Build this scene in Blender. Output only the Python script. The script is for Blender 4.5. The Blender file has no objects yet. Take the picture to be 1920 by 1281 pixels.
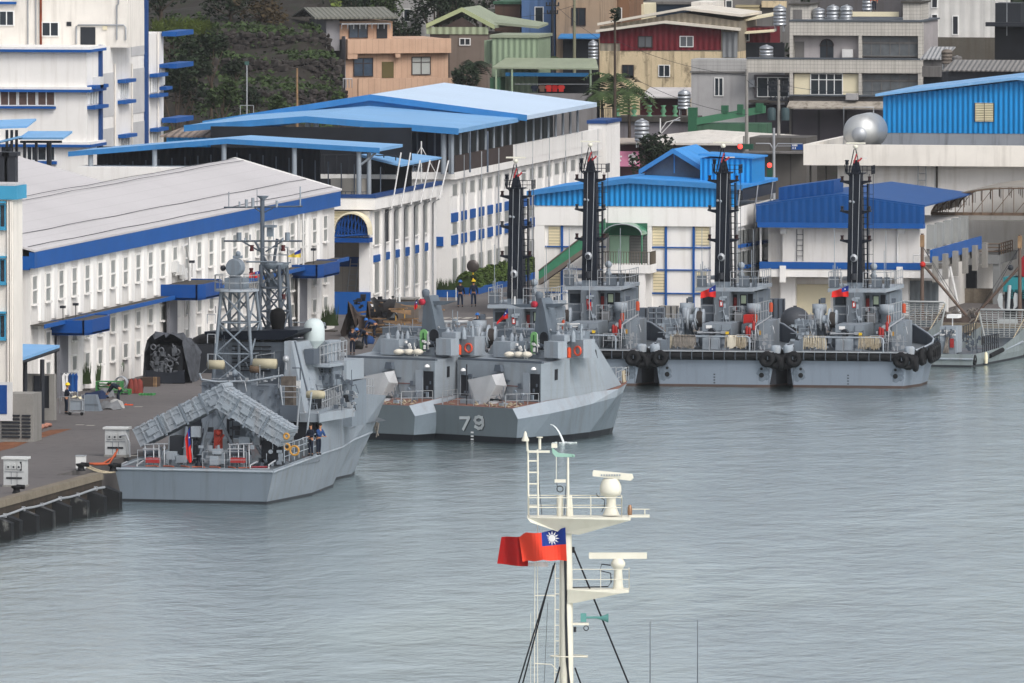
import bpy,math,random
from math import radians as R,sin,cos,pi
random.seed(7)
scene = bpy.context.scene
C = scene.collection
# ------------------------------------------------------------------ camera
F = 26000.; VPX = 5955.; YH = -700.; CX = 960.; CY = 640.5; H = 48.
TH = math.atan((CY - YH) / F)
AL = math.atan((VPX - CX) * cos(TH) / F)
cam = bpy.data.cameras.new('camera'); cam_o = bpy.data.objects.new('camera',cam); C.objects.link(cam_o)
cam.sensor_width = 36; cam.lens = F / 1920 * 36; cam.clip_start = 5; cam.clip_end = 8000
cam_o.location = (0,0,H); cam_o.rotation_euler = (pi / 2 - TH,0,AL)
scene.camera = cam_o
# ------------------------------------------------------------------ overcast sky and soft sun
SUN_EL,SUN_AZ = R(46),R(134)       # azimuth measured clockwise from +Y (sun up behind the camera's left)
w = bpy.data.worlds.new('World'); scene.world = w; w.use_nodes = True
nt = w.node_tree; bg = nt.nodes['Background']
sky = nt.nodes.new('ShaderNodeTexSky'); sky.sky_type = 'NISHITA'; sky.sun_disc = False
sky.sun_elevation = SUN_EL; sky.sun_rotation = SUN_AZ; sky.dust_density = 4; sky.air_density = 1.0; sky.ozone_density = 1.5
hs = nt.nodes.new('ShaderNodeHueSaturation'); hs.inputs['Saturation'].default_value = .36
nt.links.new(sky.outputs[0],hs.inputs['Color']); nt.links.new(hs.outputs[0],bg.inputs[0]); bg.inputs[1].default_value = .148
sun = bpy.data.lights.new('sun','SUN'); sun.energy = 1.05; sun.angle = R(24); sun.color = (1,.955,.9)
so = bpy.data.objects.new('sun',sun); C.objects.link(so)
so.rotation_euler = (pi / 2 - SUN_EL,0,pi - SUN_AZ)
scene.view_settings.view_transform = 'Standard'; scene.view_settings.look = 'None'; scene.view_settings.exposure = 0.38
scene.view_settings.gamma = 1; scene.cycles.max_bounces = 6
# ------------------------------------------------------------------ frames: a pixel of the 1920 px photograph into a real place
def ray(px,py):
    dx = (px - CX) / F; dz = -(py - CY) / F
    fy = cos(TH) + dz * sin(TH); fz = -sin(TH) + dz * cos(TH)
    return (dx * cos(AL) - fy * sin(AL),dx * sin(AL) + fy * cos(AL),fz)
class Fr:
    def __init__(s,loc=(0,0,0),yaw=0): s.loc = loc; s.yaw = yaw
    def p(s,px,py,x=None,y=None,z=None):
        d = ray(px,py); c,n = cos(-s.yaw),sin(-s.yaw)
        o = (-s.loc[0],-s.loc[1],H - s.loc[2])
        o = (o[0] * c - o[1] * n,o[0] * n + o[1] * c,o[2]); d = (d[0] * c - d[1] * n,d[0] * n + d[1] * c,d[2])
        if z is not None: t = (z - o[2]) / d[2]
        elif y is not None: t = (y - o[1]) / d[1]
        else: t = (x - o[0]) / d[0]
        return (o[0] + d[0] * t,o[1] + d[1] * t,o[2] + d[2] * t)
W0 = Fr()
def U(px,py,**k): return W0.p(px,py,**k)
# ------------------------------------------------------------------ mesh building
class MB:
    def __init__(s): s.v = []; s.f = []; s.sm = []
    def add(s,vs,fs,smooth=False):
        n = len(s.v); s.v += [tuple(a) for a in vs]; s.f += [tuple(i + n for i in f) for f in fs]; s.sm += [smooth] * len(fs); return s
    def box(s,x0,x1,y0,y1,z0,z1):
        if x0 > x1: x0,x1 = x1,x0
        if y0 > y1: y0,y1 = y1,y0
        if z0 > z1: z0,z1 = z1,z0
        return s.add([(x0,y0,z0),(x1,y0,z0),(x1,y1,z0),(x0,y1,z0),(x0,y0,z1),(x1,y0,z1),(x1,y1,z1),(x0,y1,z1)],
                     [(3,2,1,0),(4,5,6,7),(0,1,5,4),(1,2,6,5),(2,3,7,6),(3,0,4,7)])
    def ext(s,poly,vec):
        n = len(poly); q = [(a[0] + vec[0],a[1] + vec[1],a[2] + vec[2]) for a in poly]
        return s.add(list(poly) + q,[tuple(range(n))[::-1],tuple(range(n,2 * n))] + [(i,(i + 1) % n,n + (i + 1) % n,n + i) for i in range(n)])
    def quad(s,a,b,c,d): return s.add([a,b,c,d],[(0,1,2,3)])
    def tube(s,pts,r,n=6,r1=None,smooth=True):
        if math.dist(pts[0],pts[-1]) < 1e-4 and len(pts) < 3: return s
        m = len(pts); vs = []
        for i,p in enumerate(pts):
            a = pts[max(i - 1,0)]; b = pts[min(i + 1,m - 1)]
            t = [b[k] - a[k] for k in range(3)]; L = math.sqrt(sum(k * k for k in t)) or 1; t = [k / L for k in t]
            h = (0,0,1) if abs(t[2]) < .9 else (1,0,0)
            u = [h[1] * t[2] - h[2] * t[1],h[2] * t[0] - h[0] * t[2],h[0] * t[1] - h[1] * t[0]]
            L = math.sqrt(sum(k * k for k in u)); u = [k / L for k in u]
            v = [t[1] * u[2] - t[2] * u[1],t[2] * u[0] - t[0] * u[2],t[0] * u[1] - t[1] * u[0]]
            rr = r if r1 is None else r + (r1 - r) * i / (m - 1)
            for k in range(n):
                an = 2 * pi * k / n + pi / 4
                vs.append(tuple(p[j] + rr * (cos(an) * u[j] + sin(an) * v[j]) for j in range(3)))
        fs = [(i * n + k,i * n + (k + 1) % n,(i + 1) * n + (k + 1) % n,(i + 1) * n + k) for i in range(m - 1) for k in range(n)]
        s.add(vs,fs,smooth); s.add(vs[:n],[tuple(range(n))[::-1]]); s.add(vs[-n:],[tuple(range(n))]); return s
    def lathe(s,prof,c=(0,0,0),n=16,ax='z',smooth=True):
        vs = []
        for r,z in prof:
            for k in range(n):
                a = 2 * pi * k / n; p = (r * cos(a),r * sin(a),z)
                if ax == 'y': p = (p[0],p[2],p[1])
                if ax == 'x': p = (p[2],p[0],p[1])
                vs.append((p[0] + c[0],p[1] + c[1],p[2] + c[2]))
        m = len(prof)
        fs = [(i * n + k,i * n + (k + 1) % n,(i + 1) * n + (k + 1) % n,(i + 1) * n + k) for i in range(m - 1) for k in range(n)]
        s.add(vs,fs,smooth); s.add(vs[:n],[tuple(range(n))[::-1]]); s.add(vs[-n:],[tuple(range(n))]); return s
    def sph(s,c,r,n=10,k=(1,1,1)):
        return s.lathe([(max(r * sin(pi * i / (n // 2 + 1)),.001),-r * cos(pi * i / (n // 2 + 1))) for i in range(n // 2 + 2)],(0,0,0),n) if False else s._sph(c,r,n,k)
    def _sph(s,c,r,n,k):
        vs = []; m = n // 2 + 2
        for i in range(m):
            a = pi * i / (m - 1)
            for j in range(n):
                b = 2 * pi * j / n; vs.append((c[0] + k[0] * r * max(sin(a),.01) * cos(b),c[1] + k[1] * r * max(sin(a),.01) * sin(b),c[2] - k[2] * r * cos(a)))
        return s.add(vs,[(i * n + j,i * n + (j + 1) % n,(i + 1) * n + (j + 1) % n,(i + 1) * n + j) for i in range(m - 1) for j in range(n)],True)
    def torus(s,c,r0,r1,ax='y',n=16,m=7):
        vs = []
        for i in range(n):
            a = 2 * pi * i / n
            for j in range(m):
                b = 2 * pi * j / m; q = r0 + r1 * cos(b); p = (q * cos(a),q * sin(a),r1 * sin(b))
                if ax == 'y': p = (p[0],p[2],p[1])
                if ax == 'x': p = (p[2],p[0],p[1])
                vs.append((p[0] + c[0],p[1] + c[1],p[2] + c[2]))
        return s.add(vs,[(i * m + j,((i + 1) % n) * m + j,((i + 1) % n) * m + (j + 1) % m,i * m + (j + 1) % m) for i in range(n) for j in range(m)],True)
    def rail(s,pts,h=1.0,r=.03,post=1.5,mids=2):
        for i in range(len(pts) - 1):
            a,b = pts[i],pts[i + 1]; L = math.dist(a,b); n = max(1,round(L / post))
            for k in range(n + 1):
                q = [a[j] + (b[j] - a[j]) * k / n for j in range(3)]; s.tube([q,(q[0],q[1],q[2] + h)],r,4)
            for m in range(mids): 
                z = h * (m + 1) / mids; s.tube([(a[0],a[1],a[2] + z),(b[0],b[1],b[2] + z)],r,4)
        return s
    def ladder(s,a,b,wd=(.4,0,0),r=.03,step=.35):
        L = math.dist(a,b); n = int(L / step)
        q = lambda p: (p[0] + wd[0],p[1] + wd[1],p[2] + wd[2])
        s.tube([a,b],r,4); s.tube([q(a),q(b)],r,4)
        for i in range(1,n):
            p = tuple(a[j] + (b[j] - a[j]) * i / n for j in range(3)); s.tube([p,q(p)],r * .8,4)
        return s
    def blob(s,n,size,fn,flat=.5):
        for _ in range(n):
            c = fn()
            if c is None: continue
            sz = size * random.uniform(.5,1.3); a,b = random.uniform(0,2 * pi),random.uniform(-1,1)
            u = (cos(a),sin(a),random.uniform(-.5,.5)); v = (-sin(a) * b,cos(a) * b,random.uniform(.3,1))
            s.add([tuple(c[j] + sz * (u[j] * p + v[j] * q) for j in range(3)) for p,q in ((-.5,0),(0,-.4 * flat * 2),(.5,0),(0,.4 * flat * 2))],[(0,1,2,3)])
        return s
NOSPLIT = ('number','mark','letter','character','louvre','grid','truss','rail','rib','fittings','rope','plank','scrap','gear','fronds','crown','foliage','plants','pipework','tile','mesh','stripes','plate','sun','face','eye','body','frame','slot','joint','ladder','ramp','cable','stay','ring','net','pallet','boulder','steps','field','canton','guard','grille','end_cap','coil','shaded','sheet','debris','wall','roof','wire','hoop','planks','parts','window','trim')
def clusters(mb,gap=.12):
    par = list(range(len(mb.v)))
    def fd(i):
        while par[i] != i: par[i] = par[par[i]]; i = par[i]
        return i
    for f in mb.f:
        for i in f[1:]: par[fd(i)] = fd(f[0])
    bx = {}
    for i,v in enumerate(mb.v):
        r = fd(i)
        if r in bx: b = bx[r]; bx[r] = [min(b[k],v[k]) for k in range(3)] + [max(b[k + 3],v[k]) for k in range(3)]
        else: bx[r] = [*v,*v]
    if not 1 < len(bx) <= 90: return None
    g = [[b,{r}] for r,b in bx.items()]; ch = True
    while ch:
        ch = False
        for i in range(len(g)):
            for j in range(i + 1,len(g)):
                a,b = g[i][0],g[j][0]
                if all(a[k] - gap <= b[k + 3] and b[k] - gap <= a[k + 3] for k in range(3)):
                    g[i] = [[min(a[k],b[k]) for k in range(3)] + [max(a[k + 3],b[k + 3]) for k in range(3)],g[i][1] | g[j][1]]; g.pop(j); ch = True; break
            if ch: break
    if not 1 < len(g) <= 14: return None
    out = []
    for _,rs in g:
        m = MB(); mp = {}
        for f,sm in zip(mb.f,mb.sm):
            if fd(f[0]) in rs:
                for i in f:
                    if i not in mp: mp[i] = len(m.v); m.v.append(mb.v[i])
                m.f.append(tuple(mp[i] for i in f)); m.sm.append(sm)
        out.append(m)
    return out
def mk(name,mb,mat,parent=None,loc=(0,0,0),yaw=0):
    me = bpy.data.meshes.new(name); me.from_pydata(mb.v,[],mb.f); me.materials.append(mat)
    if any(mb.sm): me.polygons.foreach_set('use_smooth',mb.sm)
    me.update(); o = bpy.data.objects.new(name,me); C.objects.link(o); o.location = loc; o.rotation_euler = (0,0,yaw)
    if parent is not None: o.parent = parent
    return o
def tag(o,label=None,cat=None,group=None,kind=None):
    if label: o['label'] = label
    if cat: o['category'] = cat
    if group: o['group'] = group
    if kind: o['kind'] = kind
    return o
class T(Fr):
    """a thing: an Empty at its base; parts are its children, in its own frame"""
    def __init__(s,name,label,cat,loc,yaw=0,group=None):
        Fr.__init__(s,loc,yaw); s.o = bpy.data.objects.new(name,None); C.objects.link(s.o)
        s.o.location = loc; s.o.rotation_euler = (0,0,yaw); tag(s.o,label,cat,group)
    def part(s,name,mb,mat,parent=None,label=None):
        cl = None if any(k in name for k in NOSPLIT) else clusters(mb)
        for i,m in enumerate(cl or [mb]):
            o_ = mk(name,m,mat,parent or s.o)
            if label: o_['label'] = label
            if i == 0: o = o_
        return o
def one(name,label,cat,mb,mat,loc=(0,0,0),yaw=0,group=None): return tag(mk(name,mb,mat,None,loc,yaw),label,cat,group)
def struct(name,mb,mat): return tag(mk(name,mb,mat),kind='structure')
def copy_tree(o,parent=None):
    c = o.copy(); C.objects.link(c)
    if parent: c.parent = parent
    for ch in list(o.children): copy_tree(ch,c)
    return c
def dup(o,loc,yaw=None,label=None):
    c = copy_tree(o); c.location = loc
    if yaw is not None: c.rotation_euler = (0,0,yaw)
    if label: c['label'] = label
    return c
# ------------------------------------------------------------------ materials
def lin(h):
    h = h.lstrip('#'); return tuple(((int(h[i:i + 2],16) / 255 + .055) / 1.055) ** 2.4 if int(h[i:i + 2],16) > 10 else int(h[i:i + 2],16) / 255 / 12.92 for i in (0,2,4))
def M(name,col,rough=.6,metal=0,var=.12,vs=.5,streak=0,scol='#4a4238',rib=None,fine=0,grid=None,seam=None,spots=0,em=0):
    m = bpy.data.materials.new(name); m.use_nodes = True; t = m.node_tree; N = t.nodes; Lk = t.links.new
    b = N['Principled BSDF']; b.inputs['Roughness'].default_value = rough; b.inputs['Metallic'].default_value = metal
    if not metal and rough > .3: b.inputs['Specular IOR Level'].default_value = .22
    c = lin(col) if isinstance(col,str) else col
    if em: b.inputs['Emission Color'].default_value = (*c,1); b.inputs['Emission Strength'].default_value = em
    tc = N.new('ShaderNodeTexCoord'); geo = tc.outputs['Object']
    def noise(scale,sc=(1,1,1),det=4):
        mp = N.new('ShaderNodeMapping'); mp.inputs['Scale'].default_value = sc; Lk(geo,mp.inputs[0])
        n = N.new('ShaderNodeTexNoise'); n.inputs['Scale'].default_value = scale; n.inputs['Detail'].default_value = det; n.inputs['Roughness'].default_value = .62
        Lk(mp.outputs[0],n.inputs['Vector']); return n.outputs['Fac']
    def mr(v,a,b_,c_,d):
        q = N.new('ShaderNodeMapRange'); q.inputs[1].default_value = a; q.inputs[2].default_value = b_; q.inputs[3].default_value = c_; q.inputs[4].default_value = d; Lk(v,q.inputs[0]); return q.outputs[0]
    def mix(fac,a,bb,mode='MIX'):
        q = N.new('ShaderNodeMix'); q.data_type = 'RGBA'; q.blend_type = mode
        if hasattr(fac,'default_value') and not isinstance(fac,float): Lk(fac,q.inputs[0])
        else: q.inputs[0].default_value = fac
        for i,x in ((6,a),(7,bb)):
            if isinstance(x,tuple): q.inputs[i].default_value = (*x,1)
            else: Lk(x,q.inputs[i])
        return q.outputs[2]
    out = mix(mr(noise(vs),.3,.7,0.,1.),tuple(x * (1 - var) for x in c),tuple(min(x * (1 + var * .6),.95) for x in c))
    if fine: out = mix(mr(noise(9,(1,1,1),6),.35,.65,0,fine),out,tuple(x * .45 for x in c))
    if streak: out = mix(mr(noise(1.3,(1.6,1.6,.12),5),.5,.72,0.,streak),out,lin(scol))
    if spots: out = mix(mr(noise(1.1,(1,1,.6),7),.56,.64,0.,spots),out,lin(scol))
    def coord(ax):
        sx = N.new('ShaderNodeSeparateXYZ'); Lk(geo,sx.inputs[0])
        if ax == 'xy':
            a = N.new('ShaderNodeMath'); a.operation = 'ADD'; Lk(sx.outputs[0],a.inputs[0]); Lk(sx.outputs[1],a.inputs[1]); return a.outputs[0]
        return sx.outputs['xyz'.index(ax)]
    def math_(op,a,v):
        q = N.new('ShaderNodeMath'); q.operation = op; Lk(a,q.inputs[0])
        if isinstance(v,(int,float)): q.inputs[1].default_value = v
        else: Lk(v,q.inputs[1])
        return q.outputs[0]
    if rib:   # corrugated sheet: (axis, pitch, depth)
        s_ = math_('SINE',math_('MULTIPLY',coord(rib[0]),2 * pi / rib[1]),0)
        bp = N.new('ShaderNodeBump'); bp.inputs['Strength'].default_value = 1; bp.inputs['Distance'].default_value = rib[2]; Lk(s_,bp.inputs['Height']); Lk(bp.outputs[0],b.inputs['Normal'])
        out = mix(mr(s_,-1,-.6,.28,0),out,tuple(x * .6 for x in c))  # trough colour darkened as well, imitating the shade between ribs
    for ax_p in (grid or []):     # tile joints: (axis, pitch, width, darkness)
        fr = math_('FRACT',math_('DIVIDE',coord(ax_p[0]),ax_p[1]),0)
        lt = math_('LESS_THAN',fr,ax_p[2] / ax_p[1]); out = mix(math_('MULTIPLY',lt,ax_p[3]),out,tuple(x * .3 for x in c))
    Lk(out,b.inputs['Base Color']); m['col'] = 1
    return m
white = M('white wall paint','#e3e1de',.75,streak=.26,scol='#a59c90',var=.05)
white2 = M('pale white wall paint','#d3d0cc',.75,streak=.42,scol='#a59c90',var=.07)
white3 = M('stained white wall','#e0dbd3',.8,streak=.32,scol='#8f877c',var=.08)
winshade = M('window recess grey','#8d908e',.3,var=.25,vs=.8)
winbar = M('white window frame','#dfe0df',.5)
glass = M('dark window glass','#2c333a',.12,var=.4,vs=.9)
glassb = M('bluish window glass','#3b4a5c',.15,var=.4,vs=.9)
blue = M('deep blue fascia paint','#125096',.55,streak=.25,scol='#3d5878',var=.12)
blue2 = M('royal blue paint','#074286',.5,streak=.12,var=.08)
bluer = M('light blue roof sheet','#76a6d2',.5,var=.1,vs=.25,fine=.08,spots=.35,scol='#8fb4d6',grid=[('y',4.1,.06,.35)])
bluer2 = M('pale blue roof sheet','#b9cce0',.5,var=.05,vs=.1,grid=[('y',5.2,.06,.2)])
bluem = M('blue roof edge','#3578b2',.6,var=.15,streak=.3,scol='#5f86ab')
bluerib = M('bright blue ribbed cladding','#1786cc',.5,rib=('xy',.36,.05),var=.06)
bluerib2 = M('bright blue roof sheet','#3888cc',.6,rib=('y',.5,.03),var=.12,spots=.3,scol='#6c9fcd')
navy = M('dark blue ribbed cladding','#0a4480',.5,rib=('xy',.5,.012),var=.08)
navy2 = M('dark blue roof sheet','#104884',.5,rib=('y',.5,.02),var=.1)
roofw = M('white roof sheet','#bab7b8',.7,var=.07,vs=.08,fine=.06,grid=[('x',1.15,.05,.2),('y',17.,.08,.12)])
trim = M('weathered blue trim','#1f4278',.6,streak=.3)
cyan = M('cyan trim paint','#3f93b8',.6)
conc = M('weathered concrete','#8b8985',.85,streak=.4,scol='#4c4944',fine=.15)
concd = M('dark stained concrete','#4b4844',.9,streak=.5,scol='#1f1d1b',fine=.3)
asph = M('quay asphalt','#64605f',.9,var=.2,vs=.07,fine=.2,spots=.5,scol='#474242',grid=[('y',11.,.1,.3),('x',7.5,.08,.25)])
dark = M('unlit interior','#1e2127',.8,var=.3)
darkm = M('dark steel','#2a2d33',.5,var=.2)
black = M('black rubber','#121316',.7,var=.4,vs=2,fine=.2)
blackp = M('black mast paint','#0d1420',.45,var=.2)
steel = M('galvanised steel','#9fa3a8',.4,.3)
postw = M('white painted steel','#cfcfce',.5)
stain = M('stainless steel tank','#a9adb2',.38,.7,var=.1,rib=('z',.3,.03))
grey = M('naval grey paint','#7b848d',.6,streak=.38,scol='#5f554c',var=.1,vs=.6,fine=.12,grid=[('y',2.6,.03,.25)])
greyl = M('light naval grey paint','#8e97a0',.6,streak=.34,scol='#75695e',var=.09,fine=.1)
greym = M('mid naval grey paint','#717b85',.6,streak=.38,scol='#4c463f',var=.12,fine=.12)
greyd = M('dark naval grey paint','#505862',.6,var=.1)
deckg = M('grey deck paint','#5f666c',.8,var=.2,vs=1,spots=.4,scol='#6b3a2c')
deckr = M('rusty red deck','#7b5a50',.85,var=.3,vs=1,spots=.5,scol='#4c3a34')
red = M('red paint','#b02a24',.5,var=.15)
rust = M('rust','#7a3a22',.9,var=.4,vs=2)
cream = M('cream paint','#d9d0b4',.7,var=.05)
creamrib = M('cream shutter','#d8ccab',.7,grid=[('z',.2,.05,.6)])
shipw = M('cream white ship paint','#d6d3c5',.4,var=.05,streak=.12,scol='#a08f70')
radome = M('pale radome','#b8c3c4',.4,var=.03)
rope = M('natural rope','#aca08a',.9,var=.35,vs=5,fine=.3)
ropeg = M('grey rope','#87817a',.9,var=.35,vs=5,fine=.3)
canvas = M('grey canvas tarp','#6d6f72',.9,var=.35,vs=1.2)
canvasb = M('brown tarp','#4b413c',.9,var=.4,vs=1.5)
canvasl = M('light canvas cover','#9c9b99',.9,var=.2,vs=1.5)
orange = M('orange paint','#d3502a',.5)
greenp = M('pale green paint','#6ea06c',.6,var=.15)
yellow = M('yellow paint','#d8b32a',.5)
wood = M('raw timber','#8d7358',.9,var=.35,vs=3)
skin = M('skin','#a97a5e',.6); navyc = M('navy cloth','#1a2130',.9,var=.2); bluec = M('blue cloth','#23406e',.9,var=.2); jeans = M('jeans cloth','#26344c',.9,var=.2); blackc = M('black leather','#121212',.6)
hatb = M('blue helmet','#2a63a8',.35); haty = M('yellow helmet','#dfbd22',.35); hair = M('black hair','#0d0c0c',.7)
fl_red = M('flag red','#c0241f',.8,var=.1,vs=2); fl_blue = M('flag blue','#1c2f78',.8); fl_white = M('flag white','#dedede',.8); fl_dark = M('flag dark red','#9b1717',.8,var=.1)
# =================================================================== SETTING
def water_mat():
    m = bpy.data.materials.new('harbour water'); m.use_nodes = True; t = m.node_tree; N = t.nodes; Lk = t.links.new
    b = N['Principled BSDF']; b.inputs['Base Color'].default_value = (.15,.215,.23,1); b.inputs['Roughness'].default_value = .1; b.inputs['IOR'].default_value = 1.45
    tc = N.new('ShaderNodeTexCoord')
    def ns(sc,rot,st,det,ro=.62):
        mp = N.new('ShaderNodeMapping'); mp.inputs['Scale'].default_value = st; mp.inputs['Rotation'].default_value = (0,0,AL + rot); Lk(tc.outputs['Object'],mp.inputs[0])
        n = N.new('ShaderNodeTexNoise'); n.inputs['Scale'].default_value = sc; n.inputs['Detail'].default_value = det; n.inputs['Roughness'].default_value = ro; Lk(mp.outputs[0],n.inputs['Vector']); return n.outputs['Fac']
    def mm(op,a,b_):
        q = N.new('ShaderNodeMath'); q.operation = op; Lk(a,q.inputs[0])
        if isinstance(b_,(int,float)): q.inputs[1].default_value = b_
        else: Lk(b_,q.inputs[1])
        return q.outputs[0]
    pr = N.new('ShaderNodeMapRange'); pr.inputs[1].default_value = .36; pr.inputs[2].default_value = .62; pr.inputs[3].default_value = .35; pr.inputs[4].default_value = 1.35; Lk(ns(.035,.3,(1,.35,1),4),pr.inputs[0])
    h = mm('ADD',mm('MULTIPLY',ns(.95,.2,(1,.5,1),6,.68),.18),mm('MULTIPLY',ns(.3,-.25,(1,.5,1),3),.3))
    h = mm('MULTIPLY',h,pr.outputs[0])
    bp = N.new('ShaderNodeBump'); bp.inputs['Strength'].default_value = 1; bp.inputs['Distance'].default_value = 1.0; Lk(h,bp.inputs['Height'])
    fr = N.new('ShaderNodeFresnel'); fr.inputs[0].default_value = 1.34; Lk(bp.outputs[0],fr.inputs['Normal'])
    fm = N.new('ShaderNodeMapRange'); fm.inputs[1].default_value = .02; fm.inputs[2].default_value = .2; fm.inputs[3].default_value = .05; fm.inputs[4].default_value = .96; Lk(fr.outputs[0],fm.inputs[0])
    gl = N.new('ShaderNodeBsdfGlossy'); gl.inputs['Roughness'].default_value = .12; gl.inputs['Color'].default_value = (.95,1,.985,1); Lk(bp.outputs[0],gl.inputs['Normal'])
    df = N.new('ShaderNodeBsdfDiffuse'); df.inputs['Color'].default_value = (.05,.115,.125,1); ms = N.new('ShaderNodeMixShader'); Lk(fm.outputs[0],ms.inputs[0]); Lk(df.outputs[0],ms.inputs[1]); Lk(gl.outputs[0],ms.inputs[2]); N.remove(b); Lk(ms.outputs[0],N['Material Output'].inputs[0])
    return m
mb = MB(); mb.quad((-900,-300,0),(700,-300,0),(700,1500,0),(-900,1500,0)); struct('harbour_water',mb,water_mat())
QX = -164.1
mb = MB(); mb.ext([(-600,500,-3),(QX,500,-3),(QX,736.4,-3),(-166.6,736.4,-3),(-166.6,780,-3),(-168.5,780,-3),(-168.5,893,-3),(-145.2,893,-3),(-145.2,906,-3),(200,906,-3),(200,1120,-3),(-600,1120,-3)],(0,0,4.8))
struct('quay_apron',mb,asph)
mb = MB(); mb.ext([(QX - .5,500,1.804),(QX + .12,500,1.804),(QX + .12,736.4,1.804),(QX - .5,736.4,1.804)],(0,0,.16))
mb.box(QX - .02,QX + .14,500,736.45,1.6,1.83); mb.box(-165,-145.1,892.9,893.5,1.3,1.95); mb.box(-145.1,100,905.9,906.5,1.3,1.95); struct('quay_coping',mb,M('stained coping stone','#7c7365',.9,streak=.4,fine=.4,var=.3))
mb = MB(); mb.box(QX - .01,QX + .05,500,736.43,-1,1.59); mb.box(-166.6,QX - .02,736.4,736.45,-1,1.7); struct('quay_wall',mb,M('tarred quay wall','#3a332c',.9,var=.5,fine=.4,streak=.5,scol='#4a3c30'))
zl = [(1000,1.5),(1062,1.5),(1085,7.5),(1098,9.0),(1103,10),(1128,10.3),(1131,11.5),(1150,11.8),(1153,13),(1185,13.4),(1205,15.5),(1240,16.5),(1300,19),(1500,20)]
zr = [(1000,1.5),(1140,1.6),(1150,3.2),(1190,4.5),(1205,7),(1240,10),(1300,14),(1500,18)]
def interp(tb,y):
    for (a,b),(c,d) in zip(tb,tb[1:]):
        if y <= c: return b + (d - b) * max(0,(y - a)) / (c - a)
    return tb[-1][1]
def zt(x,y):
    k = min(1,max(0,(x + .192 * y + (17 if y > 1150 else 15.2)) / 2.5)); k = k * k * (3 - 2 * k); return interp(zl,y) * (1 - k) + interp(zr,y) * k
mb = MB(); nx,ny = 90,110; vs = []
for j in range(ny):
    for i in range(nx):
        x = -330 + i * 190 / (nx - 1) if 0 < i < nx - 1 else (-700 if i == 0 else 300); y = 1050 + (j / (ny - 1)) ** 1.3 * 450
        n = .35 * sin(x * .9 + y * .31) * sin(y * .77 + x * .2) + random.uniform(-.25,.25) if y > 1072 else 0
        vs.append((x,y,zt(x,y) + n * (1 if zt(x,y) > 5 else .1)))
mb.add(vs,[(j * nx + i,j * nx + i + 1,(j + 1) * nx + i + 1,(j + 1) * nx + i) for j in range(ny - 1) for i in range(nx - 1)])
struct('hillside',mb,M('rocky hillside soil','#332f2b',.95,var=.5,vs=.5,fine=.5,spots=.9,scol='#232c1a'))
mb = MB(); mb.box(-168.45,-145.1,892.8,892.97,-1,1.25); mb.box(-145.05,100,905.8,905.97,-1,1.25); struct('quay_back_wall',mb,M('grey stained quay wall','#4a4845',.9,streak=.6,fine=.3,scol='#26231f'))
# rough stone retaining walls of the terraces: boulders
stone = M('dark volcanic boulder','#3b3735',.95,var=.6,vs=.9,fine=.4)
for k,(y0,px0,px1,zb,zt_) in enumerate(((1098,300,640,8.2,10.4),(1129,360,640,10.1,12.),(1151,400,620,11.6,13.5))):
    a = U(px0,150,y=y0)[0]; b = U(px1,150,y=y0)[0]; mb = MB()
    x = a
    while x < b:
        z = zb
        while z < zt_:
            r = random.uniform(.18,.42); n0 = len(mb.v); mb.sph((x + random.uniform(-.2,.2),y0 + random.uniform(-.25,.25) + (z - zb) * .5,z),r,5,(1.15,1,.8)); mb.v[n0:] = [tuple(c + random.uniform(-.07,.07) for c in v) for v in mb.v[n0:]]; mb.sm = [False] * len(mb.f); z += r * 1.15
        x += random.uniform(.3,.6)
    one('retaining_wall',['lowest terrace wall of dark rough boulders below the overgrown slope','middle terrace wall of dark boulders beside the concrete stairs','upper terrace wall of dark boulders under the trees'][k],'stone wall',mb,stone)
# ------------------------------------------------------------------ helpers for buildings
def Fp(t,name,x0,y0,x1,y1,mat,th=.06,d=0.,parent=None,label=None,plane='y'):
    """panel between two photo pixels on a wall plane (y = d, or x = d), th proud"""
    a = t.p(x0,y0,**{plane: d}); b = t.p(x1,y1,**{plane: d})
    mb = MB()
    if plane == 'y': mb.box(a[0],b[0],d - th,d,a[2],b[2])
    else: mb.box(d,d + th,a[1],b[1],a[2],b[2])
    return t.part(name,mb,mat,parent,label)
def Win(t,x0,y0,x1,y1,d=0.,nv=2,fm=None,gm=None,plane='y',sill=None,name='window',mull=1):
    a = t.p(x0,y0,**{plane: d}); b = t.p(x1,y1,**{plane: d}); q = plane == 'y'
    u0,u1 = sorted((a[0],b[0]) if q else (a[1],b[1])); z0,z1 = sorted((a[2],b[2])); fr = MB(); pn = MB(); w_ = .07
    def bx(mb,p0,p1,zz0,zz1,th,th0=0.):
        if q: mb.box(p0,p1,d - th,d - th0,zz0,zz1)
        else: mb.box(d + th0,d + th,p0,p1,zz0,zz1)
    bx(fr,u0 - w_,u0,z0 - w_,z1 + w_,.09); bx(fr,u1,u1 + w_,z0 - w_,z1 + w_,.09); bx(fr,u0,u1,z0 - w_,z0,.085); bx(fr,u0,u1,z1,z1 + w_,.085)
    for k in range(1,nv): u = u0 + (u1 - u0) * k / nv; bx(fr,u - .035,u + .035,z0,z1,.08)
    for k in range(1,mull): z = z1 - (z1 - z0) * .28 * k; bx(fr,u0,u1,z - .03,z + .03,.075)
    f = t.part(name,fr,fm or winbar); bx(pn,u0,u1,z0,z1,.03); t.part('pane',pn,gm or glass,f)
    if sill: s_ = MB(); bx(s_,u0 - .1,u1 + .1,z0 - .2,z0 - .08,.25); t.part('sill',s_,sill,f)
    return f
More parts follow.
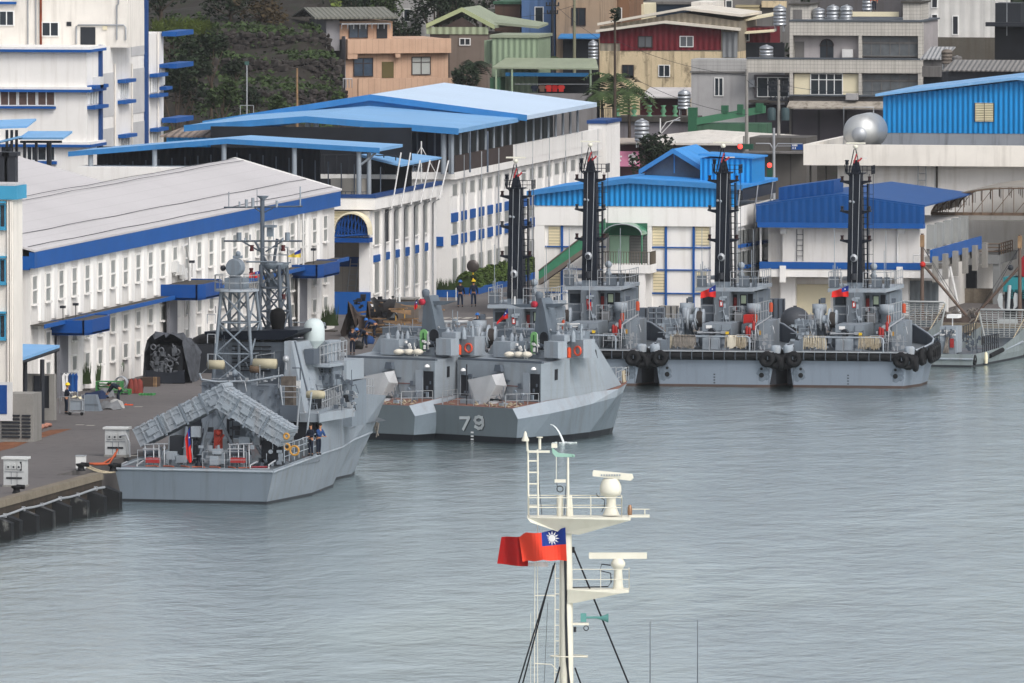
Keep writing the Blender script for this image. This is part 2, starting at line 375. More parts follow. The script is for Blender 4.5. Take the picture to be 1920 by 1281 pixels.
def building(name,label,x0,x1,top,bot,y,depth,mat,yaw=0,group=None,cat='building',zb=None,roof=None,wall='wall'):
    o = U(x0,bot,y=y); z0 = o[2] if zb is None else zb
    t = T(name,label,cat,(o[0],o[1],z0),yaw,group); e = t.p(x1,top,y=0); t.w = e[0]; t.h = t.p((x0 + x1) / 2,top,y=0)[2]; t.d = depth
    mb = MB(); mb.box(0,t.w,0,depth,-2.5,t.h); t.wall = t.part(wall,mb,mat)
    if roof: mb = MB(); mb.box(-.15,t.w + .15,-.15,depth + .15,t.h,t.h + .25); t.part('roof',mb,roof)
    return t
def gable(t,ex,ez,rx,rz,y0,y1,mat,th=.18,name='roof',ex2=None,ez2=None,edge=None,fill=None):
    """gable roof along y: eave (ex,ez), ridge (rx,rz), other eave (ex2,ez2)"""
    mb = MB(); mb.ext([(ex,y0,ez),(rx,y0,rz),(ex2,y0,ez2),(ex2,y0,ez2 + th),(rx,y0,rz + th),(ex,y0,ez + th)],(0,y1 - y0,0)); r = t.part(name,mb,mat)
    if edge: mb = MB(); mb.ext([(ex,y0 - .06,ez - .1),(rx,y0 - .06,rz - .1),(ex2,y0 - .06,ez2 - .1),(ex2,y0 - .06,ez2 + th + .04),(rx,y0 - .06,rz + th + .04),(ex,y0 - .06,ez + th + .04)],(0,.055,0)); t.part('roof_trim',mb,edge,r)
    return r
# ------------------------------------------------------------------ long white warehouse
t = T('warehouse','long white warehouse with deep blue fascia and pale roof along the quay','warehouse',(-183.6,790,1.8))
yN = t.p(57,700,x=0)[1]; yE = t.p(627,450,x=0)[1]
zt0 = (t.p(68,507,x=.35)[2] + t.p(637,383,x=.35)[2]) / 2; zt1 = (t.p(68,475,x=.35)[2] + t.p(637,357,x=.35)[2]) / 2
pr = t.p(438,302,y=yE); xr,zr_ = pr[0],pr[2]
mb = MB(); mb.box(-14,0,yN,yE,-1,zt0 + .3); mb.ext([(0,yE - .01,zt0),(xr,yE - .01,zr_ - .1),(2 * xr,yE - .01,zt0)],(0,-.3,0)); t.part('wall',mb,white2)
mb = MB(); mb.box(.02,.35,yN - .4,yE + .35,zt0,zt1); mb.box(-13,.02,yE + .01,yE + .3,zt0 - .05,zt0 + .35); mb.box(-10,.02,yN - .4,yN - .02,zt0 - .1,zt1 - .25); t.part('fascia',mb,blue)
mb = MB(); mb.ext([(.36,yN - .45,zt1 + .01),(xr,yN - .45,zr_),(xr * 2,yN - .45,zt1),(xr * 2,yN - .45,zt1 + .15),(xr,yN - .45,zr_ + .15),(.36,yN - .45,zt1 + .13)],(0,yE - yN + .9,0)); rf = t.part('roof',mb,roofw)
mb = MB()
for a,b in (((.4,zt1 + .1),(xr,zr_ + .17)),((xr * 2,zt1 + .1),(xr,zr_ + .17))): mb.tube([(a[0],yE + .5,a[1]),(b[0],yE + .5,b[1])],.09,4)
t.part('verge_trim',mb,postw,rf)
mb = MB()
for k in range(4):   # lightning cable runs over the roof
    f = (.02,.28,.9,.97)[k]; pts = [(xr * f,yN + (yE - yN) * i / 14,zt1 + (zr_ - zt1) * f + .27 + .03 * sin(i * 2 + k)) for i in range(15)]; mb.tube(pts,.022,4)
t.part('lightning_cable',mb,darkm,rf)
y1 = t.p(64,545,x=0)[1]; y2 = t.p(89,545,x=0)[1]; yl = t.p(609,420,x=0)[1]; n = round((yl - y1) / (y2 - y1)); pit = (yl - y1) / n
zw1 = t.p(62,519,x=0)[2]; zw0 = t.p(62,570,x=0)[2]; z21,z20 = t.p(190,600,x=0)[2],t.p(190,626,x=0)[2]; z31,z30 = t.p(190,656,x=0)[2],t.p(190,681,x=0)[2]
zl0 = t.p(190,588,x=.8)[2]
for i in range(n + 1):
    pil = MB(); pil2 = MB()
    y = y1 + i * pit
    if i < n:
        pil.ext([(0,y + pit * .30,zl0 + .2),(.13,y + pit * .36,zl0 + .2),(.13,y + pit * .62,zl0 + .2),(0,y + pit * .66,zl0 + .2)],(0,0,zt0 - zl0 - .2))
        pil2.ext([(0,y + pit * .30,-1),(.12,y + pit * .36,-1),(.12,y + pit * .62,-1),(0,y + pit * .66,-1)],(0,0,zl0 + 1))
    if i < n: t.part('pilaster',pil,white); t.part('pilaster',pil2,white)
    for (a,b) in ((zw0,zw1),(z20,z21),(z30,z31)):
        if a != zw0 and (i < 1): continue
        fr = MB(); h0 = y - pit * .17; h1 = y + pit * .17
        for q in ((h0 - .12,h0),(h1,h1 + .12)): fr.box(0,.08,q[0],q[1],a - .1,b + .1)
        fr.box(0,.07,h0,h1,b,b + .1); fr.box(0,.2,h0,h1,a - .12,a)
        if b == zw1: fr.box(0,.1,h0,h1,(a + b) / 2 - .05,(a + b) / 2 + .05)
        f = t.part('window',fr,white); mb = MB(); mb.box(0,.03,h0,h1,a,b); t.part('pane',mb,winshade,f)
mb = MB(); mb.box(0,.85,yN,yE + .3,zl0,zl0 + .07); ld = t.part('ledge',mb,concd); mb = MB(); mb.box(.86,.93,yN - .1,yE + .3,zl0 - .12,zl0 + .12); t.part('ledge_edge',mb,blue,ld)
for (pa,pb,zt_,zb_,ex) in ((110,131,601,629,2.3),(316,334,534,563,2.6),(561,578,497,522,1.9)):
    ya = t.p(pa,zt_,x=.5)[1]; z1 = t.p(pa + 20,zt_,y=ya)[2]; z0 = t.p(pa + 20,zb_,y=ya)[2]; mb = MB()
    lo = [(0,ya,0),(ex * .9,ya,0),(ex,ya + 1.2,0),(ex,ya + 6,0),(ex * .8,ya + 8,0),(0,ya + 8,0)]
    for (q,r_) in zip(lo,lo[1:]):
        mb.ext([(q[0],q[1],z0),(r_[0],r_[1],z0),(r_[0],r_[1],z1),(q[0],q[1],z1)],(0,.12,0) if q[1] == r_[1] else (-.12,0,0))
    mb.ext([(a,b,z0 + .03) for a,b,_ in lo],(0,0,.1)); b_ = t.part('balcony',mb,blue2)
    mb = MB(); mb.ext([(a * .93,b + (.13 if b == ya else 0),z1 - .12) for a,b,_ in lo],(0,0,.05)); t.part('debris',mb,concd,b_)
    mb = MB(); mb.box(.31,.5,ya + .3,ya + 2.6,-.3,z0 - .02); t.part('door',mb,M('grey door paint','#6d6e74',.7))
for (a,b) in ((331,500),(346,512),(340,505)):
    q = t.p(a,b,x=.4); mb = MB(); mb.box(.14,.5,q[1] - .3,q[1] + .4,q[2] - .35,q[2] + .3); t.part('air_conditioner',mb,postw)
mb = MB(); ya = t.p(334,450,x=.1)[1]; mb.tube([(.35,ya,zw1),(.4,ya + .8,zw1 + .1),(.4,ya + 2,zw1 - 1),(.4,ya + 2.2,zl0)],.07,5)
for px in (352,557,566): ya = t.p(px,500,x=.3)[1]; mb.tube([(.4,ya,zt0),(.4,ya,0)],.07,5)
t.part('drainpipe',mb,postw)
for (px,py) in ((118,578),(142,573),(360,493),(588,470)):
    q = t.p(px,py,x=.7); mb = MB(); mb.tube([(.7,q[1],q[2] - .9),(.7,q[1],q[2])],.03,4); mb.box(.55,.85,q[1] - .2,q[1] + .15,q[2],q[2] + .15); t.part('security_camera',mb,darkm)
# ------------------------------------------------------------------ second warehouse to its left
t = T('warehouse','pale roofed warehouse behind the long one, only its roof showing','warehouse',(-199,800,1.8))
yq = yE + 782 - 800 - 12 + 8; a = t.p(30,296,y=yq); b = t.p(206,348,y=yq); dx = b[0] - a[0]
mb = MB(); mb.box(a[0] - dx,b[0] - .2,0,yq - .2,-2,b[2] - .3); t.part('wall',mb,white2)
gable(t,b[0],b[2],a[0],a[2],-5,yq,roofw,.15,'roof',a[0] - dx,b[2],postw)
mb = MB()
for px in (6,21):
    q = t.p(px,316,y=yq - 25); mb.box(q[0] - .35,q[0] + .35,q[1] - .4,q[1] + .4,q[2] - 2.6,q[2] + .8); mb.box(q[0] - .5,q[0] + .5,q[1] - .5,q[1] + .5,q[2] + .8,q[2] + 1.05)
t.part('roof_vent',mb,darkm)
# ------------------------------------------------------------------ left edge building with cyan trims
t = building('office_building','stained white building with cyan roof edge and window trims at the left edge',-60,25,349,800,768,2.3,white3,zb=1.8)
mb = MB(); mb.box(-.2,t.w + .25,-.25,t.d,t.h - .75,t.h + .02); t.part('roof_edge',mb,cyan)
mb = MB(); mb.box(-.1,t.w + .15,-.15,t.d - .1,t.h + .03,t.h + .15); t.part('roof',mb,roofw)
for (a,b) in ((385,425),(488,528),(592,632)):
    f = Win(t,1,a,9,b,nv=1,gm=glass,fm=cyan,sill=cyan)
    Fp(t,'window_hood',-2,a - 8,12,a - 4,cyan,.3)
mb = MB()
for px in (15,20,23): q = t.p(px,400,y=0); mb.tube([(q[0],-.1,t.h - .8),(q[0],-.1,-.5)],.06,5)
t.part('drainpipe',mb,white3)
# ------------------------------------------------------------------ concrete guard hut with blue canopy
t = T('guard_hut','grey concrete utility hut with louvres under a blue canopy','hut',U(-40,828,z=1.8))
h = t.p(0,738,y=0)[2]; w1 = t.p(62,800,y=0)[0]; e = t.p(70,705,x=w1)[1]
mb = MB(); mb.box(-3,w1,0,2.2,-.5,h); t.part('wall',mb,conc)
mb = MB()
for k in range(7):
    z = .25 + k * .2
    mb.box(t.p(2,0,y=0)[0],t.p(36,0,y=0)[0],-.08,-.002,z,z + .1); mb.box(t.p(40,0,y=0)[0],t.p(56,0,y=0)[0],-.08,-.002,z,z + .1)
t.part('louvre',mb,darkm)
mb = MB(); a = t.p(24,720,y=0); mb.box(-2.9,a[0],-.12,-.001,a[2] - 2.1,a[2] + .1); f = t.part('notice_frame',mb,postw)
mb = MB(); a = t.p(14,722,y=0); b = t.p(0,776,y=0); mb.box(-2.8,a[0],-.16,-.121,b[2],a[2]); t.part('notice_panel',mb,blue2,f)
t = T('concrete_screen','tall dark concrete wall bay beside the guard hut','wall',U(62,788,z=1.8))
b = t.p(102,702,y=0); mb = MB(); mb.box(b[0] - .32,b[0],0,.5,-.5,b[2]); mb.box(-2,b[0] - .321,.3,.5,-.5,b[2]); mb.box(.1,b[0] - .33,0,.3,-.5,.7); t.part('wall',mb,conc)
mb = MB(); mb.box(0,b[0] - .33,.2,.29,.7,b[2] - .1); t.part('shaded_panel',mb,darkm)
t = T('blue_canopy','small light blue sloping canopy on dark posts at the left edge','canopy',U(0,800,z=1.8))
a = t.p(-10,680,y=0); b = t.p(40,677,y=0); c = t.p(112,652,x=b[0] + 0.4)
mb = MB(); mb.ext([(a[0] - 3,a[1],a[2]),(b[0],b[1],b[2]),(c[0],c[1],c[2]),(c[0] - 6,c[1],c[2] + .1)],(0,0,.16)); t.part('roof',mb,bluer)
mb = MB(); mb.tube([(b[0] - .1,b[1] + .5,b[2] - .1),(c[0] - .1,c[1],c[2] - .12)],.12,4); mb.tube([(a[0] - 2,.4,a[2] - .1),(b[0] - .1,.4,b[2] - .1)],.12,4)
for (px,py) in ((10,0),(45,20),(77,20)):
    q = t.p(px,740,y=py if py == 0 else (3 if px == 45 else 3.4)); mb.tube([(q[0],q[1] + .3,-.2),(q[0],q[1] + .3,b[2] - .1)],.13,6)
t.part('post',mb,darkm)
# ------------------------------------------------------------------ tall white block, upper left
t = building('office_block','tall white stepped office block with blue sills at upper left',-70,162,92,330,985,14,white,cat='building',zb=2)
zb_ = t.h
mb = MB()                                 # side wall blocks to the right and back
xs = t.w; ymid = t.p(190,200,x=xs)[1]; mb.box(xs - 3,xs + .01,.01,ymid,zb_ - 2,zb_ + .12)
hb = t.p(243,73,x=xs)[2]; mb.ext([(xs - .3,ymid,0),(xs,ymid,0),(xs,ymid,t.p(192,82,x=xs)[2]),(xs - .3,ymid,t.p(192,82,x=xs)[2])],(0,.1,0))
t.part('side_wall',mb,white)
yr = t.p(245,200,x=xs)[1]; yr2 = t.p(275,200,x=xs)[1]; yr3 = t.p(308,200,x=xs)[1]
mb = MB(); mb.box(xs - 6,xs,t.d,yr,-2,t.p(215,78,x=xs)[2]); t.part('side_wing',mb,white)
mb = MB(); mb.box(xs - 16,xs - .02,yr,yr2,-2,zb_ + 9); mb.box(xs - 6,xs - .05,yr2,yr3,-2,t.p(290,62,x=xs)[2]); t.part('rear_wing',mb,white)
yb = 8.; q = t.p(240,40,y=yb); mb = MB(); mb.box(-6,q[0],yb,yb + 5.5,zb_ - .1,zb_ + 7); up = t.part('upper_storey',mb,white3)
for (y0_,y1_) in ((88,92),(163,167),(266,271)):
    z = t.p(100,y0_,y=0)[2]; mb = MB(); mb.box(-.2,xs + .35,-.4,ymid - .1,z - .18,z); r_ = t.part('eave',mb,white); mb = MB(); mb.box(-.3,xs + .42,-.47,ymid - .1,z - .38,z - .182); t.part('eave_trim',mb,blue,r_)
for (a,b) in ((2,31),(36,67),(72,102)): Win(t,a,172,b,197,nv=2,gm=M('brown curtain glass','#5b4a45',.5,var=.3,vs=3))
Fp(t,'sill',-20,199,105,204,blue,.35)
for (a,b) in ((3,22),(52,68),(72,102)): Win(t,a,272,b,300,nv=2,gm=glass)
Fp(t,'sill',60,302,107,308,blue,.35)
for (a,b,c,d) in ((0,22,25,47),(80,43,109,67)): Win(t,a,b,c,d,d=yb,nv=2,gm=glass)
Fp(t,'door',151,51,179,84,darkm,.05,yb); Fp(t,'vent',125,41,134,49,darkm,.05,yb); Fp(t,'wall_lamp',193,49,201,56,cream,.12,yb)
Fp(t,'sill',-20,3,31,8,blue,.3,yb)
mb = MB()
for px in (53,68): q = t.p(px,40,y=yb); mb.tube([(q[0],yb - .1,zb_),(q[0],yb - .1,zb_ + 7)],.05,5)
q = [t.p(a,b,y=yb - .12) for a,b in ((143,83),(143,50),(147,47),(232,47),(236,52),(236,75))]; mb.tube(q,.06,5)
q = [t.p(a,b,y=yb - .12) for a,b in ((219,75),(219,10),(222,8),(222,-20))]; mb.tube(q,.06,5)
q = t.p(77,40,y=yb)
t.part('wall_pipe',mb,steel)
mb = MB(); mb.tube([(q[0],yb - .1,zb_),(q[0],yb - .1,zb_ + 7)],.09,5); t.part('rusty_pipe',mb,rust)
mb = MB()
for (px,ya) in ((190,84),(276,-5)):
    q = t.p(px,200,x=xs + .1); mb.box(xs + .01,xs + .22,q[1] - .6,q[1],-1,t.p(px,ya,x=xs + .1)[2])
t.part('corner_strip',mb,trim)
mb = MB(); 
for (a,b,c,d) in ((192,213,137,219),(192,213,241,282),(248,273,128,212),(248,273,228,280),(246,273,17,104)):
    p0 = t.p(a,200,x=xs); p1 = t.p(b,200,x=xs); z1 = t.p((a + b) / 2,c,x=xs)[2]; z0 = t.p((a + b) / 2,d,x=xs)[2]
    mb.box(xs - .001,xs + .025,p0[1],p1[1],z0,z1)
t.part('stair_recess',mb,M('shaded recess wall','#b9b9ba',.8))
mb = MB()
for px in (213,245,294): q = t.p(px,200,x=xs); mb.tube([(xs + .12,q[1],0),(xs + .12,q[1],t.p(px,120 if px < 290 else 60,x=xs)[2])],.07,5)
t.part('drainpipe',mb,white3)
for (a,b,c,d) in ((166,186,168,196),(223,238,157,186),(283,298,146,174),(224,240,260,300),(284,299,248,290),(300,306,128,160)):
    p0 = t.p(a,c,x=xs); p1 = t.p(b,c,x=xs); z1,z0 = t.p(a,c,x=xs)[2],t.p(a,d,x=xs)[2]; mb = MB(); m2 = MB()
    for k in range(5): y = p0[1] + (p1[1] - p0[1]) * k / 4; mb.box(xs,xs + .12,y - .1,y + .1,z0,z1)
    f = t.part('window',mb,winbar); m2.box(xs,xs + .03,p0[1],p1[1],z0,z1); t.part('pane',m2,winshade,f)
    m2 = MB(); m2.box(xs,xs + .6,p0[1] - .5,p1[1] + .5,z1 + .05,z1 + .3); m2.box(xs,xs + .6,p0[1] - .5,p1[1] + .5,z0 - .35,z0 - .1); t.part('sill',m2,blue,f)
for py in (62,122,224):
    q = t.p(302,py,x=xs); q2 = t.p(331,py,y=q[1]); mb = MB(); mb.box(xs + .05,q2[0],q[1],q[1] + 6,q[2] - .25,q[2] + .1); t.part('canopy',mb,blue)
mb = MB(); q = t.p(176,152,x=xs); mb.box(xs,xs + .6,q[1] - .5,q[1] + .6,q[2] - .5,q[2] + .3); t.part('air_conditioner',mb,postw)
# ------------------------------------------------------------------ rooftop shelters at the far left
t = T('rooftop_shelter','dark posted rooftop shelter with tiered pale blue roofs at far left','shelter',U(0,306,y=935))
def slab(px0,py0,px1,py1,y,dep,mat,th=.14,name='roof',drop=0):
    a = t.p(px0,py0,y=y); b = t.p(px1,py1,y=y); mb = MB(); mb.ext([(a[0],y,a[2]),(b[0],y,b[2]),(b[0],y + dep,b[2] + drop),(a[0],y + dep,a[2] + drop)],(0,0,th)); return t.part(name,mb,mat)
slab(-40,243,50,240,2,3,bluer,drop=.4); slab(35,262,118,262,0,3,bluer,drop=.35); slab(-40,277,36,259,-1,3,bluer)
mb = MB()
for px,y,tp in ((13,2.5,244),(22,2.5,244),(31,2.5,244),(46,.6,264),(68,.6,264),(94,.6,264),(90,2,264),(20,-.5,270)):
    q = t.p(px,306,y=y); z = t.p(px,tp,y=y)[2]; mb.tube([(q[0],y,q[2] - 1),(q[0],y,z)],.11,5)
a = t.p(38,266,y=1); b = t.p(116,266,y=1); mb.tube([a,b],.12,4); t.part('post',mb,darkm)
# =================================================================== MIDDLE BUILDINGS
def ysid(t,px,x): return t.p(px,450,x=x)[1]
def side_box(t,name,x,px0,px1,za,zb_,th,mat,parent=None):
    mb = MB(); mb.box(x,x + th,t.p(px0,450,x=x)[1],t.p(px1,450,x=x)[1],za,zb_); return t.part(name,mb,mat,parent)
# ---- building with the arched entrance
t = T('workshop','white workshop with arched entrance, blue window squares and slanted roof poles','building',U(693,590,z=1.8)); yA = t.o.location[1]
ye = ysid(t,818,0); zp = t.p(693,368,y=0)[2]; xl = t.p(590,450,y=0)[0]
zc = t.p(660,393,y=0)[2]; xo = t.p(600,450,y=0)[0]
mb = MB(); mb.box(-20,xo,0,ye,-1,zp - .5); mb.box(xo,0,4,ye,-1,zc - .1); mb.box(t.p(673,0,y=0)[0],0,0,4,-1,zc - .1); mb.box(xo,t.p(673,0,y=0)[0] - .01,0,4,t.p(660,452,y=0)[2],zc - .1); t.part('wall',mb,white)
mb = MB(); mb.box(-20,.45,-.35,0,zc,zp - .12); mb.box(.02,.45,0,ye,zc,zp - .12); pp = t.part('parapet',mb,white)
mb = MB(); mb.box(-20,.5,-.4,0,zp - .12,zp + .12); mb.box(.0,.5,0,ye,zp - .12,zp + .12); t.part('parapet_cap',mb,trim,pp)
mb = MB(); mb.box(-20,0,0,ye,zc - .1,zc); t.part('terrace_floor',mb,concd)
# recessed entrance
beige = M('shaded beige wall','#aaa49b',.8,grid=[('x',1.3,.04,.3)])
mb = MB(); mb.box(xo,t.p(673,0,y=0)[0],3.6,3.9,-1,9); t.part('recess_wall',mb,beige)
mb = MB(); mb.box(xo,t.p(673,0,y=0)[0],3.5,3.59,t.p(640,500,y=3.5)[2],t.p(640,482,y=3.5)[2]); t.part('recess_band',mb,blue2)
mb = MB(); a = t.p(694,548,y=-.3); mb.box(xo,a[0],-.3,-.05,-.5,a[2]); t.part('entrance_hoarding',mb,blue)
# arch canopy
c = t.p(664,440,y=-.5); ax = t.p(696,440,y=-.5)[0] - c[0]; hz = t.p(664,400,y=-.5)[2] - c[2]
pts = [(c[0] + ax * cos(pi * k / 14),hz * sin(pi * k / 14) ** .8 + c[2]) for k in range(15)]
mb = MB()
for (p0,p1) in zip(pts,pts[1:]): mb.ext([(p0[0],-1.6,p0[1]),(p1[0],-1.6,p1[1]),(p1[0],-1.6,p1[1] + .12),(p0[0],-1.6,p0[1] + .12)],(0,1.55,0))
ar = t.part('arch_canopy',mb,cream)
mb = MB()
for k in range(1,14): mb.tube([(pts[k][0],-1.3,c[2] - .1),(pts[k][0] * .9 + c[0] * .1,-1.3,pts[k][1] - .05)],.06,4); mb.tube([(pts[k][0],-1.3,pts[k][1] - .1),(pts[(k + 2) % 14][0],-1.3,c[2])],.05,4)
mb.tube([(c[0] - ax,-1.3,c[2] - .1),(c[0] + ax,-1.3,c[2] + .05)],.1,4); t.part('truss',mb,blue2,ar)
mb = MB(); mb.ext([(c[0] - ax,-.045,c[2])] + [(x,-.045,z - .02) for x,z in pts[::-1]],(0,.04,0)); t.part('arch_void',mb,dark,ar)
mb = MB(); q = t.p(600,396,y=0); mb.box(q[0],c[0] - ax * .35,-.03,-.001,c[2],q[2]); t.part('tile_panel',mb,creamrib)
mb = MB(); mb.box(c[0] - ax,c[0] + ax,-1.4,0,c[2] - .5,c[2] - .2); t.part('entrance_beam',mb,blue2,ar)
mb = MB(); q = t.p(655,546,y=2.8); mb.ladder((q[0] - .3,2.8,0),(q[0],3.3,3.6),(.55,0,0),.04); t.part('step_ladder',mb,steel)
for i,(px,bt,bb) in enumerate(((705,478,491),(723,473,487),(741.5,468.5,483),(760,464,480),(778,460,475),(795,456,471))):
    y = ysid(t,px,0); w_ = .95; z1 = t.p(px,bt,x=0)[2]; z0 = t.p(px,bb,x=0)[2]
    mb = MB(); mb.box(0,.12,y - w_,y + w_,z0,z1); t.part('blue_panel',mb,blue)
    for (a,b) in ((z1 + .7,z1 + 2.9),(z0 - 2.1,z0 - .12)):
        mb = MB(); mb.box(0,.1,y - w_ - .1,y - w_ + .02,a,b); mb.box(0,.1,y + w_ - .02,y + w_ + .1,a,b); mb.box(0,.12,y - w_,y + w_,a - .1,a); f = t.part('window',mb,white); mb = MB(); mb.box(0,.03,y - w_,y + w_,a,b); t.part('pane',mb,winshade if i != 1 or a < z0 else darkm,f)
    mb = MB(); mb.ext([(0,y + 1.2,-1),(.13,y + 1.3,-1),(.13,y + 2.4,-1),(0,y + 2.5,-1)],(0,0,zc - .1 + 1)); t.part('pilaster',mb,white)
    y = y + 1.9; mb = MB(); mb.tube([(.25,y,0),(.25,y,zc - .4),(.7,y,zc - .1)],.055,5); t.part('drainpipe',mb,steel)
    mb = MB(); zt_ = t.p(714 + i * 20,285 - i * 2,x=.9)[2]; mb.tube([(.7,y,zc - .1),(1.1,y + 1.2,t.p(722 + 19 * i,292 if i < 2 else 306,x=1.1)[2])],.055,5); t.part('roof_pole',mb,postw)
# long light-blue canopy on its roof
zf = zc; a = t.p(128,291,y=.5); b = t.p(425,267,y=.5); c_ = t.p(712,284,y=.5); yb1 = t.p(755,280,x=c_[0])[1]
r_ = gable(t,a[0],a[2],b[0],b[2],.5,yb1,bluer,.2,'canopy_roof',c_[0],c_[2],bluem)
for px in (170,290,420,552,673):
    for yy in (.8,yb1 - .4):
        q = t.p(px,300,y=yy); k = (q[0] - a[0]) / (b[0] - a[0]) if q[0] < b[0] else (c_[0] - q[0]) / (c_[0] - b[0]); z = a[2] + (b[2] - a[2]) * k if q[0] < b[0] else c_[2] + (b[2] - c_[2]) * k
        mb = MB(); mb.tube([(q[0],yy,zf),(q[0],yy,z)],.17,6); t.part('canopy_post',mb,greyl)
mb = MB(); q = t.p(692,300,y=1); mb.tube([(q[0],1,zf),(q[0],1,c_[2])],.15,6); q2 = t.p(673,340,y=.8); mb.tube([(q2[0],.8,t.p(673,312,y=.8)[2]),(t.p(705,290,y=.8)[0],.8,c_[2] - .1)],.08,5); t.part('canopy_brace',mb,greyl)
mb = MB()
for y in (yb1 - 1.2,):
    mb.box(a[0] + .5,t.p(600,0,y=y)[0],y,y + .15,zf + 1.2,b[2] - .6)
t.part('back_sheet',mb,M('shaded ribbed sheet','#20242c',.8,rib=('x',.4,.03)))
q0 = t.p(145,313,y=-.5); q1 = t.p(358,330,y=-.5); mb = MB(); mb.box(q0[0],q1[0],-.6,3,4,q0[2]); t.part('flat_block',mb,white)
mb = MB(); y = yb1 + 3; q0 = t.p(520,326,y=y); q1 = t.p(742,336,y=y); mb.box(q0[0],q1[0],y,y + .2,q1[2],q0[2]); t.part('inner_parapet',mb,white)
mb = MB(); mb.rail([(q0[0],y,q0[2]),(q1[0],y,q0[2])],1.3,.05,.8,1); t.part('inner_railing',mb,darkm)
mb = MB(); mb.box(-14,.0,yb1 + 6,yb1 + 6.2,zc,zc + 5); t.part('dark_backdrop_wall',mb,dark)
mb = MB()
for k in range(22): x = a[0] + 2 + k * .9; mb.tube([(x,3.5,zc),(x,3.5,b[2] - .8 - abs(x - b[0]) * .09)],.05,4)
mb.rail([(a[0] + 6,2.2,zc),(-.5,2.2,zc)],1.1,.03,.4,2); t.part('terrace_railing',mb,M('dim terrace steel','#4f5864',.6))
a = t.p(752,313,x=.6); b = t.p(828,298,x=.6); mb = MB(); mb.ext([(a[0],a[1],a[2]),(b[0],b[1],b[2]),(b[0] - 3,b[1],b[2] + .35),(a[0] - 3,a[1],a[2] + .7)],(0,0,.12)); t.part('side_canopy_roof',mb,bluer)
# ---- big three storey building with the two light-blue roofs
t = T('barracks','three storey white building with two large light blue roofs over its terrace','building',U(845,548,z=1.8)); y803 = t.o.location[1]
yE2 = ysid(t,1118,0); zt0 = t.p(845,330,x=0)[2]; zt0b = t.p(1090,272,x=0)[2]; zt0 = (zt0 + zt0b) / 2; xw = t.p(795,400,y=0)[0]
mb = MB(); mb.box(-26,0,0,yE2,-1,zt0 - .4); t.part('wall',mb,white)
mb = MB(); mb.box(-26,.4,-.4,yE2,zt0 - .4,zt0 + .1); t.part('terrace_slab',mb,white)
ym = ysid(t,962,.4); zbr = t.p(825,303,x=.4)[2]
mb = MB(); mb.box(.2,.4,-.4,ym,zt0 + .1,zt0 + 1.25); mb.box(xw,.2,-.4,-.2,zt0 + .1,zt0 + 1.2); t.part('brown_parapet',mb,M('brown mesh screen','#453c3a',.8,rib=('xy',.3,.03)))
mb = MB(); mb.box(.2,.42,ym,yE2,zt0 + .1,zt0 + 1.2); t.part('white_parapet',mb,white)
n2 = 16; yy0 = ysid(t,851,0); pit = ysid(t,867.5,0) - yy0
n2 = int((yE2 - yy0) / pit)
zA1,zA0 = t.p(851,399,x=0)[2],t.p(851,416,x=0)[2]; zB1,zB0 = t.p(851,441,x=0)[2],t.p(851,459,x=0)[2]
for i in range(n2):
    y = yy0 + i * pit; w_ = pit * .33
    for (z0,z1) in ((zA0,zA1),(zB0,zB1)):
        mb = MB(); mb.box(0,.12,y - w_,y + w_,z0,z1); t.part('blue_panel',mb,blue)
    for (a,b) in ((zA1 + .05,zt0 - .8),(zB1 + .1,zA0 - .1),(0.6,zB0 - .1)):
        if a > zA1: a = zA1 + 1.2
        mb = MB(); mb.box(0,.12,y - w_ - .1,y - w_,a,b); mb.box(0,.12,y + w_,y + w_ + .1,a,b); f = t.part('window',mb,white); mb = MB(); mb.box(0,.03,y - w_,y + w_,a,min(b,a + 1.7)); t.part('pane',mb,winshade,f)
    mb = MB(); mb.ext([(0,y + pit * .38,-1),(.14,y + pit * .42,-1),(.14,y + pit * .6,-1),(0,y + pit * .64,-1)],(0,0,zt0 + .5)); t.part('pilaster',mb,white)
    if i % 2 == 0: mb = MB(); mb.tube([(.4,y + pit * .5,0),(.4,y + pit * .5,zt0 + 1.2)],.055,5); t.part('drainpipe',mb,steel)
a = t.p(808,444,y=-.1); b = t.p(831,462,y=-.1); mb = MB(); mb.box(a[0],b[0],-.12,-.001,b[2],a[2]); t.part('blue_panel',mb,blue)
a = t.p(808,475,y=0); b = t.p(815,516,y=0); mb = MB(); mb.box(a[0],b[0],-.1,-.001,b[2],a[2]); t.part('door',mb,winshade)
def rz(px,py,y): q = t.p(px,py,y=y); return q[0],q[2]
yB0 = ysid(t,860,.9); e = rz(860,250,yB0); r0 = rz(573,227,yB0); yB1 = ysid(t,974,e[0]); l = rz(345,244,yB0)
gable(t,l[0],l[1],r0[0],r0[1],yB0,yB1,bluer,.3,'front_roof',e[0],e[1],bluem)
C0 = yB1 - .5; e2 = rz(1008,221,C0 + 4); r2 = rz(695,186,C0); l2 = rz(380,236,C0); yC1 = ysid(t,1119,e2[0])
gable(t,l2[0],l2[1],r2[0],r2[1],C0,yC1,bluer2,.3,'rear_roof',e2[0],e2[1],bluem)
mb = MB(); mb.ext([(l2[0],C0 + .3,l2[1] - .9),(r2[0],C0 + .3,r2[1] - .9),(e[0] + .2,C0 + .3,e[1] + .1),(e[0] + .2,C0 + .3,e2[1] + .1),(r2[0],C0 + .3,r2[1] - .02),(l2[0],C0 + .3,l2[1] - .02)],(0,.2,0)); t.part('gable_strip',mb,bluem)
for y,(ex,ez) in [(yB0 + .6 + k * (yB1 - yB0 - 1) / 7,e) for k in range(8)] + [(C0 + 6 + k * (yC1 - C0 - 7) / 7,e2) for k in range(8)]:
    mb = MB(); mb.tube([(.3,y,zt0),(.3,y,ez)],.1,5); t.part('roof_post',mb,greyl)
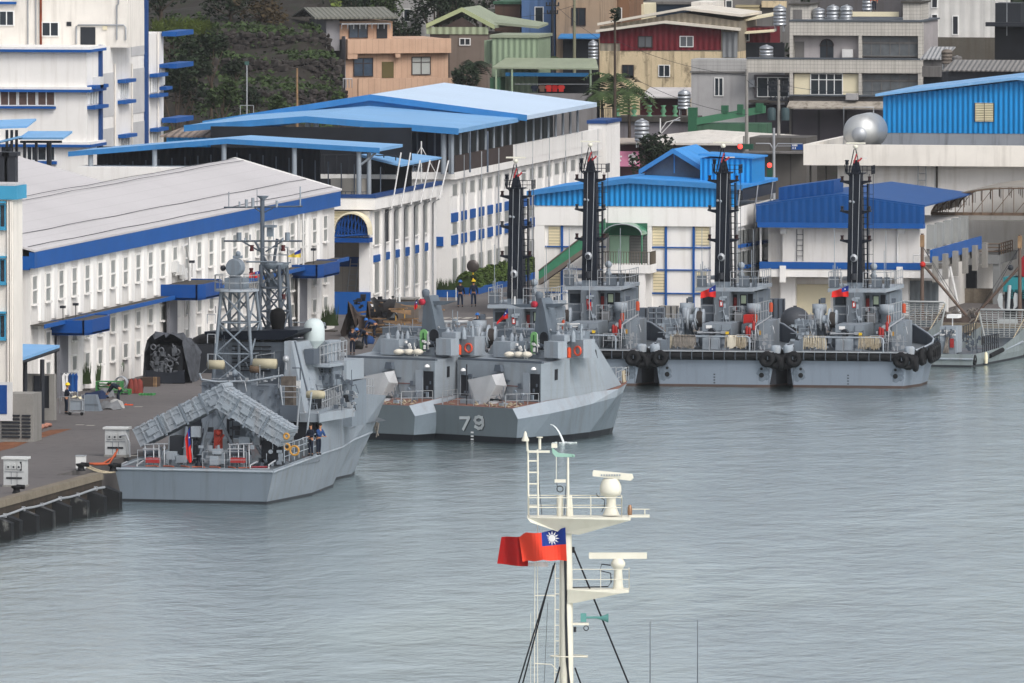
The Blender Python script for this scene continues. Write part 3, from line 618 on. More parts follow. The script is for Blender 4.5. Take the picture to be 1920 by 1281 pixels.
for px in (577,593,703,718,832,846):
    q = t.p(px,260,y=yB0 + .8); z = e[1] + (r0[1] - e[1]) * (q[0] - e[0]) / (r0[0] - e[0]); mb = MB(); mb.tube([(q[0],yB0 + .8,zt0),(q[0],yB0 + .8,z)],.2,6); t.part('roof_post',mb,greyl)
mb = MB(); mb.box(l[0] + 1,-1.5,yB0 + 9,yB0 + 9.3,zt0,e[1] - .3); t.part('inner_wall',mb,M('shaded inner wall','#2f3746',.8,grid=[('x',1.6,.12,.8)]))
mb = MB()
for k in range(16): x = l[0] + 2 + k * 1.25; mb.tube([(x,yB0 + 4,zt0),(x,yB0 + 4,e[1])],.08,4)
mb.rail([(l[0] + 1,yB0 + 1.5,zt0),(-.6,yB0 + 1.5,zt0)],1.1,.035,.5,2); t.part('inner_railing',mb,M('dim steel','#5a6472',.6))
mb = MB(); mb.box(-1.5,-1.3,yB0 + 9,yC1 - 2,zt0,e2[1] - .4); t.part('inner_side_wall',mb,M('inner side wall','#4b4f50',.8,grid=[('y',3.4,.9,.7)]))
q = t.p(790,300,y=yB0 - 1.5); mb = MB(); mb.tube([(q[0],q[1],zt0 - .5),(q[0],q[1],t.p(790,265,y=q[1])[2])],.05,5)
for dx in (-1,1): mb.tube([(q[0],q[1],t.p(790,275,y=q[1])[2]),(q[0] + dx * 1.0,q[1],zt0 + .2)],.03,4)
t.part('roof_antenna',mb,postw)
mb = MB(); q0 = t.p(1103,232,y=yE2 + .5); q1 = t.p(1137,310,y=yE2 + .5); mb.box(q0[0],q1[0],yE2 + .5,yE2 + 6,-1,q0[2]); t.part('end_tower',mb,white)
mb = MB(); mb.box(q0[0] - .1,q1[0] + .1,yE2 + .4,yE2 + 6.1,q0[2],q0[2] + .25); t.part('tower_cap',mb,trim)
# ---- old blue shed with striped roof
t = building('shed','low blue shed with rusty striped roof behind the long canopy',312,494,258,275,950,4,bluerib,cat='shed',zb=9)
mb = MB(); mb.ext([(-.4,-.3,t.h),(t.w + .3,-.3,t.h),(t.w + .8,4,t.h + .55),(.6,4,t.h + .55)],(0,0,.12)); t.part('roof',mb,M('rusty striped roof','#8d8077',.8,rib=('x',.5,.08),var=.3))
# ---- blue gable building
t = T('gable_building','white building with bright blue ribbed gable, cream shutters and blue grid lines','building',U(1003,592,z=1.8))
W_ = t.p(1380,450,y=0)[0]; yE3 = ysid(t,1452,W_ + .3); z_ = lambda py: t.p(1200,py,y=0)[2]
mb = MB(); mb.box(0,W_,.25,yE3,-1,z_(390)); t.part('wall',mb,white)
mb = MB(); mb.box(0,W_ + .05,0,.24,z_(424),z_(387)); mb.box(W_ + .002,W_ + .2,.24,yE3,z_(424),z_(387)); t.part('band_wall',mb,white)
mb = MB()
for (a,b) in ((1003,1021),(1200,1222),(1333,1380)): mb.box(t.p(a,0,y=0)[0] + .003,t.p(b,0,y=0)[0] - .003,.02,.248,-1,z_(424) - .003)
t.part('pillar',mb,white)
ap = t.p(1180,342,y=0); le = t.p(1003,363,y=0); re = t.p(1380,353,y=0)
mb = MB(); mb.ext([(-.02,-.06,z_(387)),(W_ + .06,-.06,z_(387)),(W_ + .06,-.06,re[2]),(ap[0],-.06,ap[2]),(-.02,-.06,le[2])],(0,.05,0)); mb.ext([(-.02,0,z_(386.5)),(W_ + .06,0,z_(386.5)),(W_ + .06,0,re[2]),(ap[0],0,ap[2]),(-.02,0,le[2])],(0,.24,0)); t.part('gable_cladding',mb,bluerib)
gable(t,-.5,le[2] - .05,ap[0],ap[2] + .05,-.35,yE3 + .2,bluerib2,.2,'roof',W_ + .5,re[2] - .02,bluem)
mb = MB(); mb.box(W_ + .05,W_ + .4,.3,yE3,z_(375),re[2] - .1); t.part('side_frieze',mb,darkm)
gl = [(1053,424,600),(1248,424,600),(1300,424,600)]
mb = MB()
for px,a,b in gl: q = t.p(px,0,y=0)[0]; mb.box(q - .07,q + .07,.12,.248,-.5,z_(424.5))
for py in (464,506,550):
    for (a,b) in ((1021,1135),(1222,1333)): q0 = t.p(a,0,y=0)[0]; q1 = t.p(b,0,y=0)[0]; mb.box(q0,q1,.14,.247,z_(py + 1.2),z_(py - 1.2))
t.part('blue_grid_lines',mb,blue)
for (a,b,c,d) in ((1029,425,1050,463),(1224,424,1246,461),(1304,424,1330,460),(1030,510,1050,548),(1225,510,1246,548),(1305,510,1325,548)): Fp(t,'shutter',a,b,c,d,creamrib,.05,.25)
# entrance balcony and green stair
grn = M('green tinted glass','#3f8062',.2,var=.3); grn2 = M('pale green door','#8fae98',.6)
q0 = t.p(1130,496,y=-2.2); q1 = t.p(1220,513,y=-2.2); mb = MB(); mb.box(q0[0],q1[0],-2.2,-.01,q1[2],q0[2]); b_ = t.part('balcony',mb,white)
mb = MB(); mb.rail([(q0[0],-2.15,q0[2]),(q1[0] - .05,-2.15,q0[2]),(q1[0] - .05,-.1,q0[2])],.85,.03,.18,1); t.part('balcony_railing',mb,M('rusted bronze railing','#5b5348',.6),b_)
mb = MB(); q = t.p(1204,540,y=-2); mb.box(q[0] - .2,q[0] + .2,-2.1,-1.7,-1,q1[2] - .003); t.part('balcony_column',mb,white,b_)
Fp(t,'entrance_door',1143,442,1180,496,grn2,.06,-.01); Fp(t,'entrance_shutter',1181,442,1214,496,M('grey shutter','#5c5d5c',.6,grid=[('z',.2,.05,.6)]),.07,-.01); Fp(t,'green_fascia',1136,418,1214,442,M('green fascia','#2f5f4a',.5),.05,-.01)
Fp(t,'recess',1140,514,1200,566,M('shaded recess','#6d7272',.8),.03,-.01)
c = t.p(1172,440,y=-1.2); rx = t.p(1208,440,y=-1.2)[0] - c[0]; hh = t.p(1172,420,y=-1.2)[2] - c[2]; mb = MB(); P_ = [(c[0] + rx * cos(pi * k / 12),c[2] + hh * sin(pi * k / 12)) for k in range(13)]
for a,b in zip(P_,P_[1:]): mb.ext([(a[0],-2.2,a[1]),(b[0],-2.2,b[1]),(b[0],-2.2,b[1] + .05),(a[0],-2.2,a[1] + .05)],(0,2.1,0))
mb.tube([(q[0],-2.1,q0[2]),(q[0],-2.1,c[2])],.06,5); t.part('arched_canopy',mb,grn)
mb = MB()
for a,b in zip(P_,P_[1:]): mb.tube([(a[0],-2.22,a[1] + .03),(b[0],-2.22,b[1] + .03)],.05,4)
t.part('canopy_frame',mb,steel)
a = t.p(1010,525,y=-1.5); b = t.p(1135,437,y=-1.5); mb = MB(); mb.ext([(a[0],-1.5,a[2]),(b[0],-1.5,b[2]),(b[0],-1.5,b[2] + .95),(a[0],-1.5,a[2] + .6)],(0,.06,0)); st = t.part('stair_glass',mb,grn)
mb = MB(); mb.ext([(a[0],-1.6,a[2] - .35),(b[0],-1.6,b[2] - .3),(b[0],-1.6,b[2]),(a[0],-1.6,a[2])],(0,1.4,0)); mb.tube([(a[0],-1.55,a[2] + .62),(b[0],-1.55,b[2] + .97)],.05,4)
mb.tube([(t.p(1067,0,y=-1)[0],-1,0),(t.p(1067,0,y=-1)[0],-1,z_(480))],.08,5); t.part('stair',mb,M('brown stair soffit','#6a625a',.8),st)
# side wall windows
for k in range(6):
    px = 1388 + k * 9.5; y = ysid(t,px,W_)
    for (pt,pb) in ((432,458),(472,498),(512,536)):
        s_ = (px - 1388) * -.17; z1 = t.p(px,pt + s_,x=W_)[2]; z0 = t.p(px,pb + s_,x=W_)[2]; mb = MB(); mb.box(W_,W_ + .05,y - 1.2,y + 1.2,z0,z1); f = t.part('side_window',mb,winshade); mb = MB(); mb.box(W_,W_ + .3,y - 1.3,y + 1.3,z0 - .2,z0 - .01); t.part('sill',mb,blue,f)
mb = MB()
for px in (1385,1418,1446): y = ysid(t,px,W_ + .4); mb.tube([(W_ + .5,y,re[2]),(W_ + .3,y,z_(400)),(W_ + .3,y,0)],.06,5)
t.part('drainpipe',mb,steel)
# roof extras
y = 6; a = t.p(1206,325,y=y); b = t.p(1262,285,y=y); c = t.p(1318,323,y=y); gable(t,a[0] - .3,a[2],b[0],b[2],y,y + 9,bluerib2,.2,'dormer_roof',c[0] + .2,c[2],bluem)
mb = MB(); mb.ext([(a[0],y + .5,a[2] - 1),(c[0],y + .5,c[2] - 1),(c[0],y + .5,c[2]),(b[0],y + .5,b[2]),(a[0],y + .5,a[2])],(0,.1,0)); t.part('dormer_glass',mb,glassb)
mb = MB(); mb.tube([(b[0],y + .45,a[2]),(b[0],y + .45,b[2])],.05,4); t.part('dormer_bar',mb,bluem)
a = t.p(1313,297,y=4); b = t.p(1410,333,y=4); mb = MB(); mb.box(a[0],b[0],4,9,b[2] - .6,a[2]); f = t.part('roof_box',mb,bluerib); mb = MB(); mb.ext([(a[0] - .1,3.8,a[2] + .2),(b[0] + .2,3.8,a[2]),(b[0] + .2,9.1,a[2] - .05),(a[0] - .1,9.1,a[2] + .15)],(0,0,.12)); t.part('box_roof',mb,bluerib2,f)
# ---- dark blue building
t = T('gable_building','white building with dark blue gable and blue balcony band behind the tugs','building',U(1425,592,z=1.8))
W_ = t.p(1730,450,y=0)[0]; z_ = lambda py: t.p(1580,py,y=0)[2]; yE4 = ysid(t,1828,W_ + .3)
mb = MB(); mb.box(.3,W_ - .3,1.5,yE4,-1,z_(427)); mb.box(t.p(1465,0,y=0)[0],W_ - .3,.6,1.5,z_(519),z_(427)); t.part('wall',mb,white2)
mb = MB(); mb.box(t.p(1464,0,y=.8)[0],t.p(1492,0,y=.8)[0],.8,1.498,-1,z_(519)); mb.box(t.p(1678,0,y=.8)[0],t.p(1704,0,y=.8)[0],.8,1.498,-1,z_(519)); t.part('pillar',mb,white)
mb = MB(); mb.box(0,W_ + 1.6,-.2,1.5,z_(520),z_(505)); sl = t.part('balcony_slab',mb,white)
mb = MB(); mb.box(0,W_,-.25,-.05,z_(505) + .005,z_(492)); t.part('balcony_band',mb,blue,sl)
for px in (1468,1687): a = t.p(px,500,y=-.3); mb = MB(); mb.box(a[0] - .2,a[0] + .2,-.42,-.255,z_(530),z_(499)); t.part('drain_box',mb,white,sl)
for px in (1467,1688): a = t.p(px,432,y=0); mb = MB(); mb.box(a[0] - .2,a[0] + .2,.3,.59,a[2] - .25,a[2] + .2); t.part('floodlight',mb,postw)
rr,lr = t.p(1733,388,y=-.2),t.p(1418,386,y=-.2); ap = t.p(1577,366,y=-.2); zb1 = z_(418)
mb = MB(); mb.ext([(lr[0],-.3,zb1),(rr[0],-.3,zb1),(rr[0],-.3,rr[2]),(ap[0],-.3,ap[2]),(lr[0],-.3,lr[2])],(0,.3,0)); t.part('gable_cladding',mb,navy)
mb = MB(); mb.box(lr[0] + .1,rr[0] - .05,-.34,.59,z_(427.5),zb1 - .003); t.part('eave_strip',mb,blue)
gable(t,lr[0] - .05,lr[2],ap[0],ap[2],-.1,yE4,navy2,.1,'roof',rr[0] + .05,rr[2])
a = t.p(1460,352,y=3); b = t.p(1563,338,y=3); mb = MB(); mb.ext([(a[0],3,a[2] - 1.6),(b[0],3,a[2] - 1.6),(b[0],3,b[2]),(a[0],3,a[2])],(0,4,0)); t.part('roof_box',mb,navy)
Fp(t,'roller_shutter',1494,533,1557,590,cream,.05,1.5); Fp(t,'shutter_box',1492,521,1560,532,white2,.3,1.5)
Fp(t,'side_bay',1704,526,1760,600,M('shaded steel door','#7f868a',.6,rib=('x',.4,.03)),.06,1.5)
mb = MB(); a = t.p(1494,490,y=.5); b = t.p(1506,430,y=.5); mb.ladder((a[0],.5,a[2]),(a[0],.5,b[2]),(.42,0,0),.03); t.part('wall_ladder',mb,darkm)
mb = MB(); q = t.p(1683,0,y=.4)[0]; mb.tube([(q,.5,z_(492)),(q,.5,z_(428))],.07,5); q = t.p(1426,0,y=.4)[0]; mb.tube([(q,.5,z_(492)),(q,.5,z_(428))],.08,5); t.part('drainpipe',mb,postw)
mb = MB(); q = t.p(1768,590,y=-.1)[0]; mb.box(q - .3,q + .3,-.1,.4,-1,z_(520) - .003); t.part('corner_post',mb,white)
xs = W_ - .3; ys_ = [ysid(t,p_,xs) for p_ in (1737,1752,1768,1783,1797)]
for y in ys_: mb = MB(); mb.box(xs,xs + .5,y,y + 1.2,z_(470),z_(425)); t.part('side_pier',mb,M('shaded pier','#8f9292',.8))
mb = MB(); a = t.p(1745,490,x=W_ + 1.5); b = t.p(1838,464,x=W_ + 1.5); mb.box(W_ + 1.45,W_ + 1.6,a[1],b[1],a[2] - .1,a[2] + .75); t.part('side_balcony_band',mb,blue)
mb = MB(); mb.box(xs,W_ + 1.44,1.5,b[1],a[2] - .6,a[2] - .1); 
for k in range(6): y = a[1] + (b[1] - a[1]) * k / 5; mb.box(W_ + 1.6,W_ + 1.9,y,y + .8,a[2] - 1.4,a[2] + .3)
t.part('side_balcony',mb,conc)
mb = MB(); mb.rail([(W_ - .6,-.1,z_(505)),(W_ + 1.5,-.1,z_(505)),(W_ + 1.5,1.4,z_(505))],1,.05,.8,2); t.part('corner_railing',mb,postw)
# ---- big white building behind, right
t = T('depot','large white building with stained parapet, blue shed on its roof at right','building',U(1507,550,z=1.8))
z_ = lambda py: t.p(1700,py,y=0)[2]; W_ = 40
mb = MB(); mb.box(2.2,W_,1,30,-1,z_(308)); t.part('wall',mb,white2)
mb = MB(); mb.box(0,W_,-.2,.3,z_(311),z_(272)); mb.box(0,.4,.3,30,z_(311),z_(272)); mb.box(.4,W_,.3,30,z_(311) - .01,z_(308)); t.part('parapet',mb,white3)
for px in (1520,1549,1757): q = t.p(px,0,y=.9)[0]; mb = MB(); mb.box(q - .06,q + .06,.85,.998,-1,z_(312)); t.part('wall_joint',mb,concd)
mb = MB(); q = t.p(1722,0,y=.7)[0]; mb.ladder((q,.7,z_(352)),(q,.7,z_(312)),(.55,0,0),.05,.45); t.part('wall_ladder',mb,steel)
y = 12; a = t.p(1648,270,y=y); b = t.p(1650,249,y=y); mb = MB(); mb.box(a[0],W_,y,y + 14,z_(320),b[2]); t.part('plinth',mb,M('stained grey band','#8b9098',.8,streak=.7,scol='#47484c'))
e0 = t.p(1656,181,y=y); pk = t.p(1908,152,y=y); mb = MB(); mb.ext([(e0[0],y - .03,b[2]),(W_,y - .03,b[2]),(W_,y - .03,pk[2] - 1),(pk[0],y - .03,pk[2]),(e0[0],y - .03,e0[2])],(0,14,0)); f = t.part('roof_shed',mb,bluerib)
e0 = t.p(1641,181,y=y - .6); rr = pk[0] * 2 - e0[0]; mb = MB(); mb.ext([(e0[0],y - .6,e0[2]),(pk[0],y - .6,pk[2] + .1),(rr,y - .6,e0[2]),(rr,y - .6,e0[2] + .18),(pk[0],y - .6,pk[2] + .28),(e0[0],y - .6,e0[2] + .18)],(0,19,0)); t.part('shed_roof',mb,bluer,f)
mb = MB(); a = t.p(1829,193,y=y - .04); b = t.p(1863,228,y=y - .04); mb.box(a[0],b[0],y - .12,y - .035,b[2],a[2]); c = (a[0] + b[0]) / 2; t.part('shutter',mb,M('cream shutters','#cfc6a6',.7,rib=('z',.12,.02)),f)
mb = MB(); mb.box(c - .02,c + .02,y - .14,y - .121,b[2],a[2]); mb.box(a[0] - .05,a[0],y - .15,y - .04,b[2],a[2]); mb.box(b[0],b[0] + .05,y - .15,y - .04,b[2],a[2]); t.part('shutter_frame',mb,darkm,f)
# silver tank
t2 = T('water_tank','large horizontal stainless steel tank lying on the white roof','tank',(0,0,0)); q = U(1614,248,y=t.loc[1] + 5); r = 33 / 26.5
t2.o.location = q; mb = MB(); mb.lathe([(.05,-.75),(r * .55,-.62),(r * .88,-.3),(r,0),(r,4),(r * .8,4.5),(.05,4.8)],(0,0,0),28,'y'); t2.part('shell',mb,M('polished steel','#b9bbbb',.42,.55,var=.1,streak=.2))
mb = MB(); mb.lathe([(.01,-.9),(.5,-.88),(.55,-.6)],(0,0,-.15),20,'y'); mb.tube([(-1.2,0,-r),(-1.2,0,r + .5),(.9,0,r + .5),(.9,0,r)],.035,4); t2.part('manhole_and_frame',mb,steel)
mb = MB(); mb.box(-.8,-.5,.5,4,-r - .35,-r + .3); mb.box(.5,.8,.5,4,-r - .35,-r + .3); t2.part('saddle',mb,conc)
# ---- arched truss canopy, right
t = T('arched_shelter','arched steel truss shelter with rusty beam at the right edge','shelter',U(1745,412,y=935))
br = M('brown rusty steel','#6b5a4c',.8,var=.3); half = t.p(1900,400,y=0)[0]; rise = t.p(1900,353,y=0)[2] - t.p(1745,402,y=0)[2]
arc = lambda k,n=24: (half + -half * cos(pi * k / n),.35 + rise * sin(pi * k / n))
mb = MB(); mb.box(0,half * 2,0,.3,0,.3); t.part('beam',mb,conc); mb = MB(); mb.box(0,half * 2,.31,.6,.3,.5); t.part('rusty_beam',mb,br)
mb = MB()
for k in range(24): a,b = arc(k),arc(k + 1); mb.tube([(a[0],.2,a[1]),(b[0],.2,b[1])],.06,4); mb.tube([(a[0],.2,a[1]),(a[0],.2,.35)],.035,4)
for k in range(0,24,2): a = arc(k); b = arc(k + 2); mb.tube([(a[0],.2,.35),(b[0],.2,b[1])],.03,4)
t.part('truss',mb,br)
for yy in (4,8,12):
    mb = MB()
    for k in range(24): a,b = arc(k),arc(k + 1); mb.tube([(a[0],yy,a[1]),(b[0],yy,b[1])],.06,4); mb.tube([(a[0],yy,a[1]),(a[0],yy,max(.35,a[1] - .8))],.03,4)
    t.part('rear_truss',mb,br)
mb = MB()
for k in range(24): a,b = arc(k),arc(k + 1); mb.ext([(a[0],.25,a[1] + .07),(b[0],.25,b[1] + .07),(b[0],.25,b[1] + .11),(a[0],.25,a[1] + .11)],(0,12,0))
t.part('vault_sheet',mb,M('grey brown vault sheet','#8b867e',.8,streak=.3))
mb = MB(); mb.tube([(.5,.3,.0),(.5,.3,-9.5)],.2,6); t.part('post',mb,conc)
# ---- concrete walkway at right
t = T('concrete_walkway','raised concrete walkway on piers with railing beside the white depot','walkway',U(1797,570,z=1.8))
q = lambda a,b,y=0: t.p(a,b,y=y); pc = M('walkway concrete','#77797a',.85,streak=.5)
a = q(1835,478); b = q(1873,490); mb = MB(); mb.box(a[0],b[0],0,8,b[2] - .2,a[2]); mb.box(q(1862,0)[0],q(1874,0)[0],.1,1,-1,b[2] - .2); t.part('deck',mb,pc)
mb = MB(); mb.rail([(a[0],.1,a[2]),(b[0],.1,a[2]),(b[0],6,a[2])],.75,.05,1,3); t.part('railing',mb,br)
mb = MB(); mb.box(q(1803,0)[0] ,q(1822,0)[0],2,2.5,-1,q(1810,500)[2]); t.part('pier',mb,dark)
mb = MB(); mb.box(q(1822,0)[0],q(1863,0)[0],3,3.3,.3,q(1840,498)[2]); t.part('white_panel',mb,white)
mb = MB(); a = q(1800,541,1.5); mb.box(a[0] - .3,q(1862,0)[0],1.5,2,-1,a[2]); t.part('stained_base',mb,M('stained base wall','#7d7468',.9,streak=.6,fine=.4,var=.4))
# =================================================================== HILLSIDE HOUSES
def H_(name,label,x0,x1,top,bot,y,depth,mat,yaw=0,wins=(),wd=0.,roof=None,zb=None,cat='house',fm=None,gm=None,group=None):
    t = building(name,label,x0,x1,top,bot,y,depth,mat,yaw,cat=cat,zb=zb,roof=roof,group=group)
    for w_ in wins: Win(t,*w_[:4],d=wd,nv=w_[4] if len(w_) > 4 else 2,fm=fm,gm=gm)
    return t
tanksteel = stain
def tank(px0,px1,top,bot,y,label,group='steel water tanks on the roofs',mat=None):
    a = U(px0,bot,y=y); b = U(px1,top,y=y); r = abs(b[0] - a[0]) / 2; h = b[2] - a[2]
    t = T('water_tank',label,'water tank',((a[0] + b[0]) / 2,y,a[2]),0,group)
    mb = MB(); pf = [(r * .96,0)]
    n = max(3,int(h / .4))
    for k in range(n): z0 = h * .88 * k / n; z1 = h * .88 * (k + 1) / n; pf += [(r,z0 + .05),(r,z1 - .07),(r * .95,z1 - .03),(r * .95,z1)]
    pf += [(r * .6,h * .96),(r * .2,h),(.02,h)]
    mb.lathe(pf,(0,0,0),20); t.part('body',mb,mat or stain); mb = MB(); mb.lathe([(r * .25,h * .97),(r * .25,h * 1.03),(.01,h * 1.04)],(0,0,0),10); t.part('lid',mb,steel)
    mb = MB()
    for k in range(4): a_ = pi / 4 + k * pi / 2; mb.tube([(r * .9 * cos(a_),r * .9 * sin(a_),-.5),(r * .9 * cos(a_),r * .9 * sin(a_),.05)],.05,4)
    t.part('stand',mb,steel)
tile = M('white wall tiles','#bdb9b2',.5,streak=.35,scol='#6b655c',grid=[('x',.3,.04,.45),('z',.3,.04,.45)])
tileg = M('grey wall tiles','#aaa9a8',.5,streak=.3,scol='#5c5855',grid=[('x',.6,.04,.35),('z',.3,.04,.35)])
plast = M('grey plaster','#a3a2a3',.85,streak=.2); plastd = M('dim grey plaster','#6e6c6b',.9,streak=.5,scol='#3a3735')
peach = M('peach wall tiles','#bd9d86',.7,streak=.2,scol='#8d6a52',grid=[('x',.55,.06,.25)]); sideg = M('bare grey cement side','#8d8c90',.85,streak=.4)
yel = M('flaking yellow wall','#d3c1a0',.9,streak=.7,scol='#4b4034',fine=.2,spots=.6); redr = M('dark red ribbed sheet','#6b1f28',.6,rib=('xy',.5,.04)); beiger = M('beige ribbed sheet','#8f8779',.7,rib=('xy',.55,.05)); greyr = M('grey ribbed sheet','#7e8184',.6,rib=('xy',.5,.05)); grnr = M('pale green ribbed sheet','#9aa58a',.6,rib=('xy',.6,.05)); grnr2 = M('sage green ribbed wall','#8b9c84',.6,rib=('xy',.5,.04)); grnroof = M('faded green roof','#8e9682',.7,rib=('y',.4,.03)); grnw = M('sea green plaster','#42634f',.8,streak=.5,scol='#1f3a2c')
beigew = M('beige plaster','#a08b76',.85,streak=.6,scol='#3b342e'); bluew = M('faded blue plaster','#54709a',.85,streak=.5,scol='#2b3442'); brownw = M('brown brick plaster','#5e4a40',.9,streak=.6)
brf = M('brown window frame','#3a3030',.5)
# peach house
yw = R(26)
t = T('house','peach tiled two storey house with grey tiled gable roof and bare cement side','house',U(651,176,y=1178),yw)
W_ = t.p(843,120,y=0)[0]; z_ = lambda py,px=745: t.p(px,py,y=0)[2]; dl = t.p(622,140,x=0)[1]
mb = MB(); mb.box(0,W_,.5,9,-3,z_(74)); t.part('wall',mb,peach)
mb = MB(); mb.box(-.06,0,.5,dl,-3,z_(70)); mb.box(-.06,-.001,.5,dl,z_(70),z_(68)); t.part('side_wall',mb,sideg)
mb = MB(); mb.box(0,W_ + .1,-.15,.499,z_(100),z_(73)); mb.box(0,.9,-.1,.49,z_(110),z_(100)); mb.box(t.p(741,0,y=0)[0],t.p(750,0,y=0)[0],-.1,.49,z_(108),z_(100)); t.part('balcony_band',mb,peach)
for w_ in ((664,110,698,142,2),(773,108,806,139,2)): Win(t,*w_[:4],d=.5,fm=brf,gm=glassb if w_[0] < 700 else M('pale blind glass','#a5a9a6',.3,var=.1),mull=2)
Fp(t,'door',716,116,738,146,M('olive door','#5b5232',.6),.06,.5)
y = 1.6; u0 = t.p(637,70,y=y)[0]; u1 = t.p(736,70,y=y)[0]; zu = t.p(690,40,y=y)[2]
mb = MB(); mb.box(u0,u1,y,y + 6,z_(74),zu); up = t.part('upper_room',mb,peach); mb = MB(); mb.box(u0 - 1.2,u0 - .01,y,y + 6,z_(74) - 1,zu + .1); t.part('upper_side',mb,sideg,up)
Win(t,655,46,688,70,d=y,nv=2,fm=brf,gm=glassb); Fp(t,'door',706,46,726,72,darkm,.05,y)
re = t.p(735,38,y=y - 1); le = t.p(628,36,y=y - 1); top = t.p(604,17,y=y + 2.6); mb = MB(); mb.ext([(le[0] - 1.8,y - 1,le[2]),(re[0] + .6,y - 1,le[2]),(re[0] + .4,y + 3,top[2]),(le[0] - 1.8,y + 3,top[2])],(0,0,.15)); mb.ext([(le[0] - 1.8,y + 7,le[2]),(re[0] + .6,y + 7,le[2]),(re[0] + .4,y + 3.01,top[2]),(le[0] - 1.8,y + 3.01,top[2])],(0,0,.15)); t.part('tiled_roof',mb,M('grey roof tiles','#77776f',.8,rib=('x',.42,.07),grid=[('y',.5,.06,.3)]))
mb = MB(); a = t.p(640,44,y=y - .8); b = t.p(731,42,y=y - .8); mb.box(a[0],b[0],y - .9,y,a[2] - .1,a[2]); 
for k in range(9): x = a[0] + (b[0] - a[0]) * k / 8; mb.tube([(x,y - .9,a[2]),(x,y - .9,a[2] - .5)],.04,4)
t.part('awning',mb,steel)
mb = MB(); a = t.p(672,150,y=-3); b = t.p(871,176,y=-3); mb.box(a[0],b[0],-3,-2.7,b[2] - 2,a[2] + .1); t.part('garden_wall',mb,peach)
mb = MB(); a = t.p(627,165,y=-2); b = t.p(660,148,y=-2); mb.rail([(a[0],-2,a[2]),(b[0],-2,a[2])],b[2] - a[2],.05,.25,1); t.part('gate',mb,steel)
# stair beside it
t = T('stairs','dark concrete stairs with white handrails climbing beside the peach house','stairs',U(612,172,y=1172),yw)
mb = MB()
for k in range(18): mb.box(-1.6 - k * .16,.1 - k * .16,k * .32,k * .32 + 3,-2,k * .2 + .1)
t.part('steps',mb,concd); mb = MB(); a = t.p(563,85,y=5); b = t.p(577,85,y=5); c = t.p(590,118,y=3); d = t.p(608,167,y=0); e = t.p(580,128,y=2.2); g = t.p(594,128,y=2)
mb.tube([a,b,c],.05,4); mb.tube([e,g,d],.05,4); mb.tube([a,(a[0],a[1],a[2] - 1)],.05,4); mb.tube([e,(e[0],e[1],e[2] - 1)],.05,4); t.part('handrail',mb,postw)
# dark lean-to at top left
t = H_('shed','dark open timber lean-to among the trees left of the peach house',488,600,52,100,1188,5,dark,cat='shed'); mb = MB(); mb.box(-.5,t.w + .3,-1.2,4,t.h,t.h + .2); t.part('roof',mb,concd)
mb = MB()
for k in range(5): mb.tube([(t.w * k / 4,-1,-1),(t.w * k / 4,-1,t.h)],.1,4)
t.part('post',mb,darkm)
# green gabled house
t = H_('house','house with pale green gable roof and ribbed eave band',843,914,63,112,1190,7,M('brown grey wall','#756a62',.85,streak=.4),0,((863,73,881,84),),cat='house')
a = t.p(799,51,y=-.2); b = t.p(866,20,y=-.2); c = t.p(915,51,y=-.2); gable(t,a[0],a[2],b[0],b[2],-.2,8,grnroof,.25,'roof',c[0] + .6,c[2] - .1,M('pale green trim','#a3ad85',.7))
mb = MB(); d = t.p(800,64,y=-.1); mb.ext([(a[0],-.1,d[2]),(c[0],-.1,d[2]),(c[0],-.1,c[2]),(a[0],-.1,a[2])],(0,.1,0)); t.part('eave_band',mb,grnr)
mb = MB(); mb.ext([(a[0] + 1.5,.0,a[2]),(c[0] - 1,0,c[2]),(b[0],0,b[2] - .6)],(0,.1,0)); mb.box(a[0] + .3,0,.01,6,-2,d[2]); t.part('gable_wall',mb,M('dim brick gable','#4b413d',.9,var=.4))
a = t.p(912,45,y=1.5); b = t.p(1010,54,y=1.5); mb = MB(); mb.ext([(a[0],1.5,a[2]),(b[0],1.5,b[2]),(b[0],6,b[2] + .2),(a[0],6,a[2] + .5)],(0,0,.2)); t.part('side_roof',mb,grnroof)
# green ribbed shed and veranda
t = H_('house','sage green metal house with pale green veranda roof and blue awning',922,1008,71,172,1172,6,grnr2,0,cat='house',roof=grnroof)
a = t.p(908,76,y=1); mb = MB(); mb.box(a[0],-.01,1,6,t.p(910,120,y=1)[2],a[2]); t.part('side_block',mb,grnr2)
a = t.p(893,121,y=-3.2); b = t.p(1122,131,y=-3.2); mb = MB(); mb.ext([(a[0] + 1.4,-3.2,b[2] + .05),(b[0],-3.2,b[2]),(b[0] - .8,-.1,b[2] + .75),(a[0] + 2,-.1,b[2] + .75)],(0,0,.14)); t.part('veranda_roof',mb,grnroof)
mb = MB(); a = t.p(948,136,y=-3); b = t.p(1104,144,y=-3); mb.box(a[0],b[0],-3.05,-2.9,b[2],a[2]); t.part('awning',mb,M('teal blue awning','#1f5c88',.6))
mb = MB(); g = t.p(925,172,y=-3.1); b = t.p(1112,178,y=-3)
for px in (930,960,1107): q = t.p(px,172,y=-3.1); mb.tube([(q[0],-3.1,q[2] - 2),(q[0],-3.1,t.p(px,130,y=-3.1)[2])],.12,4)
t.part('post',mb,grnr2)
mb = MB(); mb.box(t.p(930,0,y=-.2)[0],t.p(948,0,y=-.2)[0],-3,-.4,-1,t.p(940,145,y=-2)[2]); t.part('green_panel',mb,grnw)
a = t.p(1008,175,y=-3.5); b = t.p(1118,200,y=-3.5); mb = MB(); mb.box(a[0] - 2,b[0],-3.6,-3.3,-8,a[2]); t.part('terrace_wall',mb,M('cement terrace wall','#7f7d7e',.9,streak=.3))
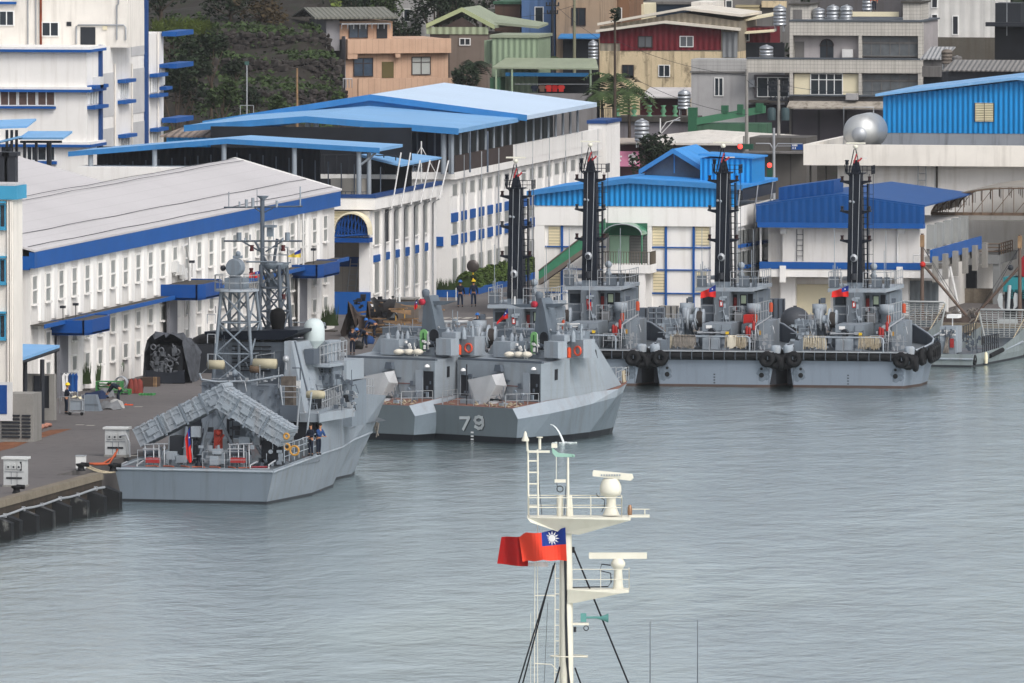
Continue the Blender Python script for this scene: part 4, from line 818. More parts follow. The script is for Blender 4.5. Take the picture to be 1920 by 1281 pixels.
mb = MB(); mb.box(0,t.p(1110,0,y=0)[0],.1,4,-4,t.p(1000,140,y=0)[2]); t.part('dim_interior',mb,dark)
mb = MB(); a = t.p(965,158,y=-3.2); b = t.p(1104,158,y=-3.2); mb.tube([a,b],.03,4); t.part('railing',mb,steel)
for i,px in enumerate((998,1012,1025,1036,1048)):
    a = t.p(px,160,y=-3.15); mb = MB(); mb.box(a[0],a[0] + .4,-3.2,-3.12,a[2] - .55,a[2]); mb.box(a[0] - .1,a[0],-3.19,-3.13,a[2] - .3,a[2] - .05); mb.box(a[0] + .4,a[0] + .5,-3.19,-3.13,a[2] - .3,a[2] - .05)
    tag(mk('shirt',mb,(navyc,brownw,red,fl_dark,red)[i],None,t.loc),('black shirt hung first on the veranda line','brown shirt on the veranda line left of the red ones','bright red shirt in the middle of the veranda line','dark red shirt on the veranda line','red shirt hung last on the veranda line')[i],'shirt','laundry on the veranda')
# old blocks at the top
t = H_('house','faded blue plaster block at the top edge',978,1041,-40,75,1210,8,bluew,0,((1004,14,1018,45,1),))
t = H_('house','weathered beige block with sooty window behind two utility poles',1043,1126,-40,118,1208,8,beigew,0,((1073,16,1097,47),),fm=brf)
a = t.p(1046,73,y=-1.5); b = t.p(1122,73,y=-1.5); mb = MB(); mb.ext([(a[0],-1.5,a[2]),(b[0],-1.5,b[2]),(b[0],-.1,b[2] + .3),(a[0],-.1,a[2] + .3)],(0,0,.12)); t.part('blue_awning',mb,bluem)
mb = MB(); mb.box(a[0] + .3,b[0] - .2,-.6,-.1,-4,a[2] - .1); t.part('lower_storey',mb,dark)
t = H_('house','brown stained block with two light windows left of the palm pole',1127,1180,-40,60,1216,7,M('brown stained plaster','#7d5f4a',.9,streak=.7),0,((1129,18,1143,40),(1150,16,1165,40)))
t = H_('house','narrow pale tiled house at the top behind the peach house',740,790,-40,70,1225,7,tileg,0,((758,18,768,40,1),)); Fp(t,'ac_unit',776,24,786,40,plastd,.4)
t = H_('house','dark brown house with green eave at the top edge',928,975,8,50,1214,6,brownw,0,(),roof=grnw)
t = H_('house','grey block half hidden by trees at the top edge',878,924,-40,28,1232,6,plastd)
t = H_('house','cream rendered low house behind the red roofed one',1178,1208,8,40,1222,6,cream,0,((1188,26,1200,36),))
t = H_('house','dark blue fronted house at the top behind the beige gable',1209,1300,8,60,1228,6,M('dark blue front','#1d2a3a',.8),0,(),roof=plastd)
t = H_('house','grey roofed white house at the top behind the beige gable',1296,1336,4,50,1226,6,white3)
t = H_('house','sooty brown house with striped awning at the top edge',1337,1480,-40,70,1232,6,plastd,0,((1362,2,1372,14,1),)); Fp(t,'awning',1382,9,1426,22,M('striped awning','#9a8f72',.8,rib=('z',.3,.03)),.9); Fp(t,'balcony',1430,2,1475,14,yel,.6)
# big red and yellow house
t = T('house','large house with beige gable, dark red cladding and flaking yellow walls','house',U(1125,185,y=1172)); W_ = t.p(1385,100,y=0)[0]; xr2 = t.p(1352,100,y=0)[0]
q = lambda a,b,y=0: t.p(a,b,y=y)
mb = MB(); mb.box(0,W_,0,9,-5,q(1200,96)[2]); t.part('wall',mb,yel)
mb = MB(); mb.ext([(0,-.06,q(1125,81)[2]),(q(1163,81)[0],-.06,q(1125,81)[2]),(q(1163,95)[0],-.06,q(1163,95)[2]),(xr2,-.06,q(1352,94)[2]),(xr2,-.06,q(1352,52)[2]),(q(1245,45)[0],-.06,q(1245,45)[2]),(0,-.06,q(1125,60)[2])],(0,.055,0)); t.part('red_cladding',mb,redr)
mb = MB(); mb.ext([(0,0,q(1200,96)[2]),(W_,0,q(1200,96)[2]),(W_,0,q(1385,40)[2]),(q(1280,24)[0],0,q(1280,24)[2]),(0,0,q(1125,50)[2])],(0,9,0)); t.part('gable_wall',mb,beiger)
for (l,a,r_,y0_,y1_,nm) in (((1117,61),(1245,44),(1386,58),-.9,0.,'canopy_roof'),((1120,48),(1282,19),(1391,32),-.6,9.5,'roof')):
    L_ = q(*l,y0_); A_ = q(*a,y0_); R_ = q(*r_,y0_); gable(t,L_[0],L_[2],A_[0],A_[2],y0_,y1_,M('cream sheet roof','#cfc8bc',.6),.22,nm,R_[0],R_[2])
mb = MB(); mb.box(q(1355,0)[0],q(1383,0)[0],-.12,-.01,q(1360,108)[2],q(1360,60)[2]); t.part('grey_panel',mb,greyr)
for w_ in ((1198,69,1222,88),(1276,69,1299,87),(1168,123,1187,145),(1236,123,1255,143)): Win(t,*w_,d=-.06 if w_[1] < 90 else 0,gm=M('greyish glass','#5c6064',.3) if w_[1] < 90 else glass,fm=brf if w_[0] < 1200 else None)
# white tiled apartment house
t = T('apartment_house','tiled three storey apartment house with arched windows and roof tanks','house',U(1480,255,y=1150)); W_ = t.p(1729,100,y=0)[0]; q = lambda a,b,y=0: t.p(a,b,y=y); zz = lambda py: q(1600,py)[2]; xl = q(1400,0)[0]
mb = MB(); mb.box(.2,W_ - .1,.9,9,-2,zz(42)); t.part('wall',mb,M('lilac grey wall','#a8a3a4',.85,streak=.2))
mb = MB(); mb.box(0,W_,0,.89,zz(67),zz(41)); mb.box(W_ - .35,W_,0,.89,zz(178),zz(67) - .003); mb.box(0,.3,0,.89,zz(178),zz(67) - .003); x = q(1610,0)[0]; mb.box(x,x + .25,0,.89,zz(178),zz(67) - .003); t.part('tiled_front',mb,tile)
mb = MB(); mb.box(xl,W_ + .02,-.05,.88,zz(137),zz(112) ); t.part('tiled_band',mb,tile)
mb = MB(); mb.box(-.05,W_ + .05,-.08,9.1,zz(41),zz(38)); mb.box(xl,W_ + .04,-.09,.87,zz(112),zz(109)); mb.box(-.1,W_ + .05,-.1,.87,zz(181),zz(178)); t.part('slate_coping',mb,M('slate coping','#52585f',.7))
for w_ in ((1616,68,1722,79,6),(1616,82,1722,105,6),(1618,140,1722,150,6),(1618,153,1722,178,6)): Win(t,*w_[:4],d=.5,nv=w_[4],fm=plastd,gm=M('frosted glass','#5f6468',.3,var=.3,vs=1.2))
Win(t,1521,139,1579,177,d=.3,nv=4,mull=2,gm=glass); mb = MB(); a = q(1490,138,.5); b = q(1610,178,.5); mb.box(a[0],b[0],.32,.5,b[2],a[2]); t.part('cream_infill',mb,cream)
for (a,b,c,y) in ((1538,1563,109,.9),(1540,1565,249,.9)):
    q0 = q(a,c,y); q1 = q(b,c,y); r = (q1[0] - q0[0]) / 2; cx = (q0[0] + q1[0]) / 2; h = zz(87 if c < 200 else 225); mb = MB(); mb.ext([(q0[0],y - .06,q0[2])] + [(q1[0],y - .06,q0[2])] + [(cx + r * cos(pi * k / 10),y - .06,h + r * sin(pi * k / 10)) for k in range(11)],(0,.055,0)); f = t.part('arched_window',mb,glass)
    mb = MB(); mb.tube([(cx + r * cos(pi * k / 10),y - .08,h + r * sin(pi * k / 10)) for k in range(11)],.06,4); mb.tube([(cx,y - .08,q0[2]),(cx,y - .08,h + r)],.04,4); mb.tube([(q0[0],y - .08,h),(q1[0],y - .08,h)],.04,4); t.part('frame',mb,brf,f)
Fp(t,'door',1490,78,1508,109,plastd,.05,.9); Fp(t,'shop_front',1488,216,1512,250,plastd,.05,.9)
mb = MB(); a = q(1580,92,.6); mb.box(a[0],a[0] + .9,.3,.85,zz(108),zz(93)); mb.lathe([(.28,0),(.3,.03),(.05,.05)],(a[0] + .4,.29,zz(100)),12,'y'); t.part('air_conditioner',mb,postw)
mb = MB(); a = q(1586,174,-.6); mb.box(a[0],a[0] + 1,-.7,-.12,zz(187),zz(175)); t.part('air_conditioner',mb,plast)
mb = MB(); a = q(1481,192,0); b = q(1655,205,-1.4); mb.ext([(0,-1.4,b[2]),(b[0],-1.4,b[2]),(b[0],0,a[2]),(0,0,a[2])],(0,0,.12)); t.part('street_awning',mb,M('stained awning','#a39c92',.8,streak=.6,spots=.6))
mb = MB(); mb.box(.05,q(1655,0)[0],.7,.89,-2,zz(207)); t.part('ground_floor',mb,M('dim shop wall','#4c484e',.8,grid=[('x',2.3,.2,.7)]))
for (a,b,c,d) in ((1482,1518,10,39),(1693,1727,6,38)): q0 = q(a,c,2); q1 = q(b,d,2); mb = MB(); mb.box(q0[0],q1[0],2,6,q1[2],q0[2]); f = t.part('stair_house',mb,tile); mb = MB(); mb.box(q0[0] - .15,q1[0] + .15,1.8,6.2,q0[2],q0[2] + .15); t.part('roof',mb,concd,f)
mb = MB(); a = q(1487,18,2); b = q(1504,39,2); mb.box(a[0],b[0],1.95,1.999,b[2],a[2]); t.part('door',mb,plastd)
mb = MB(); mb.box(q(1655,0,1)[0] - 4,q(1678,0,1)[0],3,3.2,zz(33),zz(24)); t.part('roof_tarp',mb,cream)
# grey wing at its left
t = H_('apartment_house','plain grey two storey house with tiled parapet left of the apartment house',1337,1441,134,250,1152,8,plast,0,((1341,147,1355,179,2),),cat='house')
mb = MB(); a = t.p(1296,111,y=-.1); b = t.p(1401,134,y=-.1); mb.box(a[0],b[0],-.12,3,b[2],a[2]); f = t.part('tiled_parapet',mb,tileg); mb = MB(); mb.box(a[0] - .1,b[0] + .05,-.16,3.1,b[2] - .15,b[2]); t.part('slate_coping',mb,plastd,f)
mb = MB(); a = t.p(1296,137,y=0); mb.box(a[0],-.005,0,6,-2,t.p(1300,137,y=0)[2]); t.part('left_wall',mb,plast)
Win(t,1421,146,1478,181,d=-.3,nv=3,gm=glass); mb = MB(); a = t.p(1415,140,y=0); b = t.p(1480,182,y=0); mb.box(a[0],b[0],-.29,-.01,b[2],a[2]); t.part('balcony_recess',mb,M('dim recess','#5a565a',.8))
mb = MB(); a = t.p(1405,150,y=-.6); mb.box(a[0],a[0] + .45,-.7,-.05,a[2] - .6,a[2]); t.part('air_conditioner',mb,steel)
Fp(t,'awning',1408,187,1480,192,concd,1.2); Fp(t,'street_front',1403,196,1480,250,M('dim street front','#3c3940',.8,grid=[('x',1.8,.2,.6)]),.06)
# blocks behind and right of it
t = H_('house','plain dim grey block behind the roof tanks',1519,1690,-50,60,1190,6,M('dim violet grey wall','#5b595c',.9,streak=.4))
t = H_('house','white ribbed house with slit windows at the top right',1728,1868,-50,72,1185,8,M('white ribbed wall','#cdccc9',.7,rib=('x',.9,.02),streak=.2),0,((1748,-5,1757,14,1),(1748,28,1757,66,1),(1787,31,1796,64,1)),gm=darkm)
mb = MB(); a = t.p(1735,70,y=-.6); b = t.p(1866,125,y=-.6); mb.box(a[0],b[0],-.6,-.01,b[2] - 3,a[2]); t.part('stained_base',mb,M('sooty base wall','#5c5851',.9,streak=.7,fine=.3))
t = H_('house','black clad house with a dark roof terrace at the right edge',1865,1990,43,150,1150,6,M('black cladding','#14161b',.7,var=.6),0,cat='house')
mb = MB(); a = t.p(1866,6,y=.5); b = t.p(1914,40,y=.5); mb.box(a[0],b[0],.5,3,t.h,a[2]); t.part('roof_room',mb,darkm); mb = MB(); a = t.p(1848,46,y=-.6); mb.box(a[0],t.w,-.7,0,t.h - .3,t.h + .05); t.part('eave',mb,darkm)
t = H_('shed','grey corrugated shed roof beside the brown tank',1731,1768,112,150,1140,4,plastd,cat='shed'); mb = MB(); mb.ext([(-.2,-.4,t.h),(t.w,-.4,t.h),(t.w + .6,3,t.h + .9),(.2,3,t.h + .9)],(0,0,.1)); t.part('roof',mb,M('grey corrugated roof','#98999a',.7,rib=('x',.35,.05)))
t = H_('shed','long grey corrugated roof beside the light blue roof at right',1778,1990,134,190,1125,5,darkm,cat='shed'); mb = MB(); mb.ext([(-.4,-.5,t.h),(t.w,-.5,t.h),(t.w,3,t.h + .75),(0,3,t.h + .75)],(0,0,.1)); t.part('roof',mb,M('grey brown corrugated roof','#7d7b79',.7,rib=('x',.4,.05)))
t = H_('shed','dark lean-to under a rolled canopy right of the apartment house',1731,1767,136,190,1138,4,dark,cat='shed'); Fp(t,'canopy',1731,124,1766,144,plastd,.6)
t = H_('shed','small red shed right of the beige gabled house',1388,1444,52,122,1176,5,redr,0,((1394,61,1404,76,1),),cat='shed'); mb = MB(); a = t.p(1386,42,y=-.5); b = t.p(1452,30,y=-.5); mb.ext([(a[0],-.5,a[2]),(b[0],-.5,b[2]),(b[0],4,b[2] + .2),(a[0],4,a[2] + .2)],(0,0,.15)); a = t.p(1396,64,y=-1.2); b = t.p(1452,60,y=-1.2); mb.ext([(a[0],-1.2,a[2]),(b[0],-1.2,b[2]),(b[0],-.1,b[2] + .1),(a[0],-.1,a[2] + .1)],(0,0,.12)); t.part('roof',mb,cream)
mb = MB(); a = t.p(1390,80,y=-.4); b = t.p(1470,118,y=-.4); mb.box(a[0],b[0],-.4,-.05,b[2],a[2]); t.part('dim_front',mb,dark)
# street level row
t = H_('terrace_wall','sea green castellated garden wall above the street',1300,1436,232,262,1128,3,grnw,cat='wall')
mb = MB(); 
a = t.p(1300,222,y=-.1); b = t.p(1434,205,y=-.1); mb.ext([(a[0],-.1,a[2] - .6),(b[0],-.1,b[2] - .3),(b[0],-.1,b[2] + .3),(a[0],-.1,a[2])],(0,.5,0)); t.part('sloping_coping',mb,M('green coping','#44785b',.7,var=.2))
for (px,tp,bt,w_) in ((1290,202,250,16),(1352,198,212,12),(1382,196,215,10),(1417,194,210,13)): a = t.p(px,tp,y=-.15); b = t.p(px + w_,bt,y=-.15); mb = MB(); mb.box(a[0],b[0],-.16,.4,b[2],a[2]); t.part('pier',mb,M('green pier','#2f5e46',.8))
t = H_('terrace_wall','low grey street wall under green garden balustrade',1152,1300,230,285,1130,3,M('mauve grey wall','#77747a',.85,streak=.3),cat='wall')
mb = MB(); a = t.p(1152,218,y=-.2); b = t.p(1305,229,y=-.2); mb.box(a[0],b[0],-.3,2.8,b[2],a[2]); t.part('dark_coping',mb,concd)
for px in (1157,1188,1217,1243,1265): a = t.p(px,219,y=0); h = t.p(px,198,y=0)[2] - a[2]; mb = MB(); mb.lathe([(.25,0),(.25,.1),(.1,.2),(.26,.45),(.12,.75),(.24,h),(.01,h)],(a[0],.2,a[2]),10); t.part('baluster',mb,M('pale green baluster','#5c8a6c',.7))
mb = MB(); a = t.p(1120,203,y=-.4); b = t.p(1156,203,y=-.4); mb.rail([(a[0],-.4,a[2] - 1),(b[0],-.4,a[2] - 1)],1,.03,.18,1); t.part('side_railing',mb,darkm)
t = H_('house','low street house with a long cream roof in front of the castellated wall',1218,1480,272,312,1095,5,M('violet grey shutter wall','#625f66',.8,grid=[('x',1.4,.08,.5)]))
mb = MB(); a = t.p(1210,262,y=-.5); b = t.p(1310,252,y=-.5); c = t.p(1482,268,y=-.5); mb.ext([(a[0],-.8,t.h),(c[0],-.8,t.h),(c[0],4,t.h + .5),(b[0],4,t.h + .9),(a[0],4,t.h + .4)],(0,0,.18)); t.part('roof',mb,M('cream sheet','#c9c4bd',.7,streak=.2))
t = H_('house','small house with dark red wall and white lean-to roof behind the green wall',1200,1272,183,235,1160,4,M('deep red wall','#431a20',.8)); mb = MB(); a = t.p(1200,184,y=-.8); b = t.p(1305,184,y=-.8); c = t.p(1200,166,y=4); mb.ext([(a[0],-.8,a[2]),(b[0],-.8,a[2]),(b[0],4,c[2]),(a[0],4,c[2])],(0,0,.12)); t.part('roof',mb,M('white lean-to roof','#bdb9b8',.7))
t = H_('shop','street shop with a worn pink signboard behind the blue gable',1150,1222,268,335,1090,4,M('dim shop','#4a3438',.8),cat='shop')
mb = MB(); a = t.p(1148,266,y=-1); b = t.p(1222,271,y=-1); mb.ext([(a[0],-1,b[2]),(b[0],-1,b[2]),(b[0],2,b[2] + .3),(a[0],2,b[2] + .3)],(0,0,.1)); t.part('roof',mb,M('pale shop roof','#a59a90',.8))
a = t.p(1143,312,y=-1.2); b = t.p(1200,284,y=-1.2); mb = MB(); mb.box(a[0],b[0],-1.3,-1.15,a[2],b[2]); sg = t.part('signboard',mb,M('pink signboard','#c87f9c',.6,var=.25,vs=.7))
# the two characters on the board, stroke by stroke
def strokes(name,S,px,py,w_,h_,y,mat,par,r=.05):
    mb = MB()
    for st in S:
        pts = [t.p(px + a * w_,py + b * h_,y=y) for a,b in st]
        for p0,p1 in zip(pts,pts[1:]):
            dx,dz = p1[0] - p0[0],p1[2] - p0[2]; L = math.hypot(dx,dz) or 1; nx,nz = -dz / L * r,dx / L * r; mb.ext([(p0[0] - nx,y,p0[2] - nz),(p1[0] - nx,y,p1[2] - nz),(p1[0] + nx,y,p1[2] + nz),(p0[0] + nx,y,p0[2] + nz)],(0,.03,0))
    t.part(name,mb,mat,par)
strokes('character',[((.45,0),(.6,.18)),((.05,.28),(.95,.24)),((.52,.26),(.52,1)),((.55,.5),(.85,.68))],1150,289,17,19,-1.34,fl_white,sg,.065)
strokes('character',[((.45,0),(.55,.1)),((.1,.32),(.12,.16),(.9,.16),(.85,.32)),((.22,.34),(.75,.34)),((.55,.36),(.1,.6)),((.4,.45),(.6,.65),(.55,.98),(.4,.92)),((.5,.58),(.1,.8)),((.58,.7),(.1,1)),((.85,.42),(.62,.6)),((.62,.6),(.98,.95))],1177,287,18,22,-1.34,fl_white,sg,.05)
t = H_('house','grey shuttered street block under the traffic lights',1405,1512,258,345,1060,5,M('dim shutters','#55524f',.8,grid=[('x',1.6,.1,.6)])); mb = MB(); mb.box(-.3,t.w,-1.3,.2,t.h - 1.2,t.h - 1.05); t.part('awning',mb,plastd)
# tanks
tank(1190,1217,224,265,1088,'steel water tank with domed lid behind the pink sign shop'); tank(1137,1149,232,262,1092,'steel tank half hidden by the white end tower')
tank(1271,1295,169,205,1140,'tall steel water tank on the green wall beside the grey house'); tank(1103,1121,76,112,1200,'steel water tank left of the red clad house'); tank(1450,1474,10,48,1160,'upper steel tank left of the tiled stair house')
tank(1424,1450,85,112,1165,'steel tank in front of the small red shed'); tank(1523,1547,15,40,1153,'shorter dull tank left of the shiny pair on the apartment roof'); tank(1550,1574,10,40,1153,'left one of the shiny pair of tanks on the apartment roof'); tank(1575,1599,10,40,1153,'right one of the shiny pair of tanks on the apartment roof')
tank(1617,1636,-6,20,1156,'steel tank beside the man at the top edge'); tank(1765,1786,92,120,1132,'brown corrugated tank beside the grey shed roof',mat=M('brown tank','#6d655e',.7,rib=('z',.3,.04))); tank(1785,1804,105,120,1131,'short grey tank right of the brown tank',mat=plastd)
# poles, lamps and lights
def pole(px,top,bot,y,label,r=.14,mat=None,cat='utility pole',name='utility_pole',arms=(),tr=False):
    a = U(px,bot,y=y); b = U(px,top,y=y); t = T(name,label,cat,(a[0],a[1],a[2] - 3)); h = b[2] - a[2] + 3
    mb = MB(); mb.tube([(0,0,0),(0,0,h)],r * 1.2,8,r * .8); t.part('shaft',mb,mat or conc)
    for (z,w_) in arms: mb = MB(); mb.box(-w_,w_,-.06,.06,h - z - .06,h - z + .06); [mb.lathe([(.05,0),(.08,.1),(.05,.25)],(x,0,h - z + .06),6) for x in (-w_ * .9,-w_ * .4,w_ * .4,w_ * .9)]; t.part('crossarm',mb,darkm)
    if tr:
        for x in (-.55,.55): mb = MB(); mb.lathe([(.33,0),(.33,.9),(.2,1)],(x,-.1,h - 3.2),12); t.part('transformer',mb,M('transformer green','#35464a',.6))
    return t,h
pole(1400,130,262,1090,'bare leaning concrete pole in front of the grey house'); pole(1460,150,268,1085,'utility pole carrying two transformers before the apartment house',arms=((.4,.9),(.9,.8),(1.6,.7)),tr=True)
pole(1077,-5,118,1200,'mossy utility pole before the beige block',mat=M('mossy pole','#7a7a66',.9)); pole(1036,0,95,1206,'black utility pole between the blue and beige blocks',mat=darkm,arms=((.5,.6),(1.2,.5)))
pole(557,128,196,1085,'short wooden pole on the terraced slope',mat=wood,r=.1)
def wire(ps,y,label,sag=.5):
    a = U(*ps[0],y=y); b = U(*ps[1],y=y); mb = MB(); mb.tube([tuple(a[j] + (b[j] - a[j]) * k / 12 - (sag * 4 * (k / 12) * (1 - k / 12) if j == 2 else 0) for j in range(3)) for k in range(13)],.022,4); one('overhead_wire',label,'wire',mb,darkm)
for i,(a,b,y) in enumerate((((1185,145),(1400,215),1089),((1460,158),(1700,164),1084),((1152,75),(1400,142),1089),((1400,150),(1460,160),1088),((1036,5),(1180,100),1199),((900,30),(1077,10),1199))):
    wire(a,b) if False else wire((a,b),y,('thin black wire rising left from the bare leaning pole','black wire running right from the transformer pole','upper wire from the bare pole across the yellow house','short wire between the two street poles','wire falling right from the black pole','wire left of the mossy pole at the top')[i])
t,h = pole(1238,222,278,1080,'white street lamp with curved bracket above the dark round tree',.07,postw,'street lamp','street_lamp')
mb = MB(); mb.tube([(0,0,h - 1),(.5,0,h - .3),(1.1,0,h - .15)],.05,4); mb.tube([(0,0,h - 1.3),(1.1,0,h - .15),(1.6,0,h + .1)],.04,4); t.part('bracket',mb,postw); mb = MB(); mb.box(1.1,1.6,-.1,.1,h - .2,h - .08); t.part('lamp_head',mb,steel)
t,h = pole(1141,262,315,1078,'white lamp post left of the pink signboard',.09,postw,'street lamp','street_lamp'); mb = MB(); mb.tube([(0,0,h - .4),(-.5,0,h + .1)],.05,4); t.part('bracket',mb,postw)
t,h = pole(1451,240,350,1045,'grey traffic light mast with red lamp and side brackets',.12,steel,'traffic light','traffic_light')
mb = MB(); mb.tube([(-1.4,0,h - 1.2),(-.3,0,h - 1.2),(0,0,h - 1.7)],.05,5); mb.tube([(2.2,0,h - 1.2),(.3,0,h - 1.2),(0,0,h - 1.7)],.05,5); t.part('bracket',mb,steel)
lampred = M('lit red lamp',(1.,.05,.04),.4,em=2.2)
hd = T.__new__(T)
def thead(t,px,py,y,n=1,side=1):
    a = t.p(px,py,y=y); mb = MB(); mb.box(a[0] - .2,a[0] + (.2 if n == 1 else 1.),y,y + .2,a[2] - (.9 if n == 1 else .2),a[2] + .2); f = t.part('signal_head',mb,M('signal green housing','#1e4a3c',.6)); mb = MB(); mb.lathe([(.18,0),(.19,-.03),(.02,-.04)][::-1],(a[0],y - .005,a[2]),12,'y'); t.part('red_lamp',mb,lampred,f)
thead(t,1443,310,-.3)
t,h = pole(1395,255,300,1050,'street pole with a sideways traffic light showing red',.1,conc,'traffic light','traffic_light'); thead(t,1388,275,-.3,2)
t,h = pole(1888,-10,0,1150,'thin roof pole at the top right',.03,steel)
# blue street sign by the depot
t = T('street_sign','blue and white street signs hung by the traffic light mast','sign',U(1484,282,y=1046)); mb = MB(); a = t.p(1484,281,y=0); b = t.p(1505,269,y=0); mb.box(a[0],b[0],0,.06,a[2],b[2]); f = t.part('plate',mb,blue2)
mb = MB(); dx = b[0] - a[0]; dz = b[2] - a[2]
for (x,z) in ((.08,.55),(.2,.55),(.32,.55),(.44,.55),(.1,.12),(.3,.12)): mb.box(a[0] + dx * x,a[0] + dx * (x + .08),-.02,-.001,a[2] + dz * z,a[2] + dz * (z + .3))
t.part('lettering',mb,fl_white,f); mb = MB(); mb.tube([t.p(1455,274,y=.1),t.p(1506,274,y=.1)],.04,4); t.part('bracket',mb,steel)
t = T('lamp_mast','thin grey lamp mast on the blue roof edge before the dark slope','mast',U(463,213,y=1000)); h = t.p(463,118,y=0)[2]; mb = MB(); mb.tube([(0,0,-.5),(0,0,h)],.05,5); t.part('shaft',mb,steel); mb = MB(); mb.box(-.15,.15,-.1,.1,h - .15,h + .1); t.part('lamp',mb,M('teal lamp','#3c5a55',.6)); mb = MB(); mb.rail([(-.5,0,-.2),(.5,0,-.2)],.8,.03,1,1); t.part('bracket',mb,steel)
# =================================================================== VEGETATION
leafd = M('dark foliage','#243020',.9,var=.6,vs=.5,fine=.3); leafm = M('mid foliage','#3c4c2c',.9,var=.6,vs=.6,fine=.2); leafy = M('yellow green foliage','#5d6b33',.9,var=.5,vs=.6); leafh = M('hedge foliage','#4a5c2c',.9,var=.6,vs=.8); bark = M('grey bark','#4a4038',.95,var=.3)
def tree(px,py,r,y,label,mat,n=500,kz=.9,base=None,leaf=.35,group='trees on the slope',name='tree',cat='tree'):
    c = U(px,py,y=y); zb_ = base if base is not None else min(zt(c[0],c[1]),c[2] - r * .5) - .2; t = T(name,label,cat,(c[0],c[1],zb_),0,group); h = c[2] - zb_
    mb = MB(); mb.tube([(0,0,-.5),(.1,0,h * .5),(-.1,.1,h)],max(.08,r * .09),6,.05)
    for k in range(5): a = k * 1.3; mb.tube([(0,0,h * .5),(r * .6 * cos(a),r * .6 * sin(a),h + r * .3 * sin(k * 2.1))],r * .04 + .02,4,.02)
    t.part('trunk',mb,bark); sub = [(random.uniform(-.6,.6) * r,random.uniform(-.6,.6) * r,h + random.uniform(-.5,.6) * r * kz,r * random.uniform(.3,.55)) for _ in range(9)]
    def fn():
        s_ = random.choice(sub); a,b = random.uniform(0,2 * pi),random.uniform(-1,1); q = s_[3] * random.uniform(.6,1.05); w_ = math.sqrt(1 - b * b); return (s_[0] + q * w_ * cos(a),s_[1] + q * w_ * sin(a),s_[2] + q * b * kz)
    mb = MB(); mb.blob(n,leaf,fn); t.part('crown',mb,mat); return t
def palm(px,py,y,label,h=None,r=2.2,mat=None):
    c = U(px,py,y=y); zb_ = zt(c[0],c[1]) - .3; t = T('palm_tree',label,'palm',(c[0],c[1],zb_),0,'palms between the houses'); H1 = c[2] - zb_
    mb = MB(); mb.tube([(0,0,0),(.1,0,H1 * .6),(0,0,H1)],.16,6,.1); t.part('trunk',mb,bark); mb = MB()
    for k in range(16):
        a = k * 2.4; el = random.uniform(.1,.9); pts = [(r * s_ * cos(a),r * s_ * sin(a),H1 + r * (el * s_ - .9 * s_ * s_)) for s_ in (0,.25,.5,.75,1)]
        for p0,p1 in zip(pts,pts[1:]):
            for sgn in (-1,1):
                for m in range(3):
                    f = m / 3; q = tuple(p0[j] + (p1[j] - p0[j]) * f for j in range(3)); L = .55; mb.add([q,tuple(q[j] + (p1[j] - p0[j]) * .3 for j in range(3)),(q[0] - sgn * sin(a) * L + cos(a) * .25,q[1] + sgn * cos(a) * L + sin(a) * .25,q[2] - .25)],[(0,1,2)])
    t.part('fronds',mb,mat or leafm)
palm(1150,148,1125,'palm with drooping fronds left of the yellow house',r=2.7); palm(1178,172,1122,'lower palm before the yellow wall',r=2.4); palm(1128,175,1121,'small palm at the foot of the yellow house',r=1.5); palm(886,120,1168,'dark palm between peach and green houses',r=1.7,mat=leafd); palm(1030,108,1180,'low palm behind the green shed',r=1.4)
t = T('palm_tree','tall thin bare palm stem with a tiny tuft before the red cladding','palm',U(1153,205,y=1118)); h = t.p(1153,30,y=0)[2]; mb = MB(); mb.tube([(0,0,-1),(0,0,h)],.13,6,.09); t.part('trunk',mb,bark); mb = MB(); mb.blob(60,.4,lambda: (random.uniform(-.35,.35),random.uniform(-.3,.3),h + random.uniform(-.5,.6))); t.part('fronds',mb,leafd)
T_ = [(1229,292,1.7,1060,'dark round tree behind the ridge of the blue gable building',leafd,900),(352,105,1.9,1070,'dense dark bush low on the slope beside the white block',leafd,700),(330,152,2.2,1068,'large dark bush above the striped shed roof',leafd,800),(415,175,1.4,1078,'round green bush among the boulders',leafm,500),(395,92,1.5,1092,'bush on the first boulder terrace',leafd,500),(555,118,1.1,1140,'small bush beside the stair foot',leafm,400),(320,60,2.0,1120,'leafy clump behind the white block',leafm,500),(470,182,1.0,1082,'low shrub on the slope near the lamp mast',leafd,300),(600,180,1.0,1100,'low shrub under the house gate',leafm,300),(520,205,1.2,1062,'shrub at the ridge of the blue roof',leafm,350),(640,190,.9,1080,'small shrub by the garden wall',leafm,250),
      (300,-5,2.2,1180,'dark tree at the top left corner of the slope',leafd,500),(430,12,2.6,1185,'broad dark tree at the top of the slope',leafd,700),(490,18,2.4,1180,'brownish tree above the lean-to',M('brown foliage','#3f3523',.9,var=.5),600),(545,5,2.6,1205,'dark tree above the lean-to roof',leafd,700),(600,5,1.8,1212,'yellowish tree left of the tiled roof',leafy,450),(660,3,2.2,1222,'dark tree behind the tiled roof',leafd,600),(715,12,2.0,1215,'bright green tree right of the tiled roof',leafm,600),(765,55,1.4,1200,'bush in front of the narrow pale house',leafd,400),(815,10,2.4,1222,'dark tree left of the green gable',leafd,700),(850,-2,2.0,1235,'far dark tree above the green gable',leafd,500),(905,15,2.0,1226,'dark tree right of the green gable',leafd,500),(380,55,1.3,1130,'ferny bush under the tall grass',leafm,400),(620,60,1.2,1215,'bush behind the lean-to corner',leafd,300),(560,45,1.6,1200,'shaded tree behind the lean-to',leafd,400),(1010,75,.7,1185,'small shrub beside the sage shed',leafm,150),(440,130,1.0,1104,'scrubby bush between the lower boulder walls',leafd,260),(870,148,1.3,1160,'shaded bush under the dark palm',leafd,400)]
